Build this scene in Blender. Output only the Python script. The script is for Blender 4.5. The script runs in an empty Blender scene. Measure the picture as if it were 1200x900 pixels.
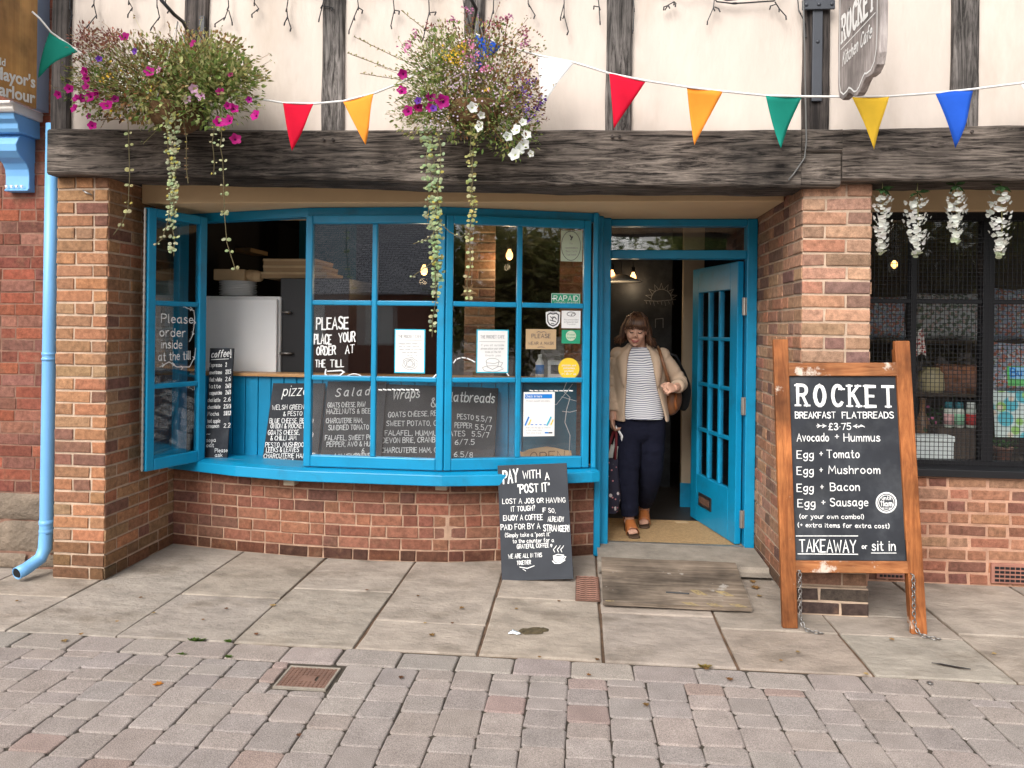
import bpy, bmesh, math, random
from mathutils import Vector, Matrix, Euler, noise
V = Vector
C = bpy.context.scene.collection
rad = math.radians

# ---------------------------------------------------------------- camera
FPX = 880.0; HOR = 385.0; EYE = 1.53
YAW = rad(5.2); ROLL = rad(0.7)
cam = bpy.data.objects.new('camera', bpy.data.cameras.new('camera'))
C.objects.link(cam)
cam.data.sensor_width = 36; cam.data.lens = 36 * FPX / 1200
cam.data.shift_y = -(450 - HOR) / 1200
cam.data.clip_start = 0.05; cam.data.clip_end = 2000
_r = V((math.cos(YAW), math.sin(YAW), 0)); _f = V((-math.sin(YAW), math.cos(YAW), 0)); _u = V((0, 0, 1))
_R = _r * math.cos(ROLL) + _u * math.sin(ROLL); _U = -_r * math.sin(ROLL) + _u * math.cos(ROLL)
cam.matrix_world = Matrix(((_R.x, _U.x, -_f.x, 0), (_R.y, _U.y, -_f.y, 0), (_R.z, _U.z, -_f.z, EYE), (0, 0, 0, 1)))
bpy.context.scene.camera = cam

# ---------------------------------------------------------------- light: soft overcast day
SUN_EL, SUN_AZ = 40, 203        # the sun is behind the viewer, a little to the left
w = bpy.data.worlds.new('World'); bpy.context.scene.world = w; w.use_nodes = True
nt = w.node_tree; nt.nodes.clear()
sky = nt.nodes.new('ShaderNodeTexSky'); sky.sky_type = 'NISHITA'; sky.sun_disc = False
sky.sun_elevation = rad(SUN_EL); sky.sun_rotation = rad(SUN_AZ); sky.dust_density = 4.0; sky.air_density = 1.0
hs = nt.nodes.new('ShaderNodeHueSaturation'); hs.inputs['Saturation'].default_value = 0.25
bg = nt.nodes.new('ShaderNodeBackground'); bg.inputs['Strength'].default_value = 0.15
wo = nt.nodes.new('ShaderNodeOutputWorld')
nt.links.new(sky.outputs[0], hs.inputs['Color']); nt.links.new(hs.outputs[0], bg.inputs['Color']); nt.links.new(bg.outputs[0], wo.inputs['Surface'])
sun = bpy.data.objects.new('sun', bpy.data.lights.new('sun', 'SUN')); C.objects.link(sun)
sun.data.energy = 1.3; sun.data.angle = rad(40); sun.data.color = (1.0, 0.95, 0.88)
sd = V((math.sin(rad(SUN_AZ)) * math.cos(rad(SUN_EL)), math.cos(rad(SUN_AZ)) * math.cos(rad(SUN_EL)), math.sin(rad(SUN_EL))))
sun.rotation_euler = sd.to_track_quat('Z', 'Y').to_euler()
vs = bpy.context.scene.view_settings
vs.view_transform = 'Standard'; vs.look = 'None'; vs.exposure = 0.75; vs.gamma = 1; vs.use_curve_mapping = False

# ---------------------------------------------------------------- measuring helpers (photo pixel -> point on a known plane)
def ray(px, py):
    a = (px - 600) / FPX; b = -(py - HOR) / FPX
    u = a * math.cos(ROLL) - b * math.sin(ROLL); v = a * math.sin(ROLL) + b * math.cos(ROLL)
    return V((u * math.cos(YAW) - math.sin(YAW), u * math.sin(YAW) + math.cos(YAW), v))
CAM = V((0, 0, EYE))
def P(px, py, y):
    d = ray(px, py); return CAM + d * (y / d.y)
def G(px, py, z=0.0):
    d = ray(px, py); return CAM + d * ((z - EYE) / d.z)
def PL(px, py, o, n):
    d = ray(px, py); return CAM + d * ((V(o) - CAM).dot(n) / d.dot(n))

# ---------------------------------------------------------------- mesh builder
class MB:
    def __init__(s, col=(1, 1, 1), mat=0):
        s.v = []; s.f = []; s.c = []; s.m = []; s.col = col; s.mat = mat
    def add(s, vs, fs, col=None, mat=None):
        b = len(s.v); s.v.extend([tuple(x) for x in vs])
        col = s.col if col is None else col; mat = s.mat if mat is None else mat
        for f in fs:
            s.f.append([b + i for i in f]); s.c.append(col); s.m.append(mat)
        return s
    def box(s, x0, x1, y0, y1, z0, z1, **k):
        vs = [(x, y, z) for z in (z0, z1) for y in (y0, y1) for x in (x0, x1)]
        return s.add(vs, [(0, 2, 3, 1), (4, 5, 7, 6), (0, 1, 5, 4), (2, 6, 7, 3), (0, 4, 6, 2), (1, 3, 7, 5)], **k)
    def obox(s, c, ex, ey, ez, **k):      # centre and half-axis vectors
        c = V(c); ex = V(ex); ey = V(ey); ez = V(ez)
        vs = [c + ex * i + ey * j + ez * l for l in (-1, 1) for j in (-1, 1) for i in (-1, 1)]
        return s.add(vs, [(0, 2, 3, 1), (4, 5, 7, 6), (0, 1, 5, 4), (2, 6, 7, 3), (0, 4, 6, 2), (1, 3, 7, 5)], **k)
    def bar(s, a, b, n, w, t, **k):       # bar from a to b, width w across, thickness t along normal n
        a = V(a); b = V(b); d = (b - a); n = V(n).normalized(); sd_ = d.cross(n).normalized()
        return s.obox((a + b) / 2, d / 2, sd_ * w / 2, n * t / 2, **k)
    def prism(s, pts, o, u, v, n, depth, **k):   # 2D outline extruded along n
        o = V(o); u = V(u); v = V(v); n = V(n); m = len(pts)
        A = [o + u * p[0] + v * p[1] for p in pts]; B = [a + n * depth for a in A]
        fs = [tuple(range(m))[::-1], tuple(range(m, 2 * m))] + [(i, (i + 1) % m, m + (i + 1) % m, m + i) for i in range(m)]
        return s.add(A + B, fs, **k)
    def tube(s, path, r, seg=8, caps=True, sx=1.0, **k):
        path = [V(p) for p in path]; n = len(path)
        rs = r if isinstance(r, (list, tuple)) else [r] * n
        vs = []; up = None
        for i, p in enumerate(path):
            t = (path[min(i + 1, n - 1)] - path[max(i - 1, 0)])
            if t.length < 1e-9: t = V((0, 0, 1))
            t.normalize()
            if up is None:
                up = V((0, 0, 1)) if abs(t.z) < .9 else V((0, 1, 0))
            a = t.cross(up).normalized(); bb = a.cross(t).normalized(); up = bb
            for j in range(seg):
                q = 2 * math.pi * j / seg
                vs.append(p + a * (math.cos(q) * rs[i] * sx) + bb * (math.sin(q) * rs[i]))
        fs = [(i * seg + j, i * seg + (j + 1) % seg, (i + 1) * seg + (j + 1) % seg, (i + 1) * seg + j) for i in range(n - 1) for j in range(seg)]
        if caps: fs += [tuple(range(seg))[::-1], tuple((n - 1) * seg + j for j in range(seg))]
        return s.add(vs, fs, **k)
    def lathe(s, prof, o, seg=16, **k):   # prof: (radius, z)
        o = V(o); n = len(prof); vs = []
        for (r_, z_) in prof:
            for j in range(seg):
                q = 2 * math.pi * j / seg; vs.append(o + V((r_ * math.cos(q), r_ * math.sin(q), z_)))
        fs = [(i * seg + j, i * seg + (j + 1) % seg, (i + 1) * seg + (j + 1) % seg, (i + 1) * seg + j) for i in range(n - 1) for j in range(seg)]
        fs += [tuple(range(seg))[::-1], tuple((n - 1) * seg + j for j in range(seg))]
        return s.add(vs, fs, **k)
    def ell(s, c, rx, ry, rz, rot=None, seg=14, rings=9, **k):
        c = V(c); vs = [V((0, 0, rz))]
        for i in range(1, rings):
            t = math.pi * i / rings
            for j in range(seg):
                q = 2 * math.pi * j / seg
                vs.append(V((rx * math.sin(t) * math.cos(q), ry * math.sin(t) * math.sin(q), rz * math.cos(t))))
        vs.append(V((0, 0, -rz)))
        if rot is not None: vs = [rot @ x for x in vs]
        vs = [c + x for x in vs]; L = len(vs) - 1
        fs = [(0, 1 + j, 1 + (j + 1) % seg) for j in range(seg)]
        for i in range(rings - 2):
            a = 1 + i * seg
            fs += [(a + j, a + seg + j, a + seg + (j + 1) % seg, a + (j + 1) % seg) for j in range(seg)]
        a = 1 + (rings - 2) * seg
        fs += [(a + j, L, a + (j + 1) % seg) for j in range(seg)]
        return s.add(vs, fs, **k)
    def ribbon(s, pts, w, n, **k):        # flat mitred strip on the plane with normal n
        pts = [V(p) for p in pts]; n = V(n)
        q = [pts[0]]
        for p in pts[1:]:
            if (p - q[-1]).length > 1e-5: q.append(p)
        if len(q) < 2: q.append(q[0] + V((w * .8, 0, 0)))
        L = []; m = len(q)
        d0 = (q[1] - q[0]).normalized(); d1 = (q[-1] - q[-2]).normalized()
        q[0] = q[0] - d0 * w * .35; q[-1] = q[-1] + d1 * w * .35
        for i in range(m):
            a = (q[i] - q[i - 1]).normalized() if i else d0
            b = (q[i + 1] - q[i]).normalized() if i < m - 1 else d1
            t = (a + b)
            if t.length < .3: t = b
            t.normalize(); sd_ = n.cross(t).normalized()
            kf = 1 / max(.55, abs(n.cross(b).normalized().dot(sd_)))
            ww = w * (.8 if i in (0, m - 1) else 1)
            L += [q[i] + sd_ * ww / 2 * kf, q[i] - sd_ * ww / 2 * kf]
        return s.add(L, [(2 * i, 2 * i + 1, 2 * i + 3, 2 * i + 2) for i in range(m - 1)], **k)
    def build(s, name, mats, parent=None, origin=None, smooth=False, bevel=0, local=False):
        if not isinstance(mats, (list, tuple)): mats = [mats]
        off = V((0, 0, 0))
        if parent is not None and not local:
            off = worldloc(parent)
        elif origin is not None: off = V(origin)
        me = bpy.data.meshes.new(name)
        me.from_pydata([(x[0] - off.x, x[1] - off.y, x[2] - off.z) for x in s.v], [], s.f)
        for m in mats: me.materials.append(m)
        me.polygons.foreach_set('material_index', s.m)
        if any(c != (1, 1, 1) for c in s.c):
            at = me.color_attributes.new('Col', 'FLOAT_COLOR', 'CORNER')
            buf = []
            for f, c in zip(s.f, s.c): buf.extend([c[0], c[1], c[2], 1.0] * len(f))
            at.data.foreach_set('color', buf)
        if smooth: me.polygons.foreach_set('use_smooth', [True] * len(s.f))
        me.update()
        o = bpy.data.objects.new(name, me); C.objects.link(o)
        if parent is not None: o.parent = parent
        elif origin is not None: o.location = origin
        if bevel:
            b = o.modifiers.new('Bevel', 'BEVEL'); b.width = bevel; b.segments = 2; b.limit_method = 'ANGLE'; b.angle_limit = rad(40)
        return o
def worldloc(o):
    l = V((0, 0, 0))
    while o is not None: l = l + o.location; o = o.parent
    return l
def tag(o, label=None, cat=None, group=None, kind=None):
    if label: o['label'] = label
    if cat: o['category'] = cat
    if group: o['group'] = group
    if kind: o['kind'] = kind
    return o
def thing(name, label, cat, loc=(0, 0, 0), group=None):
    o = bpy.data.objects.new(name, None); o.empty_display_size = .1; C.objects.link(o); o.location = loc
    return tag(o, label, cat, group)
def flip_fix(o):
    bm = bmesh.new(); bm.from_mesh(o.data); bmesh.ops.recalc_face_normals(bm, faces=bm.faces); bm.to_mesh(o.data); bm.free(); return o
def copy_thing(o, loc, label=None):
    r_ = o.copy(); C.objects.link(r_); r_.location = loc
    if label: r_['label'] = label
    for ch in list(o.children):
        c_ = ch.copy(); C.objects.link(c_); c_.parent = r_
        for g in list(ch.children):
            d_ = g.copy(); C.objects.link(d_); d_.parent = c_
    return r_

# ---------------------------------------------------------------- materials
def N(t, typ, **k):
    n = t.nodes.new(typ)
    for a, b in k.items():
        if a in n.inputs: n.inputs[a].default_value = b
        else: setattr(n, a, b)
    return n
def mat(name, base=(.5, .5, .5), rough=.7, var=.2, scale=6, bump=.15, bscale=60, bdist=.004, metal=0, attr=False, stretch=(1, 1, 1),
        spec=.4, speck=0, tint=None, tscale=2.5, tpos=(.5, .7), emit=0, detail=6, sss=0, coat=0):
    m = bpy.data.materials.new(name); m.use_nodes = True; t = m.node_tree; b = t.nodes['Principled BSDF']
    b.inputs['Roughness'].default_value = rough; b.inputs['Metallic'].default_value = metal; b.inputs['Specular IOR Level'].default_value = spec
    if coat: b.inputs['Coat Weight'].default_value = coat; b.inputs['Coat Roughness'].default_value = .15
    tc = N(t, 'ShaderNodeTexCoord'); mp = N(t, 'ShaderNodeMapping'); mp.inputs['Scale'].default_value = stretch
    t.links.new(tc.outputs['Object'], mp.inputs['Vector'])
    n1 = N(t, 'ShaderNodeTexNoise', Scale=scale, Detail=detail, Roughness=.6); t.links.new(mp.outputs[0], n1.inputs['Vector'])
    if attr:
        ca = N(t, 'ShaderNodeVertexColor', layer_name='Col'); colout = ca.outputs['Color']
    else:
        rgb = N(t, 'ShaderNodeRGB'); rgb.outputs[0].default_value = (*base, 1); colout = rgb.outputs[0]
    if tint:
        n3 = N(t, 'ShaderNodeTexNoise', Scale=tscale, Detail=5, Roughness=.65); t.links.new(mp.outputs[0], n3.inputs['Vector'])
        mr3 = N(t, 'ShaderNodeMapRange'); mr3.inputs['From Min'].default_value = tpos[0]; mr3.inputs['From Max'].default_value = tpos[1]
        t.links.new(n3.outputs['Fac'], mr3.inputs['Value'])
        mx3 = N(t, 'ShaderNodeMix', data_type='RGBA')
        t.links.new(mr3.outputs[0], mx3.inputs[0]); t.links.new(colout, mx3.inputs[6]); mx3.inputs[7].default_value = (*tint, 1)
        colout = mx3.outputs[2]
    mr = N(t, 'ShaderNodeMapRange'); mr.inputs['From Min'].default_value = .25; mr.inputs['From Max'].default_value = .75
    mr.inputs['To Min'].default_value = 1 - var; mr.inputs['To Max'].default_value = 1 + var
    t.links.new(n1.outputs['Fac'], mr.inputs['Value'])
    mul = N(t, 'ShaderNodeVectorMath', operation='SCALE'); t.links.new(colout, mul.inputs[0]); t.links.new(mr.outputs[0], mul.inputs['Scale'])
    colout = mul.outputs[0]
    if speck:
        n4 = N(t, 'ShaderNodeTexNoise', Scale=260, Detail=2, Roughness=.7); t.links.new(tc.outputs['Object'], n4.inputs['Vector'])
        mr4 = N(t, 'ShaderNodeMapRange'); mr4.inputs['From Min'].default_value = .3; mr4.inputs['From Max'].default_value = .7
        mr4.inputs['To Min'].default_value = 1 - speck; mr4.inputs['To Max'].default_value = 1 + speck; t.links.new(n4.outputs['Fac'], mr4.inputs['Value'])
        mu4 = N(t, 'ShaderNodeVectorMath', operation='SCALE'); t.links.new(colout, mu4.inputs[0]); t.links.new(mr4.outputs[0], mu4.inputs['Scale']); colout = mu4.outputs[0]
    t.links.new(colout, b.inputs['Base Color'])
    if bump:
        n2 = N(t, 'ShaderNodeTexNoise', Scale=bscale, Detail=5, Roughness=.65); t.links.new(mp.outputs[0], n2.inputs['Vector'])
        bp = N(t, 'ShaderNodeBump', Strength=bump, Distance=bdist); t.links.new(n2.outputs['Fac'], bp.inputs['Height'])
        t.links.new(bp.outputs[0], b.inputs['Normal'])
    if emit:
        b.inputs['Emission Color'].default_value = (*base, 1); b.inputs['Emission Strength'].default_value = emit
    return m
def glass_mat(name, tint=(.93, .95, .95), boost=1.0):
    m = bpy.data.materials.new(name); m.use_nodes = True; t = m.node_tree; t.nodes.clear()
    out = N(t, 'ShaderNodeOutputMaterial'); tr = N(t, 'ShaderNodeBsdfTransparent'); tr.inputs[0].default_value = (*tint, 1)
    gl = N(t, 'ShaderNodeBsdfGlossy'); gl.inputs['Roughness'].default_value = .01
    lw = N(t, 'ShaderNodeLayerWeight', Blend=.5); pw5 = N(t, 'ShaderNodeMath', operation='POWER'); pw5.inputs[1].default_value = 5; t.links.new(lw.outputs['Facing'], pw5.inputs[0])
    fr = N(t, 'ShaderNodeMath', operation='MULTIPLY_ADD'); fr.inputs[1].default_value = .9; fr.inputs[2].default_value = .055; t.links.new(pw5.outputs[0], fr.inputs[0])      # Schlick, the same from both sides
    ml = N(t, 'ShaderNodeMath', operation='MULTIPLY'); ml.inputs[1].default_value = boost; ml.use_clamp = True
    nz = N(t, 'ShaderNodeTexNoise', Scale=1.7, Detail=1); bp = N(t, 'ShaderNodeBump', Strength=.04, Distance=.05)
    t.links.new(nz.outputs['Fac'], bp.inputs['Height']); t.links.new(bp.outputs[0], gl.inputs['Normal'])
    mx = N(t, 'ShaderNodeMixShader'); t.links.new(fr.outputs[0], ml.inputs[0]); t.links.new(ml.outputs[0], mx.inputs[0])
    t.links.new(tr.outputs[0], mx.inputs[1]); t.links.new(gl.outputs[0], mx.inputs[2]); t.links.new(mx.outputs[0], out.inputs['Surface'])
    return m
def wood_mat(name, dark, light, axis=0, scale=1.0, rough=.8, bump=.5, patch=None):
    """streaky weathered timber, grain along the given axis"""
    m = bpy.data.materials.new(name); m.use_nodes = True; t = m.node_tree; b = t.nodes['Principled BSDF']
    b.inputs['Roughness'].default_value = rough; b.inputs['Specular IOR Level'].default_value = .25
    tc = N(t, 'ShaderNodeTexCoord'); mp = N(t, 'ShaderNodeMapping'); st = [14.0 * scale] * 3; st[axis] = 1.1 * scale
    mp.inputs['Scale'].default_value = st; t.links.new(tc.outputs['Object'], mp.inputs['Vector'])
    wv = N(t, 'ShaderNodeTexNoise', Scale=.55, Detail=2); t.links.new(mp.outputs[0], wv.inputs['Vector'])
    ad = N(t, 'ShaderNodeMix', data_type='VECTOR'); ad.inputs[0].default_value = .82
    vm = N(t, 'ShaderNodeVectorMath', operation='SCALE'); t.links.new(wv.outputs['Color'], vm.inputs[0]); vm.inputs['Scale'].default_value = 2.6
    va = N(t, 'ShaderNodeVectorMath', operation='ADD'); t.links.new(mp.outputs[0], va.inputs[0]); t.links.new(vm.outputs[0], va.inputs[1])
    n1 = N(t, 'ShaderNodeTexNoise', Scale=2.2, Detail=10, Roughness=.72); t.links.new(va.outputs[0], n1.inputs['Vector'])
    n2 = N(t, 'ShaderNodeTexNoise', Scale=2.3, Detail=4, Roughness=.6); t.links.new(tc.outputs['Object'], n2.inputs['Vector'])
    cr = N(t, 'ShaderNodeValToRGB'); e = cr.color_ramp.elements; e[0].position = .40; e[0].color = (*dark, 1); e[1].position = .72; e[1].color = (*light, 1)
    t.links.new(n1.outputs['Fac'], cr.inputs[0])
    mr = N(t, 'ShaderNodeMapRange'); mr.inputs['From Min'].default_value = .3; mr.inputs['From Max'].default_value = .7; mr.inputs['To Min'].default_value = .3; mr.inputs['To Max'].default_value = 1.75
    t.links.new(n2.outputs['Fac'], mr.inputs[0])
    ml = N(t, 'ShaderNodeVectorMath', operation='SCALE'); t.links.new(cr.outputs[0], ml.inputs[0]); t.links.new(mr.outputs[0], ml.inputs['Scale'])
    co = ml.outputs[0]
    if patch:
        n5 = N(t, 'ShaderNodeTexNoise', Scale=5.5, Detail=6, Roughness=.7); t.links.new(tc.outputs['Object'], n5.inputs['Vector'])
        m5 = N(t, 'ShaderNodeMapRange'); m5.inputs['From Min'].default_value = patch[1]; m5.inputs['From Max'].default_value = patch[1] + .06; t.links.new(n5.outputs['Fac'], m5.inputs[0])
        x5 = N(t, 'ShaderNodeMix', data_type='RGBA'); x5.inputs[7].default_value = (*patch[0], 1); t.links.new(m5.outputs[0], x5.inputs[0]); t.links.new(co, x5.inputs[6]); co = x5.outputs[2]
    t.links.new(co, b.inputs['Base Color'])
    bp = N(t, 'ShaderNodeBump', Strength=bump, Distance=.006); t.links.new(n1.outputs['Fac'], bp.inputs['Height']); t.links.new(bp.outputs[0], b.inputs['Normal'])
    return m

M = {}
M['brick'] = mat('brick', attr=True, rough=.92, var=.42, scale=34, tint=(.20, .11, .07), tscale=8, tpos=(.55, .85), bump=.8, bscale=130, bdist=.004, speck=.22, spec=.15)
M['mortar'] = mat('mortar', (.50, .375, .28), rough=.95, var=.25, scale=14, bump=.6, bscale=160, speck=.15, spec=.1)
M['mortar_dark'] = mat('mortar_dark', (.23, .13, .095), rough=.95, var=.3, scale=14, bump=.6, bscale=160, speck=.15, spec=.1)
M['stone'] = mat('stone', (.20, .155, .115), rough=.9, var=.4, scale=7, bump=1, bscale=25, bdist=.02, speck=.15)
M['flag'] = mat('flagstone', attr=True, rough=.85, var=.30, scale=5, bump=.9, bscale=12, bdist=.014, speck=.18, stretch=(1, 1.5, 1), tint=(.15, .12, .09), tscale=2.6, tpos=(.52, .80), spec=.25, detail=14)
M['paver'] = mat('paver', attr=True, rough=.95, var=.16, scale=9, bump=.8, bscale=170, bdist=.005, speck=.42, spec=.15)
M['joint'] = mat('joint_dirt', (.055, .045, .034), rough=1, var=.5, scale=20, bump=.8, bscale=80)
M['plaster'] = mat('plaster', (.60, .525, .465), rough=.9, var=.10, scale=4, bump=.6, bscale=24, bdist=.008, tint=(.47, .385, .315), tscale=2.6, tpos=(.5, .82), spec=.15, stretch=(1, 1, .35))
M['cream'] = mat('cream_paint', (.68, .49, .28), rough=.6, var=.06, scale=4, bump=.15, bscale=50)
M['beam'] = wood_mat('beam_timber', (.010, .0075, .006), (.235, .195, .165), 0, 2.0, bump=1.0)
M['stud'] = wood_mat('stud_timber', (.02, .017, .015), (.25, .225, .21), 2, 1.9, bump=.8)
M['studdark'] = wood_mat('dark_stud_timber', (.016, .013, .012), (.12, .10, .09), 2, 1.3, bump=.8)
M['blue'] = mat('blue_paint', (.003, .25, .465), rough=.38, var=.13, scale=3.5, bump=.15, bscale=45, bdist=.003, spec=.45, tint=(.012, .17, .30), tscale=5, tpos=(.55, .78))
M['tealdark'] = mat('teal_wall', (.006, .12, .19), rough=.5, var=.1, bump=.05)
M['pale'] = mat('pale_blue_paint', (.17, .42, .76), rough=.35, var=.05, scale=4, bump=.08, bscale=40, spec=.45)
M['palewhite'] = mat('white_paint', (.78, .77, .74), rough=.45, var=.05, bump=.08)
M['greyblue'] = mat('grey_blue_paint', (.26, .36, .50), rough=.5, var=.06, bump=.08)
M['board'] = mat('chalkboard', (.026, .029, .036), rough=.7, var=.35, scale=4, bump=.08, bscale=60, tint=(.075, .08, .088), tscale=3.5, tpos=(.46, .78), spec=.3)
M['slate'] = mat('slate_board', (.042, .046, .055), rough=.75, var=.2, scale=5, bump=.08, bscale=60, tint=(.085, .088, .095), tscale=3, tpos=(.55, .85), spec=.25)
M['chalk'] = mat('chalk', (.80, .80, .79), rough=.95, var=.28, scale=150, bump=0)
M['chalkdim'] = mat('chalk_faint', (.22, .22, .23), rough=.95, var=.3, scale=60, bump=0)
M['white'] = mat('white', (.80, .80, .79), rough=.5, var=.03, bump=0)
M['appliance'] = mat('white_enamel', (.88, .88, .88), rough=.3, var=.02, bump=0)
M['paper'] = mat('paper', (.80, .80, .79), rough=.8, var=.03, bump=.02)
M['ink'] = mat('ink', (.10, .10, .11), rough=.8, var=0, bump=0)
M['inkgrey'] = mat('ink_grey', (.34, .34, .35), rough=.8, var=0, bump=0)
M['cyan'] = mat('cyan_print', (.02, .42, .60), rough=.5, var=.02, bump=0)
M['nhsblue'] = mat('blue_print', (.01, .20, .62), rough=.5, var=.02, bump=0)
M['green'] = mat('green_print', (.02, .30, .16), rough=.5, var=.02, bump=0)
M['palegreen'] = mat('pale_green_paper', (.52, .62, .47), rough=.6, var=.04, bump=0)
M['yellow'] = mat('yellow_print', (.80, .56, .04), rough=.5, var=.02, bump=0)
M['kraft'] = mat('kraft_paper', (.50, .35, .20), rough=.8, var=.08, bump=.05)
M['plywood'] = mat('cut_plywood', (.58, .36, .18), rough=.6, var=.12, scale=4, bump=.1, stretch=(1, 1, 8))
M['oak'] = mat('oak_worktop', (.50, .27, .11), rough=.45, var=.15, scale=5, bump=.1, stretch=(1, 8, 8))
M['aframe'] = wood_mat('orange_varnished_wood', (.19, .06, .018), (.38, .14, .045), 2, 1.2, rough=.55, bump=.35, patch=((.52, .43, .35), .63))
M['aframeh'] = wood_mat('worn_varnished_rail', (.21, .07, .024), (.42, .18, .07), 0, 1.2, rough=.55, bump=.35, patch=((.58, .49, .41), .55))
M['iron'] = mat('black_iron', (.022, .023, .026), rough=.45, var=.2, bump=.2, bscale=80, spec=.5)
M['strap'] = mat('grey_iron', (.045, .05, .062), rough=.5, var=.15, bump=.15, bscale=80, spec=.5)
M['black'] = mat('black_paint', (.012, .012, .014), rough=.4, var=.1, bump=.05)
M['chain'] = mat('chain_steel', (.32, .31, .30), rough=.4, var=.2, metal=.9, bump=0)
M['steel'] = mat('hinge_steel', (.42, .40, .37), rough=.4, var=.2, metal=.8, bump=.1)
M['rust'] = mat('rusty_cast_iron', (.125, .065, .045), rough=.85, var=.35, scale=18, bump=.5, bscale=90)
M['redclay'] = mat('terracotta', (.33, .15, .11), rough=.85, var=.2, bump=.3)
M['ramp'] = wood_mat('weathered_ply', (.105, .08, .06), (.27, .215, .165), 0, .8, rough=.9, bump=.3, patch=((.36, .33, .29), .63))
M['rampy'] = mat('worn_yellow_stripe', (.33, .25, .125), rough=.9, var=.4, scale=30, bump=.1)
M['concrete'] = mat('concrete', (.27, .235, .195), rough=.9, var=.3, scale=9, bump=.5, bscale=50, speck=.2)
M['coir'] = mat('coir_mat', (.42, .27, .13), rough=1, var=.25, scale=50, bump=1, bscale=220, bdist=.006, speck=.3)
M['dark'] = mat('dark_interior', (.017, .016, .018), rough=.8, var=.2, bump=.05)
M['tile'] = mat('dark_floor_tile', (.035, .032, .03), rough=.5, var=.3, scale=6, bump=.05)
M['intwall'] = mat('inner_cream_wall', (.46, .37, .27), rough=.7, var=.06, bump=.05)
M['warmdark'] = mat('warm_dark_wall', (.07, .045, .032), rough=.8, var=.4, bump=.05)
M['glass'] = glass_mat('window_glass', (.97, .98, .98), boost=2.4)
M['glass2'] = glass_mat('shop_glass', boost=1.0)
M['bulb'] = mat('lit_filament_bulb', (1.0, .50, .16), rough=.5, var=0, bump=0, emit=3.2)
M['skin'] = mat('skin', (.60, .345, .245), rough=.5, var=.07, scale=14, bump=.05, bscale=90)
M['lip'] = mat('lips', (.40, .10, .09), rough=.4, var=.05, bump=0)
M['hair'] = mat('brown_hair', (.075, .034, .018), rough=.45, var=.5, scale=40, bump=.2, stretch=(1, 1, .15), spec=.5)
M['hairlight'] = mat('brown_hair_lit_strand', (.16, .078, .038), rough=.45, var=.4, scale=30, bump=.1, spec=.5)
M['jacket'] = mat('beige_linen', (.53, .395, .285), rough=.85, var=.08, scale=8, bump=.22, bscale=9, bdist=.012)
M['navy'] = mat('navy_cotton', (.008, .009, .020), rough=.9, var=.25, scale=9, bump=.6, bscale=11, bdist=.02, spec=.15)
M['tan'] = mat('tan_leather', (.36, .12, .035), rough=.42, var=.12, bump=.1)
M['tanbag'] = mat('brown_leather', (.17, .07, .03), rough=.45, var=.2, bump=.1)
M['sole'] = mat('shoe_sole', (.03, .025, .02), rough=.7, var=.1, bump=0)
M['shoesole'] = mat('stacked_shoe_sole', (.085, .05, .03), rough=.6, var=.15, bump=0)
M['redstrap'] = mat('dark_red_webbing', (.13, .012, .018), rough=.7, var=.1, bump=.1)
M['card'] = mat('brown_card', (.33, .22, .12), rough=.8, var=.1, bump=.05)
M['bagpaper'] = mat('grey_white_paper', (.60, .60, .55), rough=.7, var=.08, bump=.05)
M['leaf'] = mat('basket_leaf', attr=True, rough=.75, var=.15, scale=30, bump=0, spec=.3)
M['petal'] = mat('petal', attr=True, rough=.6, var=.08, scale=40, bump=0, spec=.2)
for _k, _f in (('leaf', .42), ('petal', .3)):      # thin leaves and petals let light through
    _t = M[_k].node_tree; _b = _t.nodes['Principled BSDF']; _o = next(n for n in _t.nodes if n.type == 'OUTPUT_MATERIAL')
    _tr = N(_t, 'ShaderNodeBsdfTranslucent'); _mx = N(_t, 'ShaderNodeMixShader'); _mx.inputs[0].default_value = _f
    _t.links.new(_b.inputs['Base Color'].links[0].from_socket, _tr.inputs['Color']); _t.links.new(_b.outputs[0], _mx.inputs[1]); _t.links.new(_tr.outputs[0], _mx.inputs[2]); _t.links.new(_mx.outputs[0], _o.inputs['Surface'])
M['coirpot'] = mat('coir_liner', (.15, .085, .04), rough=1, var=.4, scale=40, bump=1, bscale=150, bdist=.01)
M['stem'] = mat('plant_stem', (.16, .15, .06), rough=.7, var=.2, bump=0)
M['bark'] = mat('bark', (.09, .07, .05), rough=.9, var=.3, bump=.5)
M['silicone'] = mat('white_cord', (.75, .74, .72), rough=.7, var=.05, bump=.05)
M['stripe'] = bpy.data.materials.new('striped_jersey')
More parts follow.
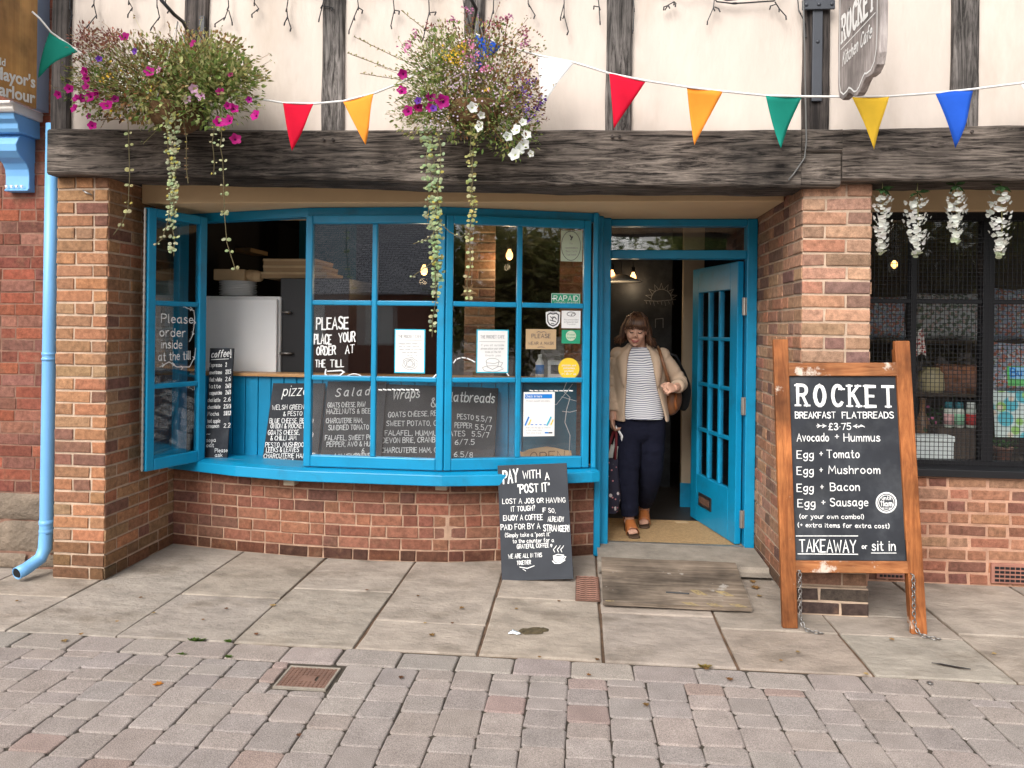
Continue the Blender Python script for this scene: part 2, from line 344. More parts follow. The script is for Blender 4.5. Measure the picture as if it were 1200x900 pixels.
def _stripe():
    m = M['stripe']; m.use_nodes = True; t = m.node_tree; b = t.nodes['Principled BSDF']; b.inputs['Roughness'].default_value = .85
    tc = N(t, 'ShaderNodeTexCoord'); nz = N(t, 'ShaderNodeTexNoise', Scale=5.0, Detail=2); sp = N(t, 'ShaderNodeSeparateXYZ')
    t.links.new(tc.outputs['Object'], nz.inputs['Vector']); t.links.new(tc.outputs['Object'], sp.inputs[0])
    m1 = N(t, 'ShaderNodeMath', operation='MULTIPLY_ADD'); m1.inputs[1].default_value = .06; t.links.new(nz.outputs['Fac'], m1.inputs[0]); t.links.new(sp.outputs['Z'], m1.inputs[2])
    m2 = N(t, 'ShaderNodeMath', operation='MULTIPLY'); m2.inputs[1].default_value = 2 * math.pi / .0158; t.links.new(m1.outputs[0], m2.inputs[0])
    m3 = N(t, 'ShaderNodeMath', operation='SINE'); t.links.new(m2.outputs[0], m3.inputs[0])
    mr = N(t, 'ShaderNodeMapRange'); mr.inputs['From Min'].default_value = .2; mr.inputs['From Max'].default_value = .6; t.links.new(m3.outputs[0], mr.inputs[0])
    mx = N(t, 'ShaderNodeMix', data_type='RGBA'); t.links.new(mr.outputs[0], mx.inputs[0]); mx.inputs[6].default_value = (.78, .78, .80, 1); mx.inputs[7].default_value = (.13, .14, .21, 1)
    t.links.new(mx.outputs[2], b.inputs['Base Color'])
_stripe()

# ---------------------------------------------------------------- hand lettering: a single-stroke alphabet
GL = {
'A':'0,0 2,6 4,0|.8,2.1 3.2,2.1','B':'0,0 0,6 2.4,6 3.3,5.2 3.3,4 2.4,3.2 0,3.2|2.4,3.2 3.6,2.4 3.6,.9 2.6,0 0,0','C':'3.6,5 2.9,5.8 1.7,6 .6,5.2 0,3 .6,.8 1.7,0 2.9,.2 3.6,1',
'D':'0,0 0,6 1.9,6 3.3,5 3.8,3 3.3,1 1.9,0 0,0','E':'3.3,6 0,6 0,0 3.3,0|0,3.1 2.6,3.1','F':'3.3,6 0,6 0,0|0,3.1 2.6,3.1','G':'3.6,5 2.9,5.8 1.7,6 .6,5.2 0,3 .6,.8 1.7,0 2.9,.2 3.7,1 3.7,2.7 2.2,2.7',
'H':'0,0 0,6|3.6,0 3.6,6|0,3.1 3.6,3.1','I':'.3,0 .3,6','J':'2.6,6 2.6,1.2 1.9,.1 .9,0 0,1','K':'0,0 0,6|3.4,6 0,2.6|1.2,3.7 3.6,0','L':'0,6 0,0 3.1,0','M':'0,0 .5,6 2.3,2 4.1,6 4.6,0',
'N':'0,0 0,6 3.6,0 3.6,6','O':'2,6 .7,5.3 0,3 .7,.7 2,0 3.3,.7 4,3 3.3,5.3 2,6','P':'0,0 0,6 2.4,6 3.4,5.2 3.4,3.8 2.4,3 0,3','Q':'2,6 .7,5.3 0,3 .7,.7 2,0 3.3,.7 4,3 3.3,5.3 2,6|2.6,1.4 4,-.3',
'R':'0,0 0,6 2.4,6 3.4,5.2 3.4,3.9 2.4,3.1 0,3.1|1.8,3.1 3.6,0','S':'3.3,5.2 2.5,5.9 1.2,6 .2,5.2 .3,4 1.4,3.3 2.6,2.8 3.5,1.9 3.3,.7 2.2,0 .9,.1 0,.9','T':'0,6 4,6|2,6 2,0','U':'0,6 0,1.6 .8,.3 1.9,0 3,.3 3.7,1.6 3.7,6',
'V':'0,6 2,0 4,6','W':'0,6 1.2,0 2.6,4.4 4,0 5.2,6','X':'0,6 3.8,0|3.8,6 0,0','Y':'0,6 2,3 4,6|2,3 2,0','Z':'0,6 3.6,6 0,0 3.7,0',
'a':'2.9,3.6 1.6,4 .4,3.3 0,1.9 .5,.5 1.5,0 2.5,.7 2.9,2 2.9,4|2.9,2 3.1,.4 3.5,0','b':'0,6 0,0|0,1.8 .6,3.4 1.7,4 2.7,3.3 3,2 2.6,.6 1.6,0 .5,.4 0,1.4','c':'2.7,3.3 1.7,4 .6,3.4 0,2 .6,.5 1.7,0 2.8,.7',
'd':'2.9,6 2.9,0|2.9,2.4 2.2,3.7 1.3,4 .3,3.3 0,2 .4,.6 1.4,0 2.4,.5 2.9,1.6','e':'.1,2 2.9,2.2 2.6,3.4 1.6,4 .6,3.4 0,2 .5,.6 1.6,0 2.8,.6','f':'2.4,5.6 1.6,6 .9,5.2 .9,0|0,3.8 2,3.8',
'g':'2.8,3.5 1.6,4 .5,3.4 0,2.1 .5,.8 1.5,.4 2.5,1.1 2.8,2.3 2.8,4|2.8,2.3 2.7,-.9 1.9,-1.9 .8,-1.9 .1,-1.3','h':'0,6 0,0|0,2.2 .8,3.6 1.7,4 2.5,3.3 2.6,0','i':'.2,4 .2,0|.2,5.4 .25,5.6','j':'1,4 1,-1 .4,-1.8 -.4,-1.7|1,5.4 1.05,5.6',
'k':'0,6 0,0|2.5,4 0,1.6|.9,2.4 2.7,0','l':'.2,6 .2,.5 .7,0','m':'0,4 0,0|0,2.6 .8,3.8 1.5,3.8 1.9,3 1.9,0|1.9,2.6 2.7,3.8 3.4,3.8 3.8,3 3.8,0','n':'0,4 0,0|0,2.4 .9,3.7 1.8,4 2.5,3.2 2.6,0','o':'1.5,4 .5,3.4 0,2 .5,.6 1.5,0 2.5,.6 3,2 2.5,3.4 1.5,4',
'p':'0,4 0,-2|0,2.2 .7,3.6 1.7,4 2.7,3.3 3,2 2.5,.6 1.5,0 .5,.6 0,1.6','q':'2.8,4 2.8,-2|2.8,2 2,.3 1.2,0 .3,.8 0,2 .5,3.5 1.5,4 2.5,3.5','r':'0,4 0,0|0,2.2 .7,3.5 1.5,4 2.1,3.8','s':'2.3,3.4 1.4,4 .4,3.6 .4,2.6 1.3,2.1 2.2,1.6 2.4,.7 1.6,0 .5,.1 0,.7',
't':'1,5.6 1,.7 1.5,0 2.3,.2|0,3.9 2.2,3.9','u':'0,4 0,1 .7,0 1.6,.2 2.4,1.4|2.5,4 2.5,0','v':'0,4 1.4,0 2.8,4','w':'0,4 1,0 2,3 3,0 4,4','x':'0,4 2.5,0|2.5,4 0,0','y':'0,4 1.4,.5|2.8,4 1.2,-.8 .5,-1.9 -.2,-1.9','z':'0,4 2.5,4 0,0 2.6,0',
'0':'1.7,6 .5,5 0,3 .5,1 1.7,0 2.9,1 3.4,3 2.9,5 1.7,6','1':'0,4.8 1.1,6 1.1,0','2':'.1,4.8 .7,5.8 1.8,6 2.9,5.3 2.8,4 0,0 3.2,0','3':'.2,5.4 1.3,6 2.6,5.5 2.7,4.2 1.3,3.2 2.8,2.5 3.1,1.2 2.1,.1 .8,0 0,.8','4':'2.4,0 2.4,6 0,1.8 3.3,1.8',
'5':'3,6 .4,6 .2,3.4 1.5,3.8 2.8,3 3.1,1.6 2.3,.2 1,0 0,.7','6':'2.6,5.9 1,4.6 .1,2.2 .5,.6 1.6,0 2.8,.6 3,2 2.2,3.1 1,3.1 .2,2','7':'0,6 3.2,6 1.2,0','8':'1.6,3.2 .4,4 .4,5.4 1.6,6 2.8,5.4 2.8,4 1.6,3.2 .2,2.2 .2,.7 1.6,0 3,.7 3,2.2 1.6,3.2','9':'2.9,4 1.8,3 .6,3.3 0,4.5 .6,5.8 1.8,6 2.8,5.2 2.9,4 2.5,1.5 1.4,0',
'+':'.4,3 2.8,3|1.6,4.3 1.6,1.7','&':'3.6,0 .7,4.6 1,5.7 1.9,5.8 2.2,4.8 .3,2.3 .2,.9 1.2,0 2.4,.4 3.5,2.4','!':'.3,6 .3,1.8|.3,.5 .35,.2','?':'0,5 .8,6 2,5.9 2.6,4.8 1.4,3.2 1.3,1.8|1.3,.5 1.35,.2','.':'.2,.1 .35,.25','·':'.2,2.6 .4,2.8',',':'.4,.4 .1,-.8','\'':'.3,6 .2,4.8','"':'.2,6 .1,4.8|1,6 .9,4.8',
'(':'1.2,6.4 .3,4.6 .1,3 .3,1.2 1.2,-.6',')':'0,6.4 .9,4.6 1.1,3 .9,1.2 0,-.6','/':'0,-.4 2.4,6.4','-':'.3,2.8 2.1,2.8','~':'0,2.6 .9,3.3 1.8,2.8 2.6,2.5 3.4,3.2','£':'3.2,5 2.4,6 1.2,5.5 1,4 1.2,1.2 .2,0 3.3,0|.2,2.9 2.4,2.9',':':'.3,.3 .35,.5|.3,2.8 .35,3',
'♥':'1.6,0 0,2.4 .2,3.8 1.1,4 1.6,3 2.1,4 3,3.8 3.2,2.4 1.6,0'}
GLP = {k: [[tuple(map(float, p.split(','))) for p in st.split()] for st in v.split('|')] for k, v in GL.items()}
SER = {'R': [(0, 0), (0, 6), (3.6, 0)], 'C': [(3.6, 5)], 'K': [(0, 0), (0, 6), (3.4, 6), (3.6, 0)], 'E': [(0, 0), (0, 6)], 'T': [(2, 0)], 'O': []}
_soff = [0]
def smoothpl(p):
    if len(p) < 4: return p
    q = [p[0]]
    for i in range(1, len(p) - 1):
        a, b, c = p[i - 1], p[i], p[i + 1]
        v1 = (b[0] - a[0], b[1] - a[1]); v2 = (c[0] - b[0], c[1] - b[1])
        d = (v1[0] * v2[0] + v1[1] * v2[1]) / (math.hypot(*v1) * math.hypot(*v2) + 1e-9)
        if d < .25: q.append(b)
        else: q += [(b[0] - .22 * v1[0], b[1] - .22 * v1[1]), (b[0] + .22 * v2[0], b[1] + .22 * v2[1])]
    q.append(p[-1]); return q
def textwidth(s, track=1.3):
    x = 0
    for ch in s:
        if ch == ' ': x += 2.6; continue
        g = GLP.get(ch)
        if not g: continue
        x += max(p[0] for st in g for p in st) + track
    return max(.1, x - track)
def write(mb, s, o, u, v, n, h, width=None, weight=.16, slant=0.0, jit=.12, rng=None, serif=False, track=1.3, lift=.0012, **k):
    """letters of cap height h from the baseline start o along u; width squeezes the line to a measured length"""
    rng = rng or random.Random(len(s) * 7 + ord(s[0]))
    o = V(o); u = V(u).normalized(); v = V(v).normalized(); n = V(n).normalized(); sc = h / 6
    sx = sc if width is None else width / textwidth(s, track)
    x = 0
    for ch in s:
        if ch == ' ': x += 2.6; continue
        g = GLP.get(ch)
        if not g: continue
        dy = rng.uniform(-jit, jit) * 1.6; ds = 1 + rng.uniform(-jit, jit) * .5
        for st in g:
            st2 = smoothpl([(a + rng.uniform(-jit, jit), b * ds + dy + rng.uniform(-jit, jit)) for a, b in st])
            pts = [o + u * ((x + a) * sx + slant * b * sc) + v * (b * sc) + n * (lift + _soff[0] * .00004) for a, b in st2]
            mb.ribbon(pts, weight * h * rng.uniform(.88, 1.1), n, **k); _soff[0] = (_soff[0] + 1) % 12
        if serif:
            for (a, b) in SER.get(ch, []):
                _soff[0] = (_soff[0] + 1) % 12
                pts = [o + u * ((x + a + d) * sx) + v * (b * sc) + n * (lift + _soff[0] * .00004) for d in (-1.0, 1.0)]
                mb.ribbon(pts, weight * h * .6, n, **k)
        x += max(p[0] for st in g for p in st) + track
def plane(o, u, v):
    u = V(u).normalized(); v = V(v); v = (v - u * v.dot(u)).normalized(); n = u.cross(v); n.normalize()
    if n.dot(CAM - V(o)) < 0: n = -n
    return (V(o), u, v, n)
def pw(mb, s, x0, yb, hpx, pl, x1=None, y1=None, **k):
    """write s on plane pl, baseline from photo pixel (x0,yb) to (x1,y1), cap height hpx"""
    o, u, v, n = pl
    a = PL(x0, yb, o, n)
    t = PL(x0, yb - hpx, o, n); h = (t - a).length
    if x1 is None: write(mb, s, a, u, v, n, h, **k); return
    b = PL(x1, yb if y1 is None else y1, o, n)
    uu = (b - a).normalized()
    write(mb, s, a, uu, v, n, h, width=(b - a).length, **k)
def pline(mb, pts, wpx, pl, **k):
    o, u, v, n = pl
    q = [PL(x, y, o, n) for x, y in pts]; w_ = wpx * (q[0] - CAM).length / FPX
    _soff[0] = (_soff[0] + 1) % 12
    mb.ribbon([p + n * (.0012 + _soff[0] * .00004) for p in q], w_, n, **k)
def pquad(mb, x0, y0, x1, y1, pl, t, **k):      # rectangle of thickness t lying on plane pl, given by its photo corners
    o, u, v, n = pl
    a = PL(x0, y1, o, n); b = PL(x1, y1, o, n); c = PL(x0, y0, o, n)
    w_ = (b - a).dot(u); h_ = (c - a).dot(v)
    mb.prism([(0, 0), (w_, 0), (w_, h_), (0, h_)], a, u, v, n, t, **k); return a, w_, h_
def fonttext(s, o, u, v, n, size, name, m, parent, width=None, bold=0, lift=.0015):
    cu = bpy.data.curves.new(name, 'FONT'); cu.body = s; cu.size = 1; cu.offset = bold; cu.resolution_u = 3
    ob = bpy.data.objects.new(name, cu); C.objects.link(ob)
    dg = bpy.context.evaluated_depsgraph_get(); dg.update()
    me = bpy.data.meshes.new_from_object(ob.evaluated_get(dg)); bpy.data.objects.remove(ob)
    xs = [q.co.x for q in me.vertices]; k_ = size if width is None else width / (max(xs) - min(xs)); x0 = min(xs) if width else 0
    off = worldloc(parent); o = V(o); u = V(u).normalized(); v = V(v).normalized(); n = V(n).normalized()
    for q in me.vertices: q.co = o + u * ((q.co.x - x0) * k_) + v * (q.co.y * size) + n * lift - off
    me.materials.clear(); me.materials.append(m)
    ob = bpy.data.objects.new(name, me); C.objects.link(ob); ob.parent = parent
    return ob

# ================================================================ THE GROUND
rng = random.Random(4)
X0, X1 = -5.2, 5.2
tag(MB().add([(-400, -400, -.045), (400, -400, -.045), (400, 400, -.045), (-400, 400, -.045)], [(0, 1, 2, 3)]).build('ground', M['joint']), kind='structure')

def cvar(c, r, a=.12, hue=.02):
    k = 1 + r.uniform(-a, a); return tuple(max(0.002, x * k * (1 + r.uniform(-hue, hue))) for x in c)
def slab(mb, pts, z, r, col, rnd=.008, jz=.003, depth=.05):
    """one paving unit: rounded top edge over a skirt; pts anticlockwise"""
    cx = sum(p[0] for p in pts) / len(pts); cy = sum(p[1] for p in pts) / len(pts)
    tilt = (r.uniform(-1, 1) * jz * 2, r.uniform(-1, 1) * jz * 2); dz = r.uniform(-jz, jz)
    rings = []
    for ins, dzz in ((0, -depth), (0, -rnd), (rnd * .35, -rnd * .3), (rnd * 1.1, 0)):
        ring = []
        for (x, y) in pts:
            dx, dy = cx - x, cy - y; l = math.hypot(dx, dy) or 1
            ring.append((x + dx / l * ins * 1.3, y + dy / l * ins * 1.3, z + dz + dzz + (x - cx) * tilt[0] + (y - cy) * tilt[1]))
        rings.append(ring)
    m = len(pts); vs = [p for rg in rings for p in rg]
    fs = [(i * m + j, i * m + (j + 1) % m, (i + 1) * m + (j + 1) % m, (i + 1) * m + j) for i in range(3) for j in range(m)] + [tuple(3 * m + j for j in range(m))]
    mb.add(vs, fs, col=col)
def rect_pts(x0, x1, y0, y1, r, j, cut=.012):
    q = lambda: r.uniform(-j, j)
    c = cut
    return [(x0 + c + q(), y0 + q()), (x1 - c + q(), y0 + q()), (x1 + q(), y0 + c + q()), (x1 + q(), y1 - c + q()), (x1 - c + q(), y1 + q()), (x0 + c + q(), y1 + q()), (x0 + q(), y1 - c + q()), (x0 + q(), y0 + c + q())]
PAV = [(.312, .270, .246), (.318, .272, .246), (.302, .262, .242), (.320, .270, .243), (.298, .261, .243), (.312, .273, .249)]
DR = (-1.285, -1.045, 3.075, 3.285)     # the drain cover set in the road
pv = MB()
x = X0; k = 0
while x < X1:                             # the row of stretchers along the edge of the flagstones
    L_ = rng.uniform(.225, .285)
    slab(pv, rect_pts(x + .003, x + L_ - .003, 3.322, 3.478 + rng.uniform(-.006, .006), rng, .004), 0, rng, cvar(rng.choice(PAV), rng, .09), rnd=.007); x += L_
x = X0
while x < X1:                             # columns of pavers running towards the shop
    wd = rng.uniform(.162, .172); y = 3.316 + rng.uniform(-.004, .004); first = True
    while y > .55:
        ln = rng.choice([.10, .115, .135, .135, .165, .165, .20])
        if first: ln = rng.choice([.06, .10, .135, .165]); first = False
        a, b_, c_, d_ = x + .0018, x + wd - .0018, y - ln + .0018, y - .0018
        if True:
            pass
        col = cvar(rng.choice(PAV), rng, .085, .007)
        if rng.random() < .07: col = cvar((.30, .228, .205), rng, .06)
        if b_ > DR[0] - .012 and a < DR[1] + .012 and d_ > DR[2] - .012 and c_ < DR[3] + .012:
            pcs = [(a, min(b_, DR[0] - .012), c_, d_), (max(a, DR[1] + .012), b_, c_, d_)]
            m0, m1 = max(a, DR[0] - .006), min(b_, DR[1] + .006); pcs += [(m0, m1, max(c_, DR[3] + .012), d_), (m0, m1, c_, min(d_, DR[2] - .012))]
        else: pcs = [(a, b_, c_, d_)]
        for (pa_, pb_, pc_, pd_) in pcs:
            if pb_ - pa_ > .022 and pd_ - pc_ > .022: slab(pv, rect_pts(pa_, pb_, pc_, pd_, rng, .0035), 0, rng, col, rnd=.006, jz=.0025)
        y -= ln
    x += wd
tag(pv.build('street', M['paver']), kind='structure')
tag(MB().box(X0, X1, .5, 3.49, -.04, -.009).build('street_joint_fill', M['joint']), kind='structure')
st_ = MB(); st_.add([(-60, -60, -.03), (60, -60, -.03), (60, .56, -.03), (-60, .56, -.03)], [(0, 1, 2, 3)], col=(.23, .20, .185))
tag(st_.build('road', M['paver']), kind='structure')

fl = MB()
FLG = [(.325, .28, .228), (.315, .275, .228), (.335, .288, .235), (.30, .268, .225), (.32, .27, .215), (.29, .255, .212)]
JX = [-5.3, -4.6, -4.0, -3.42, -2.83, -2.25, -1.655, -1.055, -.463, .125, .735, 1.33, 1.935, 2.62, 3.2, 3.9, 4.6, 5.3]
CR = {3: [3.95, 4.55], 4: [], 5: [4.08], 6: [4.25], 7: [3.845], 8: [4.25], 9: [4.10], 10: [3.95], 11: [3.95, 4.22], 12: [4.02], 13: [3.99, 4.45], 14: [4.1]}
for i in range(len(JX) - 1):
    a, b_ = JX[i], JX[i + 1]; cuts = [3.49] + CR.get(i, [4.1]) + [5.45]
    for c0, c1 in zip(cuts[:-1], cuts[1:]):
        g = rng.uniform(.003, .0085); sk = rng.uniform(-.012, .012)
        top = [(a + g, c0 + g), ((a + b_) / 2, c0 + g + rng.uniform(-.006, .006)), (b_ - g, c0 + g), (b_ - g + rng.uniform(-.004, .004), (c0 + c1) / 2), (b_ - g + sk * .3, c1 - g), ((a + b_) / 2, c1 - g + rng.uniform(-.006, .006)), (a + g + sk * .3, c1 - g), (a + g + rng.uniform(-.004, .004), (c0 + c1) / 2)]
        slab(fl, top, 0, rng, cvar(tuple(c * k_ for c, k_ in zip(rng.choice(FLG), (1.02, 1.0, 1.02))), rng, .09, .012), rnd=.006, jz=.0015)
tag(fl.build('pavement', M['flag']), kind='structure')
jt = MB(); jt.box(X0, X1, 3.46, 5.5, -.03, -.011); tag(jt.build('pavement_joint_fill', mat('sandy_joint', (.13, .08, .05), rough=1, var=.5, scale=12, bump=.8)), kind='structure')
# concrete apron before the door
ap = MB(); ap.add([(.13, 4.30, .006), (1.19, 4.30, .006), (1.19, 4.72, .022), (.13, 4.72, .022), (1.19, 4.80, .026), (.13, 4.80, .026), (1.19, 4.815, .055), (.13, 4.815, .055), (1.19, 5.22, .062), (.13, 5.22, .062), (1.19, 5.22, -.03), (.13, 5.22, -.03)],
                   [(3, 2, 4, 5), (5, 4, 6, 7), (7, 6, 8, 9), (9, 8, 10, 11)])
tag(ap.build('door_step', M['concrete']), kind='structure')

# ================================================================ BRICKWORK
def rows_of(path):
    ls = [0]
    for a, b_ in zip(path[:-1], path[1:]): ls.append(ls[-1] + math.hypot(b_[0] - a[0], b_[1] - a[1]))
    def pos(t):
        t = min(max(t, 0), ls[-1])
        for i in range(len(path) - 1):
            if t <= ls[i + 1] + 1e-9:
                f = (t - ls[i]) / (ls[i + 1] - ls[i]); a, b_ = path[i], path[i + 1]
                return V((a[0] + (b_[0] - a[0]) * f, a[1] + (b_[1] - a[1]) * f, 0))
    return pos, ls[-1]
def bricks(mb, path, n, z0, z1, ch, pal, r, gap=.0135, proud=.007, L=.215, Hd=.1025, ends=None, flip=0, endkey='', j=.0034, weights=None, dark_low=0, mort=1, edge=1):
    """courses of separate bricks over a mortar bed; n is the outward horizontal normal"""
    pos, W = rows_of(path); n = V(n).normalized(); k = 0; z = z0
    for a, b_ in zip(path[:-1], path[1:]):
        A = V((a[0], a[1], 0)); B = V((b_[0], b_[1], 0))
        mb.add([A + V((0, 0, z0)), B + V((0, 0, z0)), B + V((0, 0, z1)), A + V((0, 0, z1))], [(0, 1, 2, 3)], mat=mort)
    while z < z1 - .02:
        h = min(ch, z1 - z); t = 0; kind = (k + flip) % 2; first = True
        while t < W - .005:
            l_ = (L if kind == 0 else Hd) + gap + r.uniform(-.004, .004)
            if first and kind == 1: pass
            nxt = t + l_
            if W - nxt < .05: nxt = W
            t1 = min(nxt, W)
            col = cvar(r.choices(pal, weights=weights)[0], r, .13, .05)
            if first and ends: col = ends.setdefault((endkey + 'L', k), col)
            if t1 >= W and ends: col = ends.setdefault((endkey + 'R', k), col)
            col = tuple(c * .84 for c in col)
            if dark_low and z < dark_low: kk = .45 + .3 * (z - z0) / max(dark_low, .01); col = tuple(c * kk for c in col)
            e0 = 0 if (t == 0 and edge) else gap / 2; e1 = 0 if (t1 >= W and edge) else gap / 2
            a = pos(t + e0); b_ = pos(t1 - e1); d = (b_ - a).normalized()
            za, zb = z + gap / 2, z + h - gap / 2
            q = lambda: r.uniform(-j, j)
            pr = proud + r.uniform(-.0025, .003)
            vs = []
            for dep, ins in ((-.004, 0), (pr - .004, .0002), (pr - .0008, .0022), (pr, .006)):
                for (p, s_, zz, sz) in ((a, 1, za, 1), (b_, -1, za, 1), (b_, -1, zb, -1), (a, 1, zb, -1)):
                    vs.append(p + d * (s_ * ins + (q() if ins else 0)) + n * dep + V((0, 0, zz + sz * ins + (q() if ins else 0))))
            fs = [(i * 4 + m, i * 4 + (m + 1) % 4, (i + 1) * 4 + (m + 1) % 4, (i + 1) * 4 + m) for i in range(3) for m in range(4)] + [(12, 13, 14, 15)]
            mb.add(vs, fs, col=col, mat=0)
            t = t1; kind = 1 - kind if r.random() < .8 else kind; first = False
        z += ch; k += 1

bld = thing('timber_framed_building', 'half timbered cafe with blue bow window, dark oak beams and two brick pillars', 'building', (0, 4.5, 0))
LP0, LP1, LPY = -3.13, -2.812, 4.24
RP0, RP1, RPY = 1.205, 1.56, 4.23
BR_L = [(.42, .20, .105), (.40, .215, .115), (.37, .20, .11), (.40, .175, .095), (.34, .175, .10), (.38, .19, .10), (.36, .22, .125), (.22, .11, .08)]
e_ = {}
p1 = MB(); r1 = random.Random(11)
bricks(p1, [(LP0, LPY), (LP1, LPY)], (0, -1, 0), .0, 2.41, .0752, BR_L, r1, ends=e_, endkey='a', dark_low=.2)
e_ = {('bL', k[1]): c for k, c in e_.items() if k[0] == 'aR'}
BR_LS = [tuple(c * .82 for c in b_) for b_ in BR_L]
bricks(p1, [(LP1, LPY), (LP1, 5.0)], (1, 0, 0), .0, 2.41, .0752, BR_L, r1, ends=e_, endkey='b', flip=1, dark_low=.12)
p1.add([(LP0, LPY, 0), (LP0, 5.0, 0), (LP0, 5.0, 2.41), (LP0, LPY, 2.41)], [(0, 1, 2, 3)], mat=1)
p1.build('brick_pillar', [M['brick'], M['mortar']], bld)
BR_R = [(.50, .28, .18), (.47, .255, .165), (.43, .25, .165), (.49, .235, .15), (.35, .21, .145), (.52, .31, .205), (.24, .14, .11)]
p2 = MB(); r2 = random.Random(23); e_ = {}
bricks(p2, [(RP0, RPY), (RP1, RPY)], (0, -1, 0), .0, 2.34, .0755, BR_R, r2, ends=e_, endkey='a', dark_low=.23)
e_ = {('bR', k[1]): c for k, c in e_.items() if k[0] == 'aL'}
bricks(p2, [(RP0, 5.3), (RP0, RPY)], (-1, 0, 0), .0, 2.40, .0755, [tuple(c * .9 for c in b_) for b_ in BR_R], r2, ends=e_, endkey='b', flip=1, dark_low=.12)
bricks(p2, [(RP1, RPY), (RP1, 4.84)], (1, 0, 0), .0, 2.36, .0755, BR_R, r2, flip=1)
# one wider course at the foot of the pier
bricks(p2, [(RP0 - .02, RPY - .03), (RP1 - .0, RPY - .03)], (0, -1, 0), 0, .15, .0755, [(.10, .075, .06), (.085, .06, .05)], r2)
p2.add([(RP0 - .02, RPY - .03, .15), (RP1, RPY - .03, .15), (RP1, RPY, .15), (RP0 - .02, RPY, .15)], [(0, 1, 2, 3)], mat=1)
p2.build('brick_pillar', [M['brick'], M['mortar']], bld)
# wall below the bow window
WP = [(-2.81, 5.0), (-2.3, 4.90), (-1.80, 4.835), (-1.3, 4.81), (-.85, 4.84), (-.4, 4.94), (.115, 5.13)]
BR_W = [(.29, .12, .078), (.26, .11, .072), (.31, .13, .082), (.24, .10, .068), (.19, .09, .065), (.30, .135, .085)]
p3 = MB(); r3 = random.Random(31)
bricks(p3, WP, (0, -1, 0), .0, .62, .0755, BR_W, r3, gap=.011, L=.198, Hd=.094, j=.003, dark_low=.07)
p3.build('brick_wall', [M['brick'], mat('mortar_pink', (.42, .27, .19), rough=.95, var=.25, scale=14, bump=.6, bscale=160, speck=.15)], bld)
# wall below the right-hand shop window
BR_X = [(.38, .185, .115), (.34, .16, .10), (.36, .20, .125), (.38, .165, .10), (.22, .10, .075), (.37, .215, .135), (.29, .125, .08)]
p4 = MB(); r4 = random.Random(37)
bricks(p4, [(1.55, 4.815), (4.2, 4.815)], (0, -1, 0), .0, .655, .0735, BR_X, r4, gap=.017, proud=.004, j=.004)
p4.build('brick_wall', [M['brick'], mat('mortar_smeared', (.47, .27, .185), rough=.95, var=.3, scale=10, bump=.8, bscale=120, speck=.2)], bld)
for (xa, xb) in ((2.50, 2.71), (1.83, 2.0)):
    ab = MB(); ab.box(xa, xb, 4.797, 4.82, .022, .142)
    ab.build('air_brick', M['redclay'], bld, bevel=.003)
    ho = MB()
    for i in range(6):
        for q in range(4):
            w_ = (xb - xa - .03) / 6; ho.box(xa + .015 + i * w_ + .003, xa + .015 + (i + 1) * w_ - .003, 4.7945, 4.7965, .034 + q * .025, .034 + q * .025 + .015)
    ho.build('air_brick_hole', M['black'], bld)

# ================================================================ UPPER WALL AND BEAMS
pl_ = MB(); nx, nz = 60, 10
for i in range(nx):
    pass
vs = []; fs = []
for q in range(nz + 1):
    for i in range(nx + 1):
        x = -3.09 + 7.5 * i / nx; z = 2.50 + 2.1 * q / nz
        vs.append((x, 4.215 + .007 * noise.noise(V((x * 1.7, z * 1.7, 0))), z))
for q in range(nz):
    for i in range(nx):
        a = q * (nx + 1) + i; fs.append((a, a + 1, a + nx + 2, a + nx + 1))
pl_.add(vs, fs); pl_.build('plaster_wall', M['plaster'], bld, smooth=True)
def timber(mb, a, b_, z0, z1, y0, y1, axis, r, seg=26, amp=.006):
    """a hewn timber with slightly wandering edges; axis 0 runs along x, 2 runs up"""
    rings = []
    for i in range(seg + 1):
        t = a + (b_ - a) * i / seg
        w0 = z0(t) if callable(z0) else z0; w1 = z1(t) if callable(z1) else z1
        e = [noise.noise(V((t * 3.1, s_ * 7.7, a * 3))) * amp + noise.noise(V((t * 11, s_ * 5.1, a))) * amp * .5 for s_ in range(4)]
        ch = .012
        if axis == 0: sec = [(y0, w0 + ch), (y0 + ch, w0), (y1, w0), (y1, w1), (y0 + ch, w1), (y0, w1 - ch)]; rings.append([(t, y + e[2] * .6, z + (e[0] if z < (w0 + w1) / 2 else e[1])) for y, z in sec])
        else: sec = [(y0, w0 + ch), (y0 + ch, w0), (y1, w0), (y1, w1), (y0 + ch, w1), (y0, w1 - ch)]; rings.append([(x + (e[0] if x < (w0 + w1) / 2 else e[1]), y + e[2] * .4, t) for y, x in sec])
    m = 6; vs = [p for rg in rings for p in rg]
    fs = [(i * m + j, i * m + (j + 1) % m, (i + 1) * m + (j + 1) % m, (i + 1) * m + j) for i in range(seg) for j in range(m)] + [tuple(range(m)), tuple(seg * m + j for j in range(m))]
    mb.add(vs, fs)
lerp = lambda xs: (lambda t: next((a[1] + (b_[1] - a[1]) * (t - a[0]) / (b_[0] - a[0]) for a, b_ in zip(xs[:-1], xs[1:]) if t <= b_[0] + 1e-6), xs[-1][1]))
bt = MB(); timber(bt, -3.13, 1.165, lerp([(-3.13, 2.405), (-1.71, 2.368), (-.1, 2.318), (1.0, 2.308), (1.165, 2.31)]), lerp([(-3.13, 2.672), (-1.71, 2.645), (-.1, 2.628), (1.165, 2.612)]), 4.14, 4.42, 0, rng, 70)
timber(bt, 1.168, 1.372, 2.312, 2.487, 4.143, 4.42, 0, rng, 8)
flip_fix(bt.build('timber_beam', M['beam'], bld))
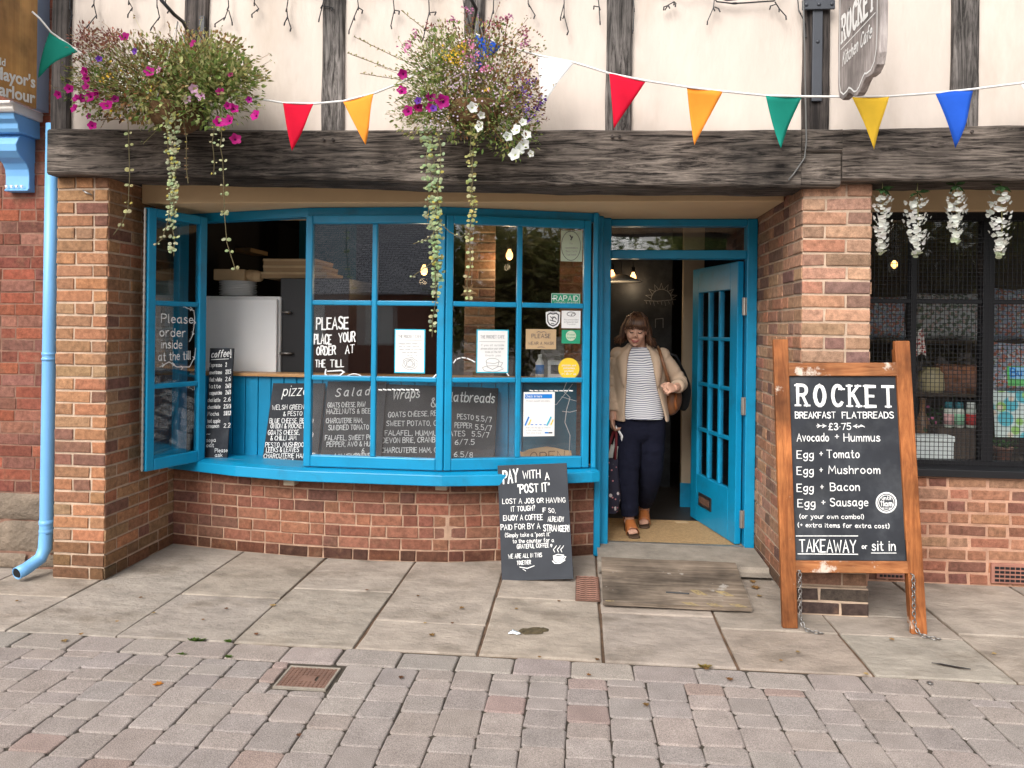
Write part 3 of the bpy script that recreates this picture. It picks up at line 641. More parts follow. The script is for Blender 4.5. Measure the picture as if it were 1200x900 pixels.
bt = MB(); timber(bt, 1.378, 4.4, 2.337, lerp([(1.37, 2.612), (2.3, 2.622), (4.4, 2.64)]), 4.135, 4.42, 0, rng, 50)
timber(bt, 1.170, 1.382, 2.492, 2.613, 4.139, 4.42, 0, rng, 8)
flip_fix(bt.build('timber_beam', M['beam'], bld))
for i, (xa, xb) in enumerate([(-3.15, -3.035), (-2.326, -2.185), (-1.496, -1.366), (-.675, -.559), (.125, .268), (1.185, 1.325), (1.955, 2.092), (2.8, 2.93)]):
    sm_ = MB(); timber(sm_, 2.60, 4.6, xa, xb, 4.185, 4.26, 2, rng, 24, .005)
    flip_fix(sm_.build('timber_stud', M['studdark'] if i in (0, 1, 5) else M['stud'], bld))
pg = MB()
for xx in (-1.46, -1.405, -.63, .16, .20, 2.03, -2.27):
    pg.tube([(xx, 4.146, 2.585 if xx < 2 else 2.59), (xx, 4.128, 2.585 if xx < 2 else 2.59)], .0085, 8)
pg.build('oak_peg', M['studdark'], bld)
fb = MB(); fb.box(-2.80, 1.19, 4.56, 5.32, 2.300, 2.47); fb.build('fascia_board', M['cream'], bld, bevel=.006)
so = MB(); so.box(-3.1, 4.3, 4.42, 5.3, 2.475, 2.52); so.build('soffit', M['dark'], bld)
fb = MB(); fb.box(1.58, 4.3, 4.80, 4.95, 2.282, 2.46); fb.build('fascia_board', M['cream'], bld, bevel=.004)

# ================================================================ INSIDE THE CAFE
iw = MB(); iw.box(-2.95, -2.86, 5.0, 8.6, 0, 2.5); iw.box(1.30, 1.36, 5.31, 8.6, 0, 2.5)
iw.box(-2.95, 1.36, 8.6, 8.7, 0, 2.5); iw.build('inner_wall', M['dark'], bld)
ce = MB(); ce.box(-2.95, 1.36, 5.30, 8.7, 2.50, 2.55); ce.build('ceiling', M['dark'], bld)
tag(MB().box(-2.95, 1.36, 5.22, 8.6, -.03, .05).build('cafe_floor', M['tile']), kind='structure')
# partition closing off the room beside the door
pt = MB(); pt.box(.86, 1.03, 6.42, 6.50, .05, 2.5); pt.build('door_lining', M['intwall'], bld)
pt = MB(); pt.box(.85, 1.04, 6.408, 6.42, .05, .25); pt.build('skirting', M['blue'], bld)
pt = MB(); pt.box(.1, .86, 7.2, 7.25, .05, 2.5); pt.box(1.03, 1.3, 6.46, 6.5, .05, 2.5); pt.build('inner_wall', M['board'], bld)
tw = MB(); tw.box(-2.45, -1.95, 6.35, 6.38, .05, 2.5); tw.build('teal_wall', M['tealdark'], bld)

# ================================================================ BOW WINDOW
win = bld
A_, B_, C_, D_ = V((-2.70, 4.955, 0)), V((-1.775, 4.70, 0)), V((-.852, 4.68, 0)), V((.07, 4.945, 0))
ZS, ZH = .625, 2.245
bay = tag(MB().build('bow_window', M['blue'], bld)) if False else None
def inward(a, b_):
    d = (b_ - a).normalized(); return V((-d.y, d.x, 0))       # away from the street
wf = MB()
# head board in the shade, sill with its apron, corner posts
def strip_along(mb, path, z0, z1, y0, y1):
    for a, b_ in zip(path[:-1], path[1:]):
        n_ = inward(a, b_); d = (b_ - a)
        mb.add([a + n_ * y0 + V((0, 0, z0)), b_ + n_ * y0 + V((0, 0, z0)), b_ + n_ * y1 + V((0, 0, z0)), a + n_ * y1 + V((0, 0, z0)),
                a + n_ * y0 + V((0, 0, z1)), b_ + n_ * y0 + V((0, 0, z1)), b_ + n_ * y1 + V((0, 0, z1)), a + n_ * y1 + V((0, 0, z1))],
               [(0, 3, 2, 1), (4, 5, 6, 7), (0, 1, 5, 4), (1, 2, 6, 5), (2, 3, 7, 6), (3, 0, 4, 7)])
def sweep(mb, path, prof):
    """profile (depth inward, z) swept along the bowed plan"""
    ns = []
    for i in range(len(path)):
        a = path[max(i - 1, 0)]; b_ = path[min(i + 1, len(path) - 1)]
        ns.append(inward(a, b_))
    m = len(prof); vs = [path[i] + ns[i] * d + V((0, 0, z)) for i in range(len(path)) for d, z in prof]
    fs = [(i * m + j, (i + 1) * m + j, (i + 1) * m + (j + 1) % m, i * m + (j + 1) % m) for i in range(len(path) - 1) for j in range(m)] + [tuple(range(m)), tuple((len(path) - 1) * m + j for j in range(m))[::-1]]
    mb.add(vs, fs)
path = [V((-2.80, 4.985, 0)), A_, (A_ + B_) / 2 + V((.01, -.035, 0)), B_, C_, (C_ + D_) / 2 + V((.0, -.03, 0)), D_, V((.112, 4.97, 0))]
mainbox = [A_ + V((-.06, .02, 0)), B_, C_, D_ + V((.03, .01, 0))]
sl = MB(); sweep(sl, path, [(-.035, .535), (.2, .535), (.2, .585), (.20, .622), (.0, .618), (-.052, .606), (-.058, .54)])
sill = sl.build('bow_window', M['blue'], bld); flip_fix(sill)
bv = sill.modifiers.new('Bevel', 'BEVEL'); bv.width = .005; bv.segments = 2
bay = sill
def sub(mb, name, m, **k):
    return mb.build(name, m, bay, **k)
hd = MB(); sweep(hd, mainbox, [(.035, ZH - .005), (.12, ZH - .005), (.12, 2.298), (.035, 2.298)]); flip_fix(sub(hd, 'window_head', M['blue']))
def sash(a, b_, z0, z1, cols, rows, st=.047, mun=.034, top=.056, bot=.075, th=.045, name='sash', hinge=None):
    d = (b_ - a); W = d.length; d.normalize(); n_ = inward(a, b_)
    def bx(mb, u0, u1, q0, q1, y0=0, y1=th):
        c = a + d * (u0 + u1) / 2 + n_ * (y0 + y1) / 2 + V((0, 0, (q0 + q1) / 2))
        mb.obox(c, d * (u1 - u0) / 2, n_ * (y1 - y0) / 2, V((0, 0, (q1 - q0) / 2)))
    fr = MB()
    bx(fr, 0, st, z0, z1); bx(fr, W - st, W, z0, z1); bx(fr, st, W - st, z0, z0 + bot); bx(fr, st, W - st, z1 - top, z1)
    us = [st + (W - 2 * st) * i / cols for i in range(cols + 1)]; zs = rows
    for u in us[1:-1]: bx(fr, u - mun / 2, u + mun / 2, z0 + bot, z1 - top, .004, th - .004)
    for z in zs:
        for u0, u1 in zip(us[:-1], us[1:]):
            bx(fr, u0 + (mun / 2 if u0 > st else 0), u1 - (mun / 2 if u1 < W - st - .001 else 0), z - .016, z + .016, .005, th - .005)
    # glazing bead slopes
    o = sub(fr, name, M['blue'], bevel=.007)
    gl = MB(); bx(gl, st - .004, W - st + .004, z0 + bot - .004, z1 - top + .004, th * .5 - .002, th * .5 + .002)
    sub(gl, 'pane', M['glass'])
    return o
zrow = lambda px, y, pl: PL(px, y, pl[0], pl[3]).z
plBC = plane(B_, C_ - B_, V((0, 0, 1))); plCD = plane(C_, D_ - C_, V((0, 0, 1)))
ROWZ = [zrow(440, 444, plBC), zrow(440, 355, plBC)]
gapd = .004
sash(B_ + (C_ - B_).normalized() * gapd, C_ - (C_ - B_).normalized() * gapd, ZS, ZH, 2, ROWZ)
sash(C_ + (D_ - C_).normalized() * gapd, D_ - (D_ - C_).normalized() * gapd, ZS, ZH, 2, ROWZ)
# the folded pair of leaves at the left
J1 = V((-2.695, 4.47, 0)); F1 = V((-2.535, 4.905, 0))
sash(J1, F1, .605, 2.262, 1, [1.135, 1.665], st=.06, name='folding_sash')
J2 = V((-2.735, 4.475, 0)); F2 = V((-2.775, 4.95, 0))
sash(F2 + V((0, 0, 0)), J2, .605, 2.262, 1, [1.135, 1.665], st=.06, name='folding_sash')
hg = MB(); hg.tube([(-2.716, 4.462, .61), (-2.716, 4.462, 2.255)], .007, 8)
for i in range(40): hg.tube([(-2.716, 4.462, .62 + i * .041), (-2.716, 4.462, .645 + i * .041)], .0095, 8)
sub(hg, 'piano_hinge', M['steel'])
jb = MB(); jb.box(-2.80, -2.735, 4.955, 5.03, .60, 2.298); jb.build('window_jamb', M['blue'], bay, bevel=.004)
# tall mouldings between window and door
po = MB()
po.box(.078, .112, 4.955, 5.10, .62, 2.298); po.box(.105, .150, 5.10, 5.19, 0.0, 2.298); po.box(.125, .205, 5.19, 5.31, .0, 2.298); po.box(.098, .118, 5.0, 5.12, .52, 2.298)
sub(po, 'window_post', M['blue'], bevel=.008)
# little timber blocks under the sill
for px in (343, 519):
    bk = MB(); a = P(px - 7, 575, 4.82); yy = 4.80 if px < 400 else 4.80
    bk.box(a.x, a.x + .075, yy - .04, yy + .06, .485, .530); sub(bk, 'sill_block', M['intwall'], bevel=.003)

# ================================================================ DOOR FRAME AND DOOR
df = MB()
df.box(1.128, 1.196, 5.24, 5.36, 0, 2.298); df.box(.205, 1.128, 5.25, 5.35, 2.250, 2.298); df.box(.205, 1.128, 5.25, 5.35, 2.025, 2.085)
dfo = df.build('door_frame', M['blue'], bld, bevel=.006)
tp = MB(); tp.box(.205, 1.128, 5.298, 5.302, 2.083, 2.26); tp.build('pane', M['glass'], dfo)
th_ = MB(); th_.box(.205, 1.128, 5.222, 5.25, .05, .068); th_.build('threshold', M['steel'], dfo)
HX, HY = 1.118, 5.30; FX, FY = .925, 6.06
dd = V((FX - HX, FY - HY, 0)); DW = dd.length; dd.normalize(); dn = V((-dd.y, dd.x, 0))
if dn.x > 0: dn = -dn
Hp = V((HX, HY, 0))
def dbox(mb, u0, u1, z0, z1, t0=0, t1=.044):
    mb.obox(Hp + dd * (u0 + u1) / 2 + dn * (t0 + t1) / 2 + V((0, 0, (z0 + z1) / 2)), dd * (u1 - u0) / 2, dn * (t1 - t0) / 2, V((0, 0, (z1 - z0) / 2)))
D0, D1 = .062, 2.012
dm = MB(); st = .115
dbox(dm, 0, st, D0, D1); dbox(dm, DW - st, DW, D0, D1); dbox(dm, st, DW - st, D0, D0 + .36); dbox(dm, st, DW - st, D1 - .19, D1)
gz0, gz1 = D0 + .36, D1 - .19
for i in (1, 2):
    u = st + (DW - 2 * st) * i / 3; dbox(dm, u - .014, u + .014, gz0, gz1, .004, .040)
for i in range(1, 4):
    z = gz0 + (gz1 - gz0) * i / 4
    for q in range(3):
        u0 = st + (DW - 2 * st) * q / 3 + (.014 if q else 0); u1 = st + (DW - 2 * st) * (q + 1) / 3 - (.014 if q < 2 else 0); dbox(dm, u0, u1, z - .013, z + .013, .005, .039)
door = dm.build('door', M['blue'], bld, bevel=.005)
gp = MB(); dbox(gp, st - .003, DW - st + .003, gz0 - .003, gz1 + .003, .020, .024); gp.build('pane', M['glass'], door)
lb = MB(); dbox(lb, DW / 2 - .01, DW / 2 + .22, D0 + .13, D0 + .23, .044, .052); lb.build('letterbox', M['iron'], door, bevel=.003)
lb = MB(); dbox(lb, DW / 2 + .02, DW / 2 + .19, D0 + .155, D0 + .205, .052, .056); lb.build('letterbox_flap', M['rust'], door)
for z in (1.70, 1.02, .25):
    h_ = MB(); h_.box(1.098, 1.127, 5.236, 5.248, z - .06, z + .06); h_.tube([(1.112, 5.235, z - .06), (1.112, 5.235, z + .06)], .007, 8)
    h_.build('hinge', M['steel'], door)

# ================================================================ RIGHT-HAND SHOP WINDOW
sw = MB()
SY = 4.86
def swx(px, y=SY): return P(px, 400, y).x
def swz(py, px=1100, y=SY): return P(px, py, y).z
WZ0, WZ1 = .70, 2.285
X_m1, X_m2 = swx(1071), swx(1162)
sw.box(1.57, 4.2, SY, SY + .07, WZ1 - .055, WZ1); sw.box(1.57, 4.2, SY, SY + .07, WZ0 - .005, WZ0 + .05)
sw.box(X_m1 - .018, X_m1 + .018, SY + .005, SY + .06, WZ0 + .05, WZ1 - .055)
sw.box(X_m2 - .052, X_m2 + .012, SY, SY + .07, WZ0 + .05, WZ1 - .055); sw.box(1.57, 1.60, SY, SY + .07, WZ0 + .05, WZ1 - .055)
zb = swz(353)
for xa, xb in ((1.60, X_m1 - .018), (X_m1 + .018, X_m2 - .052), (X_m2 + .012, 3.45)): sw.box(xa, xb, SY + .008, SY + .058, zb - .014, zb + .014)
sw.box(X_m2 + .85, X_m2 + .91, SY, SY + .07, WZ0 + .05, WZ1 - .055)
swo = sw.build('shop_window', M['black'], bld, bevel=.003)
sb_ = MB(); sb_.add([(1.57, 4.78, .66), (4.2, 4.78, .66), (4.2, 4.78, .705), (1.57, 4.78, .705), (4.2, 4.90, .722), (1.57, 4.90, .722), (4.2, 4.90, .66), (1.57, 4.90, .66)], [(0, 1, 2, 3), (3, 2, 4, 5), (5, 4, 6, 7), (7, 6, 1, 0), (1, 6, 4, 2), (0, 3, 5, 7)])
sb_.build('window_sill', M['black'], swo, bevel=.004)
MB().box(1.58, 4.2, SY + .034, SY + .037, WZ0 + .03, WZ1 - .03).build('pane', M['glass2'], swo)
wm = MB(); x = 1.605
wr = random.Random(3)
while x < 4.0:
    wm.box(x - .0016, x + .0016, SY - .012, SY - .0098, WZ0 + .02, WZ1 - .02); x += .0262
z = WZ0 + .03
while z < WZ1 - .03:
    wm.box(1.6, 4.0, SY - .0098, SY - .0076, z - .0016, z + .0016); z += .0262 if abs(z - 1.1) > .25 else .0262
wm.build('wire_mesh', M['black'], swo)
# room behind it
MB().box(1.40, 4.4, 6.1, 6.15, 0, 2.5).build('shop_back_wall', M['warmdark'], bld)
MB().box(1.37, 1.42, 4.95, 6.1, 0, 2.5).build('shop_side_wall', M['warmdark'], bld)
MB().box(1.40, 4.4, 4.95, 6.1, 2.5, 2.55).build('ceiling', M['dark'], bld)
# display counter with two levels
dc = thing('display_shelving', 'dark wooden display shelving behind the wire mesh of the right shop window', 'shelving', (2.4, 5.2, 0))
MB().box(1.60, 3.9, 4.96, 5.35, .70, .725).build('shelf', M['warmdark'], dc, bevel=.002)
MB().box(1.60, 3.9, 5.36, 5.62, 1.10, 1.125).build('shelf', M['warmdark'], dc, bevel=.002)
MB().box(1.60, 3.9, 5.62, 5.9, 1.46, 1.485).build('shelf', M['warmdark'], dc, bevel=.002)
for xx in (1.605, 2.75, 3.86):
    MB().box(xx, xx + .035, 5.40, 5.86, .0, 1.10).build('shelf_support', M['warmdark'], dc)
    MB().box(xx, xx + .035, 5.66, 5.86, 1.125, 1.46).build('shelf_support', M['warmdark'], dc)
def patterned(name, base, spots, scale=26, th=(.42, .48)):
    m = bpy.data.materials.new(name); m.use_nodes = True; t = m.node_tree; b = t.nodes['Principled BSDF']; b.inputs['Roughness'].default_value = .85
    tc = N(t, 'ShaderNodeTexCoord'); col = None
    rg = N(t, 'ShaderNodeRGB'); rg.outputs[0].default_value = (*base, 1); col = rg.outputs[0]
    for i, sp in enumerate(spots):
        vo = N(t, 'ShaderNodeTexVoronoi', Scale=scale * (1 + .23 * i)); mp = N(t, 'ShaderNodeMapping'); mp.inputs['Location'].default_value = (i * 3.3, i * 1.7, i)
        t.links.new(tc.outputs['Object'], mp.inputs[0]); t.links.new(mp.outputs[0], vo.inputs['Vector'])
        mr = N(t, 'ShaderNodeMapRange'); mr.inputs['From Min'].default_value = th[0] - .1 * i; mr.inputs['From Max'].default_value = th[1] - .1 * i; mr.inputs['To Min'].default_value = 1; mr.inputs['To Max'].default_value = 0
        t.links.new(vo.outputs['Distance'], mr.inputs[0]); mx = N(t, 'ShaderNodeMix', data_type='RGBA'); t.links.new(mr.outputs[0], mx.inputs[0]); t.links.new(col, mx.inputs[6]); mx.inputs[7].default_value = (*sp, 1); col = mx.outputs[2]
    t.links.new(col, b.inputs['Base Color']); return m
floral = patterned('floral_cloth', (.42, .45, .58), [(.62, .22, .16), (.75, .75, .75), (.10, .22, .10)], 34)
floral2 = patterned('pale_floral_cloth', (.62, .60, .60), [(.16, .20, .14), (.58, .40, .36)], 30)
floralnavy = patterned('navy_floral_canvas', (.016, .015, .032), [(.58, .52, .52), (.45, .18, .20), (.05, .07, .14)], 20, (.24, .27))
def cushion(name, label, px, py, wpx, hpx, y, m, zsit=None, cat='cushion'):
    c = P(px, py, y); k_ = y / FPX * 1.06; hw, hh = wpx * k_ / 2, hpx * k_ / 2
    if zsit is not None: c.z = zsit + hh * .98
    vs = []; n_ = 14
    mb = MB()
    for sgn in (-1, 1):
        b0 = len(vs)
        for i in range(n_ + 1):
            for q in range(n_ + 1):
                a = 2 * i / n_ - 1; b_ = 2 * q / n_ - 1
                puff = (max(0, (1 - a ** 4)) * max(0, (1 - b_ ** 4))) ** .5 * .065 * (1 + .3 * noise.noise(V((a * 2, b_ * 2, px))))
                pin = 1 - .07 * (1 - abs(b_)) - .0; pin2 = 1 - .07 * (1 - abs(a))
                vs.append((c.x + a * hw * pin, c.y + sgn * puff, c.z + b_ * hh * pin2))
    fs = []
    for s_ in range(2):
        o_ = s_ * (n_ + 1) ** 2
        for i in range(n_):
            for q in range(n_): a = o_ + i * (n_ + 1) + q; fs.append((a, a + 1, a + n_ + 2, a + n_ + 1))
    mb.add(vs, fs)
    o = mb.build(name, m, origin=(c.x, c.y, c.z - hh), smooth=True); return tag(o, label, cat)
cushion('cushion', 'blue and red floral cushion at the pier end of the top display shelf', 1036, 335, 46, 46, 5.75, floral, 1.485)
cushion('cushion', 'wide pale cushion with dark sprigs in the middle of the top display shelf', 1107, 330, 76, 50, 5.75, floral2, 1.485)
cushion('cushion', 'blue floral cushion right of the thick black mullion on the top shelf', 1188, 338, 46, 56, 5.75, floral, 1.485)
cushion('cushion', 'blue floral cushion leaning behind the bright leaflet at right edge', 1190, 395, 50, 54, 5.48, floral, 1.125)
def lathe_thing(name, label, cat, prof, px, z, y, m, seg=18, smooth=True):
    c = P(px, 400, y); o = MB().lathe(prof, (c.x, y, z), seg).build(name, m, origin=(c.x, y, z), smooth=smooth); return tag(o, label, cat)
# round plate on the middle shelf, leaning
pc = P(1035, 378, 5.5); pt_ = MB(); R_ = .10
prof = [(0, .004), (.055, .004), (.065, .010), (R_, .016), (R_, .021), (.06, .016), (0, .010)]
Rm = Matrix.Rotation(rad(78), 3, 'X'); pv_ = []
for (r_, z_) in prof:
    for j in range(22): q = 2 * math.pi * j / 22; pv_.append(V((pc.x, 5.5, 1.125 + R_)) + Rm @ V((r_ * math.cos(q), r_ * math.sin(q), z_)))
pt_.add(pv_, [(i * 22 + j, i * 22 + (j + 1) % 22, (i + 1) * 22 + (j + 1) % 22, (i + 1) * 22 + j) for i in range(len(prof) - 1) for j in range(22)])
tag(pt_.build('plate', patterned('blue_plate', (.03, .05, .12), [(.10, .14, .26)], 40), origin=(pc.x, 5.5, 1.125), smooth=True), 'dark blue round plate propped on the middle shelf near the pier', 'plate')
def folded_cloth(px, py0, py1, y, wpx, m, label):
    a = P(px, py0, y); b_ = P(px, py1, y); w_ = wpx * y / FPX; n_ = 10; vs = []; fs = []
    for i in range(n_ + 1):
        t = i / n_
        for q in range(9):
            s_ = q / 8 - .5; ww = w_ * (.25 + .75 * t ** .7)
            vs.append((a.x + s_ * ww, y + .018 * math.sin(q * 1.9) * (.3 + t), a.z + (b_.z - a.z) * t + .02 * math.cos(s_ * 5) * t))
    for i in range(n_):
        for q in range(8): k = i * 9 + q; fs.append((k, k + 1, k + 10, k + 9))
    o = MB().add(vs, fs).build('hanging_cloth', m, origin=(a.x, y, b_.z), smooth=True); s_ = o.modifiers.new('Solidify', 'SOLIDIFY'); s_.thickness = .004
    tag(o, label, 'cloth')
folded_cloth(1079, 386, 418, 5.05, 15, patterned('red_sprig_cloth', (.70, .62, .58), [(.45, .05, .05)], 60), 'small white and red cloth hung to a point behind the mesh above the menu board')
# pale storage jar, basket
lathe_thing('jar', 'yellowish round jar on middle shelf between dark mullion and cloth', 'jar', [(.0, 0), (.075, 0), (.085, .02), (.085, .13), (.06, .15), (.06, .17), (.0, .17)], 1092, 1.125, 5.48, mat('buff_glaze', (.48, .38, .20), rough=.4))
lathe_thing('basket', 'round woven rust coloured basket at the middle of the shelf', 'basket', [(.0, 0), (.13, 0), (.16, .12), (.165, .19), (.15, .19), (.0, .16)], 1125, 1.125, 5.49, mat('rust_basket', (.27, .10, .05), rough=.9, scale=40, var=.5, bump=1))
lathe_thing('brown_jug', 'tall brown stoneware bottle standing on the front display shelf', 'bottle', [(0, 0), (.045, 0), (.05, .03), (.05, .20), (.02, .27), (.018, .36), (.024, .37), (0, .37)], 1082, .725, 5.28, mat('brown_stoneware', (.20, .10, .05), rough=.3))
bx_ = thing('white_box', 'long white box with a lid resting at the front of the shop window', 'box', (P(1090, 525, 5.0).x, 5.02, .725))
a = P(1090, 525, 5.0).x
MB().box(a - .125, a + .125, 4.96, 5.08, .725, .85).build('box_body', M['white'], bx_, bevel=.004)
MB().box(a - .13, a + .13, 4.955, 5.085, .85, .885).build('lid', M['white'], bx_, bevel=.004)
def bottle(px, y, z, capm, labm, label):
    x = P(px, 480, y).x; t = thing('bottle', label, 'bottle', (x, y, z))
    MB().lathe([(0, 0), (.026, 0), (.03, .01), (.03, .11), (.026, .125)], (x, y, z), 14).build('bottle_body', mat('pale_glass_bottle', (.60, .62, .55), rough=.25, var=.03, bump=0), t, smooth=True)
    MB().lathe([(.0305, .02), (.0305, .09)], (x, y, z), 14).build('paper_label', labm, t, smooth=True)
    MB().lathe([(.026, .125), (.024, .165), (.0, .165)], (x, y, z), 14).build('cap', capm, t, smooth=True)
sbz = 1.125; dkt = mat('dark_teal_cap', (.03, .16, .20), rough=.4, bump=0)
stp = MB().box(P(1100, 480, 5.12).x - .02, P(1150, 480, 5.12).x + .05, 5.08, 5.30, .725, .92).build('display_plinth', M['warmdark'], origin=(P(1125, 480, 5.2).x, 5.2, .725), bevel=.004); tag(stp, 'low dark wooden riser carrying three little bottles in shop window', 'riser')
bottle(1112, 5.14, .92, dkt, mat('pink_label', (.65, .35, .35), bump=0), 'small bottle with pink and white label, first on the riser from the pier')
bottle(1124, 5.14, .92, dkt, mat('green_label', (.25, .50, .32), bump=0), 'small bottle with a pale green label between pink and red ones')
bottle(1138, 5.14, .92, M['palewhite'], mat('red_label', (.55, .03, .03), bump=0), 'small bottle with red label beside the thick mullion on the riser')
# potted plants in the window
def small_plant(px, y, z, h_, label, flower=None, n_=60, sp=.10):
    x = P(px, 480, y).x; r = random.Random(px); t = thing('potted_plant', label, 'plant', (x, y, z))
    MB().lathe([(0, 0), (.04, 0), (.052, .075), (.056, .075), (.056, .09), (.046, .09), (0, .08)], (x, y, z), 14).build('pot', M['redclay'], t, smooth=True)
    mb = MB()
    for i in range(n_):
        b = V((x + r.gauss(0, sp * .5), y + r.gauss(0, sp * .4), z + .09 + abs(r.gauss(0, .5)) * h_)); d = V((r.uniform(-1, 1), r.uniform(-1, .4), r.uniform(-.5, 1))).normalized() * r.uniform(.02, .04); s_ = d.cross(V((r.random(), r.random(), r.random()))).normalized() * .012
        c = cvar((.05, .12, .035), r, .5); mb.add([b, b + d * .5 + s_, b + d, b + d * .5 - s_], [(0, 1, 2, 3)], col=c)
        mb.tube([(x, y, z + .08), b], .0016, 4, False, col=(.06, .09, .03))
    mb.build('foliage', M['leaf'], t)
    if flower:
        fb_ = MB()
        for i in range(16):
            c_ = V((x + r.gauss(0, sp * .6), y - .02 + r.gauss(0, sp * .4), z + .11 + abs(r.gauss(0, .5)) * h_)); fb_.ell(c_, .011, .011, .011, seg=6, rings=4, col=cvar(flower, r, .2))
        fb_.build('blossom', M['petal'], t)
small_plant(1096, 5.30, .725, .22, 'pink flowering pot plant behind the white box in the shop window', (.62, .16, .30), 80, .13)
small_plant(1176, 5.06, .725, .07, 'low leafy pot plant standing by the foot of the thick mullion', None, 60, .10)
small_plant(1060, 5.2, .725, .10, 'leafy pot plant half hidden behind the menu board at shop window', None, 70, .12)
# lamp and leaflets
lm = P(1048, 310, 5.7); lt = thing('table_lamp', 'small lit lamp glowing orange in the top left of the shop window', 'lamp', (lm.x, 5.70, lm.z))
MB().ell((lm.x, 5.70, lm.z), .022, .022, .03).build('bulb', M['bulb'], lt, smooth=True)
MB().tube([(lm.x, 5.70, lm.z + .03), (lm.x, 5.70, 2.5)], .004, 6).build('flex', M['black'], lt)
pl = plane((2.8, 5.0, .73), (1, 0, 0), (0, .12, 1))
lf = thing('leaflet', 'bright green and blue leaflet propped at right end of shop window', 'leaflet', (2.8, 4.98, .75)); mb = MB(); a, w_, h_ = pquad(mb, 1181, 429, 1230, 452, pl, .003); mb.build('sheet', mat('bright_green', (.10, .45, .12), bump=0), lf)
mb = MB(); pquad(mb, 1183, 430, 1229, 444, pl, .0045); mb.build('band', mat('sky_blue', (.25, .50, .75), bump=0), lf)
mb = MB(); pw(mb, 'Butter', 1184, 441, 9, (pl[0], pl[1], pl[2], pl[3]), 1222, weight=.2, lift=.006); mb.build('lettering', M['nhsblue'], lf)
lf2 = thing('art_print', 'pale art print with aqua and green washes beneath the green leaflet', 'print', (2.75, 4.99, .75)); mb = MB(); pquad(mb, 1166, 458, 1240, 512, pl, .003); mb.build('sheet', patterned('washes', (.62, .68, .66), [(.10, .45, .55), (.30, .52, .14), (.70, .55, .45)], 9, (.4, .5)), lf2)

# ================================================================ NEIGHBOURING BUILDING ON THE LEFT
nb = thing('neighbouring_building', 'old red brick building with stone plinth and pale blue corbel at left edge', 'building', (-3.8, 4.5, 0))
BR_N = [(.27, .085, .052), (.24, .08, .052), (.31, .10, .058), (.22, .075, .052), (.20, .09, .068), (.27, .12, .088), (.17, .068, .052)]
n1 = MB(); r5 = random.Random(51)
bricks(n1, [(-5.6, 4.39), (-3.135, 4.39)], (0, -1, 0), .47, 4.6, .0735, BR_N, r5, gap=.007, proud=.003, j=.003, edge=0)
n1.build('brick_wall', [M['brick'], M['mortar_dark']], nb)
ps = MB(); r6 = random.Random(53)
for (z0, z1) in ((0, .10), (.10, .30), (.30, .47)):
    x = -5.6
    while x < -3.13:
        L_ = r6.uniform(.28, .5); x1_ = min(x + L_, -3.13)
        n_ = 6; vs = []; y_ = 4.365 + r6.uniform(-.01, .012)
        for i in range(n_ + 1):
            for q in range(n_ + 1):
                a, b_ = i / n_, q / n_; e = min(a, 1 - a, b_, 1 - b_)
                vs.append((x + .006 + (x1_ - x - .012) * a, y_ + (.016 if e == 0 else 0) + .014 * noise.noise(V((a * 3 + x * 5, b_ * 3, z0 * 9))), z0 + .005 + (z1 - z0 - .01) * b_))
        ps.add(vs, [(i * (n_ + 1) + q, (i + 1) * (n_ + 1) + q, (i + 1) * (n_ + 1) + q + 1, i * (n_ + 1) + q + 1) for i in range(n_) for q in range(n_)])
        x = x1_
ps.build('stone_plinth', M['stone'], nb, smooth=True)
MB().add([(-5.6, 4.388, 0), (-3.13, 4.388, 0), (-3.13, 4.388, .47), (-5.6, 4.388, .47)], [(0, 1, 2, 3)]).build('plinth_mortar', M['mortar_dark'], nb)
# scrolled corbel (profile in y-z, extruded along x) with its capital
cx0, cx1 = P(1, 180, 4.3).x, P(29, 180, 4.3).x
yb = 4.392; ztop = P(20, 155, 4.22).z; zbot = P(20, 224, 4.33).z
cor = []
hh = ztop - zbot
S = [(0, 0), (.10, 0), (.105, .03), (.085, .06), (.085, .28), (.095, .40), (.13, .50), (.20, .58), (.255, .68), (.265, .80), (.235, .92), (.19, 1.0), (0, 1.0)]
mb = MB(); mb.prism([(p[0], p[1]) for p in S], (cx0, yb, zbot), (0, -.62, 0), (0, 0, hh), (1, 0, 0), cx1 - cx0); mb.build('corbel', M['pale'], nb, bevel=.006)
mb = MB()
for i in range(4): mb.prism([(0, 0), (1, 0), (.5, -1)], (cx0 + .012 + i * .033, yb - .068, zbot + .035), (.02, 0, 0), (0, 0, .02), (0, -1, 0), .006)
mb.build('corbel_tooth', M['palewhite'], nb)
mb = MB(); kx0, kx1 = cx0 - .02, cx1 + .02
prof = [(0, 0), (.17, 0), (.185, .02), (.19, .05), (.215, .07), (.225, .105), (0, .105)]
mb.prism(prof, (kx0 - .02, yb, ztop), (0, -1, 0), (0, 0, 1), (1, 0, 0), kx1 - kx0 + .03); mb.build('corbel_capital', M['pale'], nb, bevel=.004)
zc = ztop + .105
mb = MB(); mb.prism([(0, 0), (.24, 0), (.255, .015), (.255, .03), (.28, .04), (.28, .055), (0, .055)], (-5.6, yb, zc), (0, -1, 0), (0, 0, 1), (1, 0, 0), 5.6 + kx1 + .03); mb.build('cornice', M['palewhite'], nb, bevel=.004)
yS = 4.05
fx = P(57, 60, 4.38).x
mb = MB(); mb.box(fx - .05, fx, 4.14, 4.39, zc + .058, 4.2); mb.build('fascia_end', M['greyblue'], nb, bevel=.004)
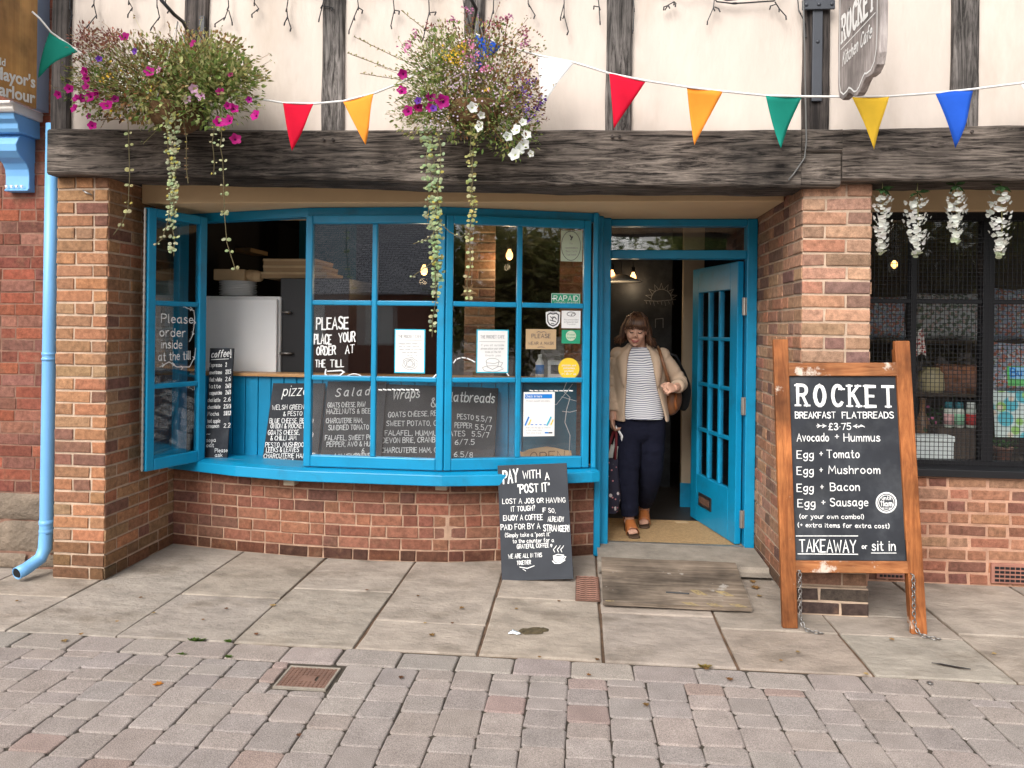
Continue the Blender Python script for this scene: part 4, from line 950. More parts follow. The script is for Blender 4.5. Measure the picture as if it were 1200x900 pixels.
# the oak sign, slightly proud and askew to the street
sg = thing('shop_sign', 'varnished oak shop sign with white lettering on the neighbouring building', 'sign', (-3.6, 3.95, 2.75))
a = P(43, 128, 4.0); b_ = P(0, 108, 3.72); uvec = (a - b_); uvec.z = 0
wsg = V((a.x, a.y, 0)); uvec.normalize()
o_ = wsg - uvec * 1.6
mb = MB(); zlo = a.z
mb.prism([(0, 0), (1.6, 0), (1.6, .9), (0, .9)], (o_.x, o_.y, zlo), uvec, (0, 0, 1), V((uvec.y, -uvec.x, 0)) * -1, .03)
mb.build('sign_board', wood_mat('golden_oak', (.30, .15, .045), (.47, .27, .09), 2, .35, rough=.45, bump=.08), sg, bevel=.004)
pls = plane((o_.x, o_.y, zlo), uvec, (0, 0, 1)); nS = pls[3]
def ftxt(s, x0, yb_, x1, y1, hpx, parent, m, name='lettering', bold=.01):
    A = PL(x0, yb_, pls[0], nS); B = PL(x1, y1, pls[0], nS); H_ = (PL(x0, yb_ - hpx, pls[0], nS) - A).length
    fonttext(s, A, (B - A), (0, 0, 1), nS, H_ * 1.4, name, m, parent, width=(B - A).length, bold=bold, lift=.035 if False else .002)
ftxt("Mayor's", -9, 90.5, 41, 103, 15, sg, M['white'], bold=.03)
ftxt("Parlour", -10, 109, 41, 121.5, 15, sg, M['white'], bold=.03)
ftxt("Old", -9, 74, 6, 77.5, 9, sg, M['white'], bold=.02)

# ================================================================ DRAINPIPE
dp = thing('drainpipe', 'light blue drainpipe with a collar and kicked out foot beside the brick pillar', 'drainpipe', (-3.165, 4.19, 0))
mb = MB(); mb.tube([(-3.215, 4.30, 2.74), (-3.22, 4.30, 1.5), (-3.225, 4.30, .30), (-3.225, 4.29, .16), (-3.235, 4.265, .105), (-3.265, 4.18, .065), (-3.28, 4.13, .055)], .033, 20, False)
o = mb.build('pipe', M['pale'], dp, smooth=True); s_ = o.modifiers.new('Solidify', 'SOLIDIFY'); s_.thickness = .004; s_.offset = -1
for z, h_ in ((1.30, .05), (.245, .085)):
    MB().lathe([(.034, 0), (.040, 0), (.040, h_ * .3), (.037, h_ * .35), (.037, h_ * .65), (.040, h_ * .7), (.040, h_), (.034, h_)], (-3.221 if z > 1 else -3.225, 4.30, z), 20).build('pipe_collar', M['pale'], dp, smooth=True)
MB().add([(-3.278 + .028 * math.cos(q * .4), 4.136, .058 + .028 * math.sin(q * .4)) for q in range(16)], [tuple(range(16))]).build('pipe_bore', M['black'], dp)

# ================================================================ THINGS INSIDE THE BOW WINDOW
pn = thing('panelled_counter', 'blue tongue and groove counter with an oak top behind the bow window', 'counter', (-1.2, 5.2, 0))
ztop = P(300, 437, 5.14).z
x = -2.74; mb = MB(); cr = random.Random(8)
while x < -.42:
    mb.box(x + .002, x + .092, 5.14, 5.165 + cr.uniform(0, .0), .05, ztop - .022); x += .094
mb.build('panel', M['blue'], pn, bevel=.005)
MB().box(-2.74, -.02, 5.165, 5.18, .05, ztop - .03).build('backing', M['tealdark'], pn)
MB().box(-2.76, .0, 5.10, 5.30, ztop - .022, ztop).build('worktop', M['oak'], pn, bevel=.004)
MB().box(-2.74, .08, 4.9, 5.139, .595, .612).build('window_board', M['blue'], bay, bevel=.003)
def slab_board(name, label, cat, tl, tr, br, bl, ytop, ybot, m, th=.014, parent=None):
    a = P(*bl, ybot); b_ = P(*br, ybot); c_ = P(*tl, ytop); d_ = P(*tr, ytop)
    t = thing(name, label, cat, (a + b_) / 2)
    pl = plane(a, b_ - a, c_ - a)
    pts = []
    for q in (a, b_, d_, c_):
        r_ = q - pl[0]; pts.append((r_.dot(pl[1]), r_.dot(pl[2])))
    MB().prism(pts, a - pl[3] * th, pl[1], pl[2], pl[3], th).build('slate', m, t, bevel=.002)
    return t, pl
t, pl = slab_board('chalkboard', 'tall narrow chalkboard listing coffee prices in the open window', 'chalkboard', (246, 408), (274, 408), (266, 538), (240, 538), 5.02, 4.95, M['board'])
mb = MB()
pw(mb, 'coffee', 247.5, 419, 8, pl, 268, 418, weight=.14, slant=.2); pw(mb, '!', 270, 419, 9, pl, weight=.18)
pline(mb, [(248, 421.5), (268, 420.5)], .9, pl)
for s, y, p in [('Espresso', 430, '2'), ('americano', 438.5, '2/2.5'), ('flat white', 447, '2.6'), ('latte', 455, '2.6/3'), ('cappuccino', 462.5, '2.6/3'), ('chai latte', 471, '2.6'), ('chocolate', 479, '2.5/3'), ('Mocha', 487, '2.8/3.2'), ('hot apple', 495.5, ''), ('cinnamon', 501.5, '2.2'), ('~', 511, ''), ('soya', 518, ''), ('oat', 524, ''), ('Please', 530, ''), ('ask', 535.5, '')]:
    x0 = 243.5 if y < 500 else 242; 
    if s in ('Please', 'ask'): x0 = 252
    pw(mb, s, x0 + (2 if y < 470 else 0), y, 4.4, pl, x0 + (2 if y < 470 else 0) + min(14.5, 2.2 * len(s) + 2), y - .3, weight=.13)
    if p: pw(mb, p, 262 + (2.5 if y < 470 else .5), y - .5, 4.6, pl, min(270.5, 262.5 + 2.2 * len(p) + 1), y - .8, weight=.17)
mb.build('lettering', M['chalk'], t)
t, pl = slab_board('chalkboard', 'leaning chalkboard headed pizza, half behind the first window post', 'chalkboard', (320, 449), (381, 449), (371, 546), (306.5, 545), 5.085, 4.96, M['board'])
mb = MB(); pw(mb, 'pizza', 331, 464, 12, pl, 361, 463, weight=.1, slant=.15)
for s, x0, y, x1 in [('WELSH GREEN', 319, 480, 356), ('& PESTO', 332, 487.5, 354), ('BLUE CHEESE, RED', 316, 496, 360), ('ONION & ROCKET', 317, 502, 357), ('GOATS CHEESE,', 314, 509.5, 351), ('& CHILLI JAM', 317, 516, 347), ('PESTO, MUSHROOM', 311, 524, 360), ('LEEKS & LEAVES', 312, 530, 350), ('CHARCUTERIE HAM', 309, 537, 358), ('PARMESAN &', 316, 543.5, 344)]:
    pw(mb, s, x0, y, 5.2, pl, x1, y - .5, weight=.13)
for s, x0, y in [('8', 363, 477), ('9', 364, 497), ('9', 364, 513), ('9.5', 360, 537)]: pw(mb, s, x0, y, 6, pl, weight=.13)
mb.build('lettering', M['chalk'], t)
t, pl = slab_board('chalkboard', 'wide chalkboard headed salad at the centre of the bow window', 'chalkboard', (384, 447), (453, 447), (446, 546), (375, 546), 5.08, 4.955, M['board'])
mb = MB(); pw(mb, 'Salad', 393, 465, 9.5, pl, 432, 463, weight=.125, slant=.2, track=3)
for s, x0, y, x1 in [('GOATS CHEESE, RAW', 384, 477.5, 428), ('HAZELNUTS & BEET', 383, 485, 438), ('CHARCUTERIE HAM,', 382, 496, 425), ('SUNDRIED TOMATO &', 385, 504, 437), ('FALAFEL, SWEET POT', 381, 516, 440), ('PEPPER, AVO & HUM', 383, 523.5, 438), ('6    7', 424, 531, 440), ('& ALL WITH CROUTONS', 392, 537.5, 433)]:
    pw(mb, s, x0, y, 5.6, pl, x1, y - .8, weight=.135)
mb.build('lettering', M['chalk'], t)
t, pl = slab_board('chalkboard', 'widest chalkboard headed wraps and flatbreads right of the salad one', 'chalkboard', (453, 450), (584, 455), (578.5, 546), (444, 546), 5.105, 4.985, M['board'])
mb = MB(); pw(mb, 'Wraps', 460, 468, 11, pl, 491, 466, weight=.12, slant=.15); pw(mb, '&', 505, 477, 11, pl, weight=.12)
pw(mb, 'flatbreads', 523, 470, 11, pl, 579, 472, weight=.125, slant=.12)
for s, x0, y, x1, y1 in [('GOATS CHEESE, RED', 455, 489, 516, 487), ('PESTO', 536, 491, 555, 492), ('5.5/7', 558, 493, 576, 495), ('SWEET POTATO, OLIVE,', 453, 499, 527, 499), ('PEPPER', 533, 501, 553, 502), ('5.5/7', 557, 503, 576, 505),
     ('FALAFEL, HUMMUS, DATES', 451, 510, 545, 511), ('5.5/7', 553, 511, 573, 513), ('DEVON BRIE, CRANBERRY', 448, 519, 527, 518), ('6/7.5', 533, 521, 556, 521), ('CHARCUTERIE HAM, OATS', 447, 530.5, 525, 530), ('6.5/8', 532, 535, 554, 536)]:
    pw(mb, s, x0, y, 5.8, pl, x1, y1, weight=.135)
mb.build('lettering', M['chalk'], t)
# fridge, plates, boxes, oven, shelf
fzt = P(285, 347, 5.36).z; fx0, fx1 = P(236, 400, 5.32).x, P(326, 400, 5.32).x
fr_ = thing('fridge', 'white enamel fridge standing behind the counter at the open window', 'fridge', ((fx0 + fx1) / 2, 5.7, .05))
MB().box(fx0, fx1, 5.355, 5.90, .05, fzt).build('cabinet', M['appliance'], fr_, bevel=.012)
MB().box(fx0, fx1 - .012, 5.318, 5.352, .10, fzt - .02).build('door', M['appliance'], fr_, bevel=.008)
px = P(279, 345, 5.50).x
for i in range(9):
    z = fzt + i * .0125; o = MB().lathe([(0, .001), (.07, .001), (.095, .005), (.135, .013), (.137, .016), (.09, .009), (0, .006)], (px + random.Random(i).uniform(-.004, .004), 5.50, z), 28).build('plate', M['white'], origin=(px, 5.50, z), smooth=True)
    tag(o, 'white dinner plate in the stack on top of the fridge', 'plate', 'plates stacked on the fridge')
zt = fzt + 9 * .0125 + .006
lf_ = MB(); lf_.obox((px - .03, 5.48, zt + .042), (.115, .01, 0), (-.008, .09, 0), (0, .0, .042)); lf_.tube([(px + .09, 5.48, zt + .045), (px + .16, 5.465, zt + .037), (px + .205, 5.46, zt + .032)], [.044, .045, .034], 14)
tag(lf_.build('paper_parcel', M['kraft'], origin=(px, 5.50, zt), bevel=.006), 'brown paper wrapped parcel lying on the plate stack', 'parcel')
ox0, ox1 = P(326, 380, 5.4).x, P(410, 380, 5.4).x; ozt = P(340, 326, 5.4).z
ov = thing('oven', 'black oven with a chrome handle standing beside the white fridge', 'oven', ((ox0 + ox1) / 2, 5.7, .05))
MB().box(ox0 + .02, ox1, 5.38, 5.95, .05, ozt).build('cabinet', M['black'], ov, bevel=.006)
a = P(337, 414, 5.36); hb = MB(); hb.tube([(a.x - .05, 5.378, a.z), (a.x - .05, 5.345, a.z), (a.x + .03, 5.345, a.z), (a.x + .03, 5.378, a.z)], .009, 8); hb.build('handle', M['chain'], ov, smooth=True)
a = P(337, 366, 5.36); hb = MB(); hb.tube([(a.x - .03, 5.378, a.z), (a.x - .03, 5.345, a.z), (a.x + .02, 5.345, a.z), (a.x + .02, 5.378, a.z)], .009, 8); hb.build('handle', M['chain'], ov, smooth=True)
for i, (xa, xb, za, lab) in enumerate([(318, 392, 0, 'wide flat brown cardboard box at the bottom of the pile on the oven'), (320, 386, 1, 'middle flat cardboard box in the pile on the oven'), (320, 380, 2, 'topmost flat cardboard box of the pile on the oven')]):
    a, b_ = P(xa, 320, 5.6).x, P(xb, 320, 5.6).x; h_ = .048
    t = thing('cardboard_box', lab, 'box', ((a + b_) / 2, 5.65, ozt + za * (h_ + .001)))
    MB().box(a, b_, 5.42, 5.80, ozt + za * (h_ + .001), ozt + za * (h_ + .001) + h_ - .006).build('carton', M['card'], t, bevel=.003)
    MB().box(a - .003, b_ + .003, 5.417, 5.803, ozt + za * (h_ + .001) + h_ - .018, ozt + za * (h_ + .001) + h_).build('lid', mat('pale_card', (.45, .32, .18), bump=.02), t, bevel=.003)
a, b_, c_ = P(230, 289, 6.0), P(294, 291, 6.0), P(340, 306, 5.5)
sh = MB(); sh.prism([(a.x, 6.0), (b_.x, 6.0), (b_.x + .0, 6.34), (a.x, 6.34)], (0, 0, b_.z - .03), (1, 0, 0), (0, 1, 0), (0, 0, 1), .035)
tag(sh.build('wall_shelf', M['card'], origin=(a.x, 6.2, b_.z), bevel=.003), 'plain wooden shelf fixed high above the fridge', 'shelf')
a = P(255, 268, 6.2); MB_ = MB().box(P(256, 270, 6.2).x, P(274, 270, 6.2).x, 6.1, 6.3, b_.z + .006, b_.z + .27).build('file_box', M['kraft'], origin=(a.x, 6.2, b_.z + .006), bevel=.003); tag(MB_, 'buff upright file box standing on the high shelf', 'box')
# hanging bulbs
for px, py, y, lab in [(497, 316, 6.0, 'lit filament bulb hanging behind the second pane beside the trailing vine'), (597, 298, 6.0, 'lit filament bulb hanging behind the third top pane'), (717, 322, 6.3, 'lit filament bulb just inside the doorway by the window post'), (742, 324, 7.1, 'lit bulb farthest back inside the dark doorway')]:
    c = P(px, py, y); t = thing('pendant_bulb', lab, 'light bulb', (c.x, c.y, c.z - .04))
    MB().lathe([(0, -.045), (.018, -.04), (.028, -.018), (.026, .005), (.013, .03), (.012, .04), (0, .04)], c, 14).build('bulb', M['bulb'], t, smooth=True)
    MB().lathe([(.014, .04), (.016, .045), (.016, .085), (0, .09)], c, 12).build('lamp_holder', M['iron'], t, smooth=True)
    MB().tube([c + V((0, 0, .085)), (c.x, c.y, 2.5)], .003, 6).build('flex', M['black'], t)
    lo = bpy.data.objects.new('bulb_light', bpy.data.lights.new('bulb_light', 'POINT')); C.objects.link(lo); lo.parent = t; lo.location = (0, 0, -.06); lo.data.energy = 1.0 if px > 700 else 3.0; lo.data.color = (1, .72, .42); lo.data.shadow_soft_size = .03
c = P(728, 330, 6.3)
tag(MB().lathe([(.02, .06), (.06, .05), (.14, .015), (.175, 0), (.17, -.004), (.12, .008), (.04, .035), (.02, .05)], c, 24).build('enamel_shade', M['palewhite'], origin=c, smooth=True), 'wide shallow enamel lamp shade hanging inside the doorway', 'lamp shade')
tag(MB().tube([c + V((0, 0, .05)), (c.x, c.y, 2.5)], .003, 6).build('lamp_flex', M['black'], origin=(c.x, c.y, 2.4)), 'thin black flex above the enamel shade in the doorway', 'flex')
# chalk drawing on the dark wall of the passage
dr = thing('chalk_drawing', 'faint chalk drawing of a rising sun on the black wall inside the doorway', 'drawing', (.6, 7.19, 1.5)); pl = plane((.5, 7.2, 1.5), (1, 0, 0), (0, 0, 1)); mb = MB()
pline(mb, [(775 + 12 * math.cos(rad(q)), 351 - 12 * math.sin(rad(q))) for q in range(0, 181, 15)], .8, pl)
for q in range(15, 180, 25):
    c_, s_ = math.cos(rad(q)), math.sin(rad(q)); pline(mb, [(775 + 12 * math.cos(rad(q - 11)), 351 - 12 * math.sin(rad(q - 11))), (775 + 19 * c_, 351 - 19 * s_), (775 + 12 * math.cos(rad(q + 11)), 351 - 12 * math.sin(rad(q + 11)))], .8, pl)
pline(mb, [(755, 352), (770, 353), (792, 351)], .8, pl)
for i in range(8): pline(mb, [(757 + i * 4.4, 353), (758 + i * 4.4, 356 + (i % 3))], .7, pl)
pline(mb, [(768, 384), (768, 374), (777, 373), (777, 384)], .7, pl)
mb.build('chalk_line', M['chalkdim'], dr)
# till side of the right window pane: brick pier, white boxes, spray bottles on the worktop
bp_ = MB(); r7 = random.Random(70); bx0, bx1 = P(544, 400, 6.1).x, P(565, 400, 6.1).x
bricks(bp_, [(bx0, 6.1), (bx1 + .1, 6.1)], (0, -1, 0), .05, 2.5, .0752, BR_R, r7); bp_.build('inner_brick_pier', [M['brick'], M['mortar']], bld)
bp_ = MB(); bricks(bp_, [(P(655, 400, 6.6).x, 6.6), (.06, 6.6)], (0, -1, 0), .05, 2.5, .0752, BR_W, r7); bp_.build('inner_brick_pier', [M['brick'], M['mortar_dark']], bld)
def spray(px, y, label, h_=.16):
    x = P(px, 400, y).x; t = thing('spray_bottle', label, 'bottle', (x, y, ztop))
    MB().lathe([(0, 0), (.026, 0), (.03, .01), (.03, h_ * .65), (.014, h_ * .8), (.012, h_ * .86), (0, h_ * .86)], (x, y, ztop), 14).build('bottle_body', M['white'], t, smooth=True)
    MB().lathe([(.013, h_ * .86), (.015, h_ * .88), (.015, h_), (0, h_)], (x, y, ztop), 12).build('cap', M['white'], t, smooth=True)
    MB().lathe([(.0305, h_ * .15), (.0305, h_ * .55)], (x, y, ztop), 14).build('paper_label', M['nhsblue'], t, smooth=True)
ztop = P(300, 437, 5.14).z
spray(633, 5.22, 'white pump bottle with a blue label on the oak worktop')
nk = MB(); a = P(655, 430, 5.22)
bxk = thing('napkin_box', 'tilted white napkin box on the oak worktop behind the yellow sticker', 'box', (a.x, 5.22, ztop))
MB().box(a.x - .075, a.x + .065, 5.16, 5.27, ztop, ztop + .12).build('carton', M['white'], bxk, bevel=.004)
MB().box(a.x - .055, a.x + .045, 5.155, 5.16, ztop + .03, ztop + .09).build('opening', M['ink'], bxk)
tl_ = thing('till', 'grey card till screen standing behind the please wear a mask notice', 'till', (P(640, 400, 5.6).x, 5.6, ztop))
a = P(641, 400, 5.6).x; MB().prism([(-.13, 0), (.13, 0), (.13, .30), (-.02, .30), (-.06, .12)], (a, 5.6, ztop - .02), (1, 0, 0), (0, 0, 1), (0, 1, 0), .05).build('screen_back', mat('grey_plastic', (.22, .21, .20), rough=.5), tl_, bevel=.006)
MB().box(a - .1, a + .1, 5.55, 5.75, .9, ztop - .02).build('till_base', M['ink'], tl_)

# ================================================================ LETTERING AND NOTICES ON THE GLASS
plL = plane(J1, F1 - J1, (0, 0, 1))
inL = inward(J1, F1); plL = (J1 + inL * .0195, plL[1], plL[2], plL[3])
mb = MB()
for s, x0, y, x1, y1 in [('Please', 189, 378, 226, 379), ('order', 187, 394, 217, 394.5), ('inside', 189, 408, 213, 408.5), ('at the till', 185.5, 423, 223, 421)]:
    pw(mb, s, x0, y, 10, plL, x1, y1, weight=.115, jit=.08)
pline(mb, [(187, 358), (195, 355), (203, 358), (212, 357), (219, 361), (227, 364), (228, 372), (227, 384), (225, 394), (222, 400)], .9, plL)
pline(mb, [(187, 430), (198, 424), (207, 430), (216, 430), (222, 430), (228, 418), (229, 408)], .9, plL)
for (x, y) in ((192, 355), (207, 356), (216, 358), (224, 362), (228, 378), (226, 391), (191, 428), (203, 427), (213, 431), (227, 420)):
    pline(mb, [(x - 1, y - 2), (x + 1.2, y)], 1, plL); pline(mb, [(x - 1, y + 2), (x + 1, y + .3)], 1, plL)
sub(mb, 'painted_lettering', M['chalk'])
iBC = inward(B_, C_); iCD = inward(C_, D_)
pBC = (B_ + iBC * .019, plBC[1], plBC[2], plBC[3]); pCD = (C_ + iCD * .019, plCD[1], plCD[2], plCD[3])
mb = MB()
for s, x0, y, x1, y1, h_ in [('PLEASE', 371, 386, 408, 385, 13), ('PLACE', 368.5, 403, 388, 403, 11), ('YOUR', 397, 401, 416, 400, 11), ('ORDER', 371, 416, 393, 415, 10), ('AT', 405, 414, 415, 413, 9), ('THE', 369.5, 430, 381, 430, 8), ('TILL', 387, 430, 403, 430, 8)]:
    pw(mb, s, x0, y, h_, pBC, x1, y1, weight=.15)
pline(mb, [(382, 433), (381, 438), (384, 441)], 1.8, pBC); pline(mb, [(384, 435), (400, 434), (403, 436), (398, 440), (386, 440)], 1.6, pBC)
for x in range(8): pline(mb, [(406 + x * 2.6, 441 - 3 * math.sin(x / 7 * 3.1)), (407.6 + x * 2.6, 441 - 3 * math.sin((x + .6) / 7 * 3.1))], 1.3, pBC)
for x in range(9): pline(mb, [(444 + x * 5.4, 456.5 - .4 * (x % 2)), (447 + x * 5.4, 457)], 1.8, pBC)
pline(mb, [(506, 444), (511, 439)], 1.8, pBC)
sub(mb, 'painted_lettering', M['chalk'])
mb = MB()
for pts in ([(531.5, 425), (534, 421.5)], [(536, 420.5), (539, 419.5)], [(541.5, 419), (545, 419.3)], [(547.5, 420), (551, 421.5)], [(552.5, 422), (556, 424)]): pline(mb, pts, 1.8, pCD)
for x in range(9): pline(mb, [(621 + x * 5.8, 457.5 + .3 * x * (9 - x) * .06), (624.4 + x * 5.8, 458)], 1.6, pCD)
for pts in ([(593, 436), (596, 440)], [(612, 446), (616, 447)]): pline(mb, pts, 1.6, pCD)
sub(mb, 'painted_lettering', M['chalk'])

def notice(name, label, cat, x0, y0, x1, y1, pl, lines, border=None, face='paper', t=.002):
    a, b_ = PL(x0, y1, pl[0], pl[3]), PL(x1, y0, pl[0], pl[3])
    th = thing(name, label, cat, (a + b_) / 2)
    pl2 = (pl[0] + pl[3] * .0006, *pl[1:])
    if border:
        mb = MB(); pquad(mb, x0, y0, x1, y1, pl2, t); mb.build('border', M[border], th)
        mb = MB(); pquad(mb, x0 + 1.3, y0 + 1.3, x1 - 1.3, y1 - 1.3, pl2, t + .0008); mb.build('sheet', M[face], th)
    else:
        mb = MB(); pquad(mb, x0, y0, x1, y1, pl2, t); mb.build('sheet', M[face], th)
    top = (pl2[0] + pl[3] * (t + .0008), *pl[1:])
    groups = {}
    for ln in lines: groups.setdefault(ln[-1], []).append(ln)
    for m_, ls in groups.items():
        mb = MB()
        for ln in ls:
            if ln[0] == 'L': pline(mb, ln[1], ln[2], top)
            else: pw(mb, ln[1], ln[2], ln[3], ln[4], top, ln[5], ln[3] + (ln[6] if len(ln) > 7 else 0), weight=.13, jit=.03)
        mb.build('print', M[m_], th)
    return th, top
def blob(cx, cy, rx, ry, r, n=16): return [(cx + rx * math.cos(q * 2 * math.pi / n) * r.uniform(.85, 1.1), cy + ry * math.sin(q * 2 * math.pi / n) * r.uniform(.85, 1.1)) for q in range(n + 1)]
rr = random.Random(5)
# two menus with a blue border
ls = [('T', 'THE ROCKET CAFE', 466.5, 396, 3.6, 494, 'inkgrey'), ('L', [(466, 399.5), (495, 399)], .5, 'inkgrey')]
for i, s in enumerate(['Please place orders at', 'the till then choose a', 'table inside or outside', 'thank you very much', 'cheers']): ls.append(('T', s, 467 + (i > 2) * 4, 403.5 + i * 3.4, 2, 494 - (i > 2) * 5, 'inkgrey'))
for q in range(3): ls.append(('L', blob(480, 426, 9 - q * 2.4, 7.5 - q * 2, rr), .7, 'inkgrey'))
ls.append(('L', [(474, 430), (481, 421), (486, 429)], .6, 'inkgrey'))
notice('cafe_notice', 'white cafe notice with blue border and a drawing of a cake on the left sash', 'notice', 462, 385.5, 498, 437, pBC, ls, 'cyan')
ls = [('T', 'THE ROCKET CAFE', 563, 396.5, 3.6, 591, 'inkgrey'), ('L', [(562, 400), (592, 400.5)], .5, 'inkgrey')]
for i, s in enumerate(['If you sit outside', 'please place your order', 'inside at the till', 'thank you']): ls.append(('T', s, 563.5 + (i > 1) * 5, 405.5 + i * 4, 2.3, 590.5 - (i > 1) * 4, 'inkgrey'))
ls += [('L', blob(577, 423, 8, 3, rr), .6, 'inkgrey'), ('L', [(569.5, 423), (571, 430), (577, 433), (583, 430), (585, 423)], .7, 'inkgrey'), ('L', blob(577, 432, 12, 3.5, rr), .6, 'inkgrey'), ('L', [(585, 424), (589, 425), (587, 429), (583, 430)], .6, 'inkgrey')]
notice('cafe_notice', 'white cafe notice with blue border and a teacup drawing on the right sash', 'notice', 558, 386, 595.5, 437, pCD, ls, 'cyan')
# oval certificate
ls = [('L', [(669 + 11.3 * math.cos(q / 24 * 2 * math.pi), 288 + 17.2 * math.sin(q / 24 * 2 * math.pi)) for q in range(25)], .6, 'ink'), ('L', [(668, 276), (670, 279), (671, 277), (669, 281)], 1.6, 'ink'), ('T', 'The', 667, 286.5, 2, 671, 'inkgrey')]
for i, s in enumerate(['Herefordshire', 'Best Cafe', 'Food Awards']): ls.append(('T', s, 662 + i, 291.5 + i * 4, 2.2, 677 - i, 'inkgrey'))
notice('certificate', 'pale green certificate with an oval border in the top right pane', 'certificate', 657, 270, 682, 306, pCD, ls, None, 'palegreen')
ls = [('T', 'RAPAID', 649, 352.6, 6, 677.5, 'white'), ('L', [(646.5, 344.2), (679, 344.6), (678.7, 356), (646.2, 355.6), (646.5, 344.2)], .5, 'white'), ('T', 'EMERGENCY BANDAGES', 650, 355.4, 1.6, 677, 'white'), ('L', [(647.3, 350), (650.8, 350)], 1.3, 'white')]
notice('sticker', 'green sticker with white lettering just above the middle bar of the right pane', 'sticker', 646, 343.5, 680, 356.2, pCD, ls, None, 'green')
ls = [('L', blob(669.5, 368, 5, 2.4, rr), .6, 'ink'), ('L', blob(671.5, 369, 2.4, 1.5, rr), .6, 'ink')]
for i, s in enumerate(['Recommended', 'on Restaurant Guide', 'Traveller']): ls.append(('T', s, 661 + (i == 2) * 3, 375.4 + i * 2.7, 1.7, 677.5 - (i == 2) * 3, 'inkgrey'))
notice('sticker', 'square white sticker above the green one with a white disc', 'sticker', 658, 364, 680, 384.5, pCD, ls, None, 'paper')
th, top = notice('sticker', 'square green sticker with a white disc below the square white sticker', 'sticker', 658, 386.5, 679.8, 402.5, pCD, [], None, 'green')
def disc(mb, cx, cy, r_, top, off, n=28):
    q = [PL(cx + r_ * math.cos(i * 2 * math.pi / n), cy + r_ * math.sin(i * 2 * math.pi / n), top[0], top[3]) + top[3] * off for i in range(n)]; mb.add(q, [tuple(range(n))])
mb = MB(); disc(mb, 669, 393.5, 6, top, .0012); mb.build('disc', M['palegreen'], th)
mb = MB(); pw(mb, 'Food', 665, 393, 2, top, 673, lift=.002); pw(mb, 'hygiene', 664.5, 396.5, 2, top, 673.5, lift=.002); mb.build('print', M['green'], th)
# black and white crest
cr_ = thing('sticker', 'black and white shield shaped crest sticker beside the square white sticker', 'sticker', PL(648, 374, pCD[0], pCD[3]))
sh = [(639.5, 366), (644, 364.5), (648, 365.2), (652, 364.5), (656.5, 366), (656, 378), (653.5, 382), (648, 384.5), (642.5, 382), (640, 378)]
def poly(mb, pts, pl, off, t=.0015):
    q = [PL(x, y, pl[0], pl[3]) + pl[3] * off for x, y in pts]; n_ = len(q); mb.add(q + [p + pl[3] * t for p in q], [tuple(range(n_)), tuple(range(n_, 2 * n_))] + [(i, (i + 1) % n_, n_ + (i + 1) % n_, n_ + i) for i in range(n_)])
mb = MB(); poly(mb, sh, pCD, .0006); mb.build('shield', M['paper'], cr_)
tp_ = (pCD[0] + pCD[3] * .0022, *pCD[1:])
mb = MB(); pline(mb, [(641.5, 369), (644.5, 367), (648, 368), (651.5, 367), (654.5, 369), (654, 377), (652, 380), (648, 382), (644, 380), (642, 377), (641.5, 369)], 1.5, tp_)
for pts in ([(645, 371), (647, 373), (650, 371.5), (652, 374)], [(644.5, 375), (648, 376), (651, 377)], [(646, 379), (649, 379.5)], [(648, 371), (647.5, 375)]): pline(mb, pts, 1.3, tp_)
pw(mb, 'CRAFT', 642.5, 366.9, 1.6, tp_, 653.5); mb.build('print', M['ink'], cr_)
# please wear a mask, on brown paper, hanging
ls = [('T', 'PLEASE', 623, 396, 4.6, 645, 'ink'), ('T', 'WEAR A MASK', 619, 404, 3.4, 649, 'ink'), ('L', [(629, 389.5), (631, 388.5), (634, 389.5), (637, 388.5), (640, 389.5)], .6, 'ink'), ('L', [(630, 407), (634, 406.4), (638, 407)], .6, 'ink')]
notice('mask_notice', 'brown paper notice asking people to wear a mask in the right sash', 'notice', 616, 385.5, 651.5, 409, pCD, ls, None, 'kraft')
# round yellow sticker
ys = thing('sticker', 'round yellow sticker low in the right pane above the check in poster', 'sticker', PL(666.5, 432, pCD[0], pCD[3])); mb = MB(); poly(mb, [(666.5 + 12.3 * math.cos(i * math.pi / 18), 432 + 12.6 * math.sin(i * math.pi / 18)) for i in range(36)], pCD, .0006); mb.build('disc', M['yellow'], ys)
mb = MB()
for i, s in enumerate(['please use', 'contactless', 'payment', 'here']): pw(mb, s, 658.5 + (i % 3) * 1.5, 429 + i * 3.4, 2.2, tp_, 675 - (i % 3) * 1.5)
mb.build('print', M['paper'], ys)
# check-in poster (its square code is left out)
ls = [('T', 'Check in here', 616, 465.7, 3, 635, 'paper'), ('T', 'Protect yourself and others', 617, 470.6, 1.7, 644, 'inkgrey'), ('L', [(615.5, 498), (619.5, 489)], 2.2, 'nhsblue'), ('L', [(641, 498), (645.5, 489)], 2.2, 'cyan'), ('L', [(619.5, 497.6), (622, 492)], 1.6, 'yellow'), ('L', [(645.5, 497.6), (648, 492)], 1.6, 'yellow')]
for i in range(4): ls.append(('L', [(622.5 + i * 5, 497.6), (624.3 + i * 5, 497.6)], 1.1, 'nhsblue'))
for i, s in enumerate(['Scan with the app to check in', 'to this venue today']): ls.append(('T', s, 616, 501.8 + i * 3, 1.6, 645 - i * 10, 'inkgrey'))
ls += [('T', 'Test and trace', 616, 508, 1.6, 634, 'inkgrey'), ('L', [(639, 507), (642, 507)], 2, 'nhsblue'), ('L', [(643.5, 507), (646.5, 507)], 2, 'ink')]
th, top = notice('check_in_poster', 'white check in poster with blue heading in the lower right pane', 'poster', 613, 459.5, 649.5, 511.5, pCD, [], None, 'paper')
mb = MB(); pquad(mb, 615, 462, 647, 467, top, .0006); mb.build('heading_band', M['nhsblue'], th)
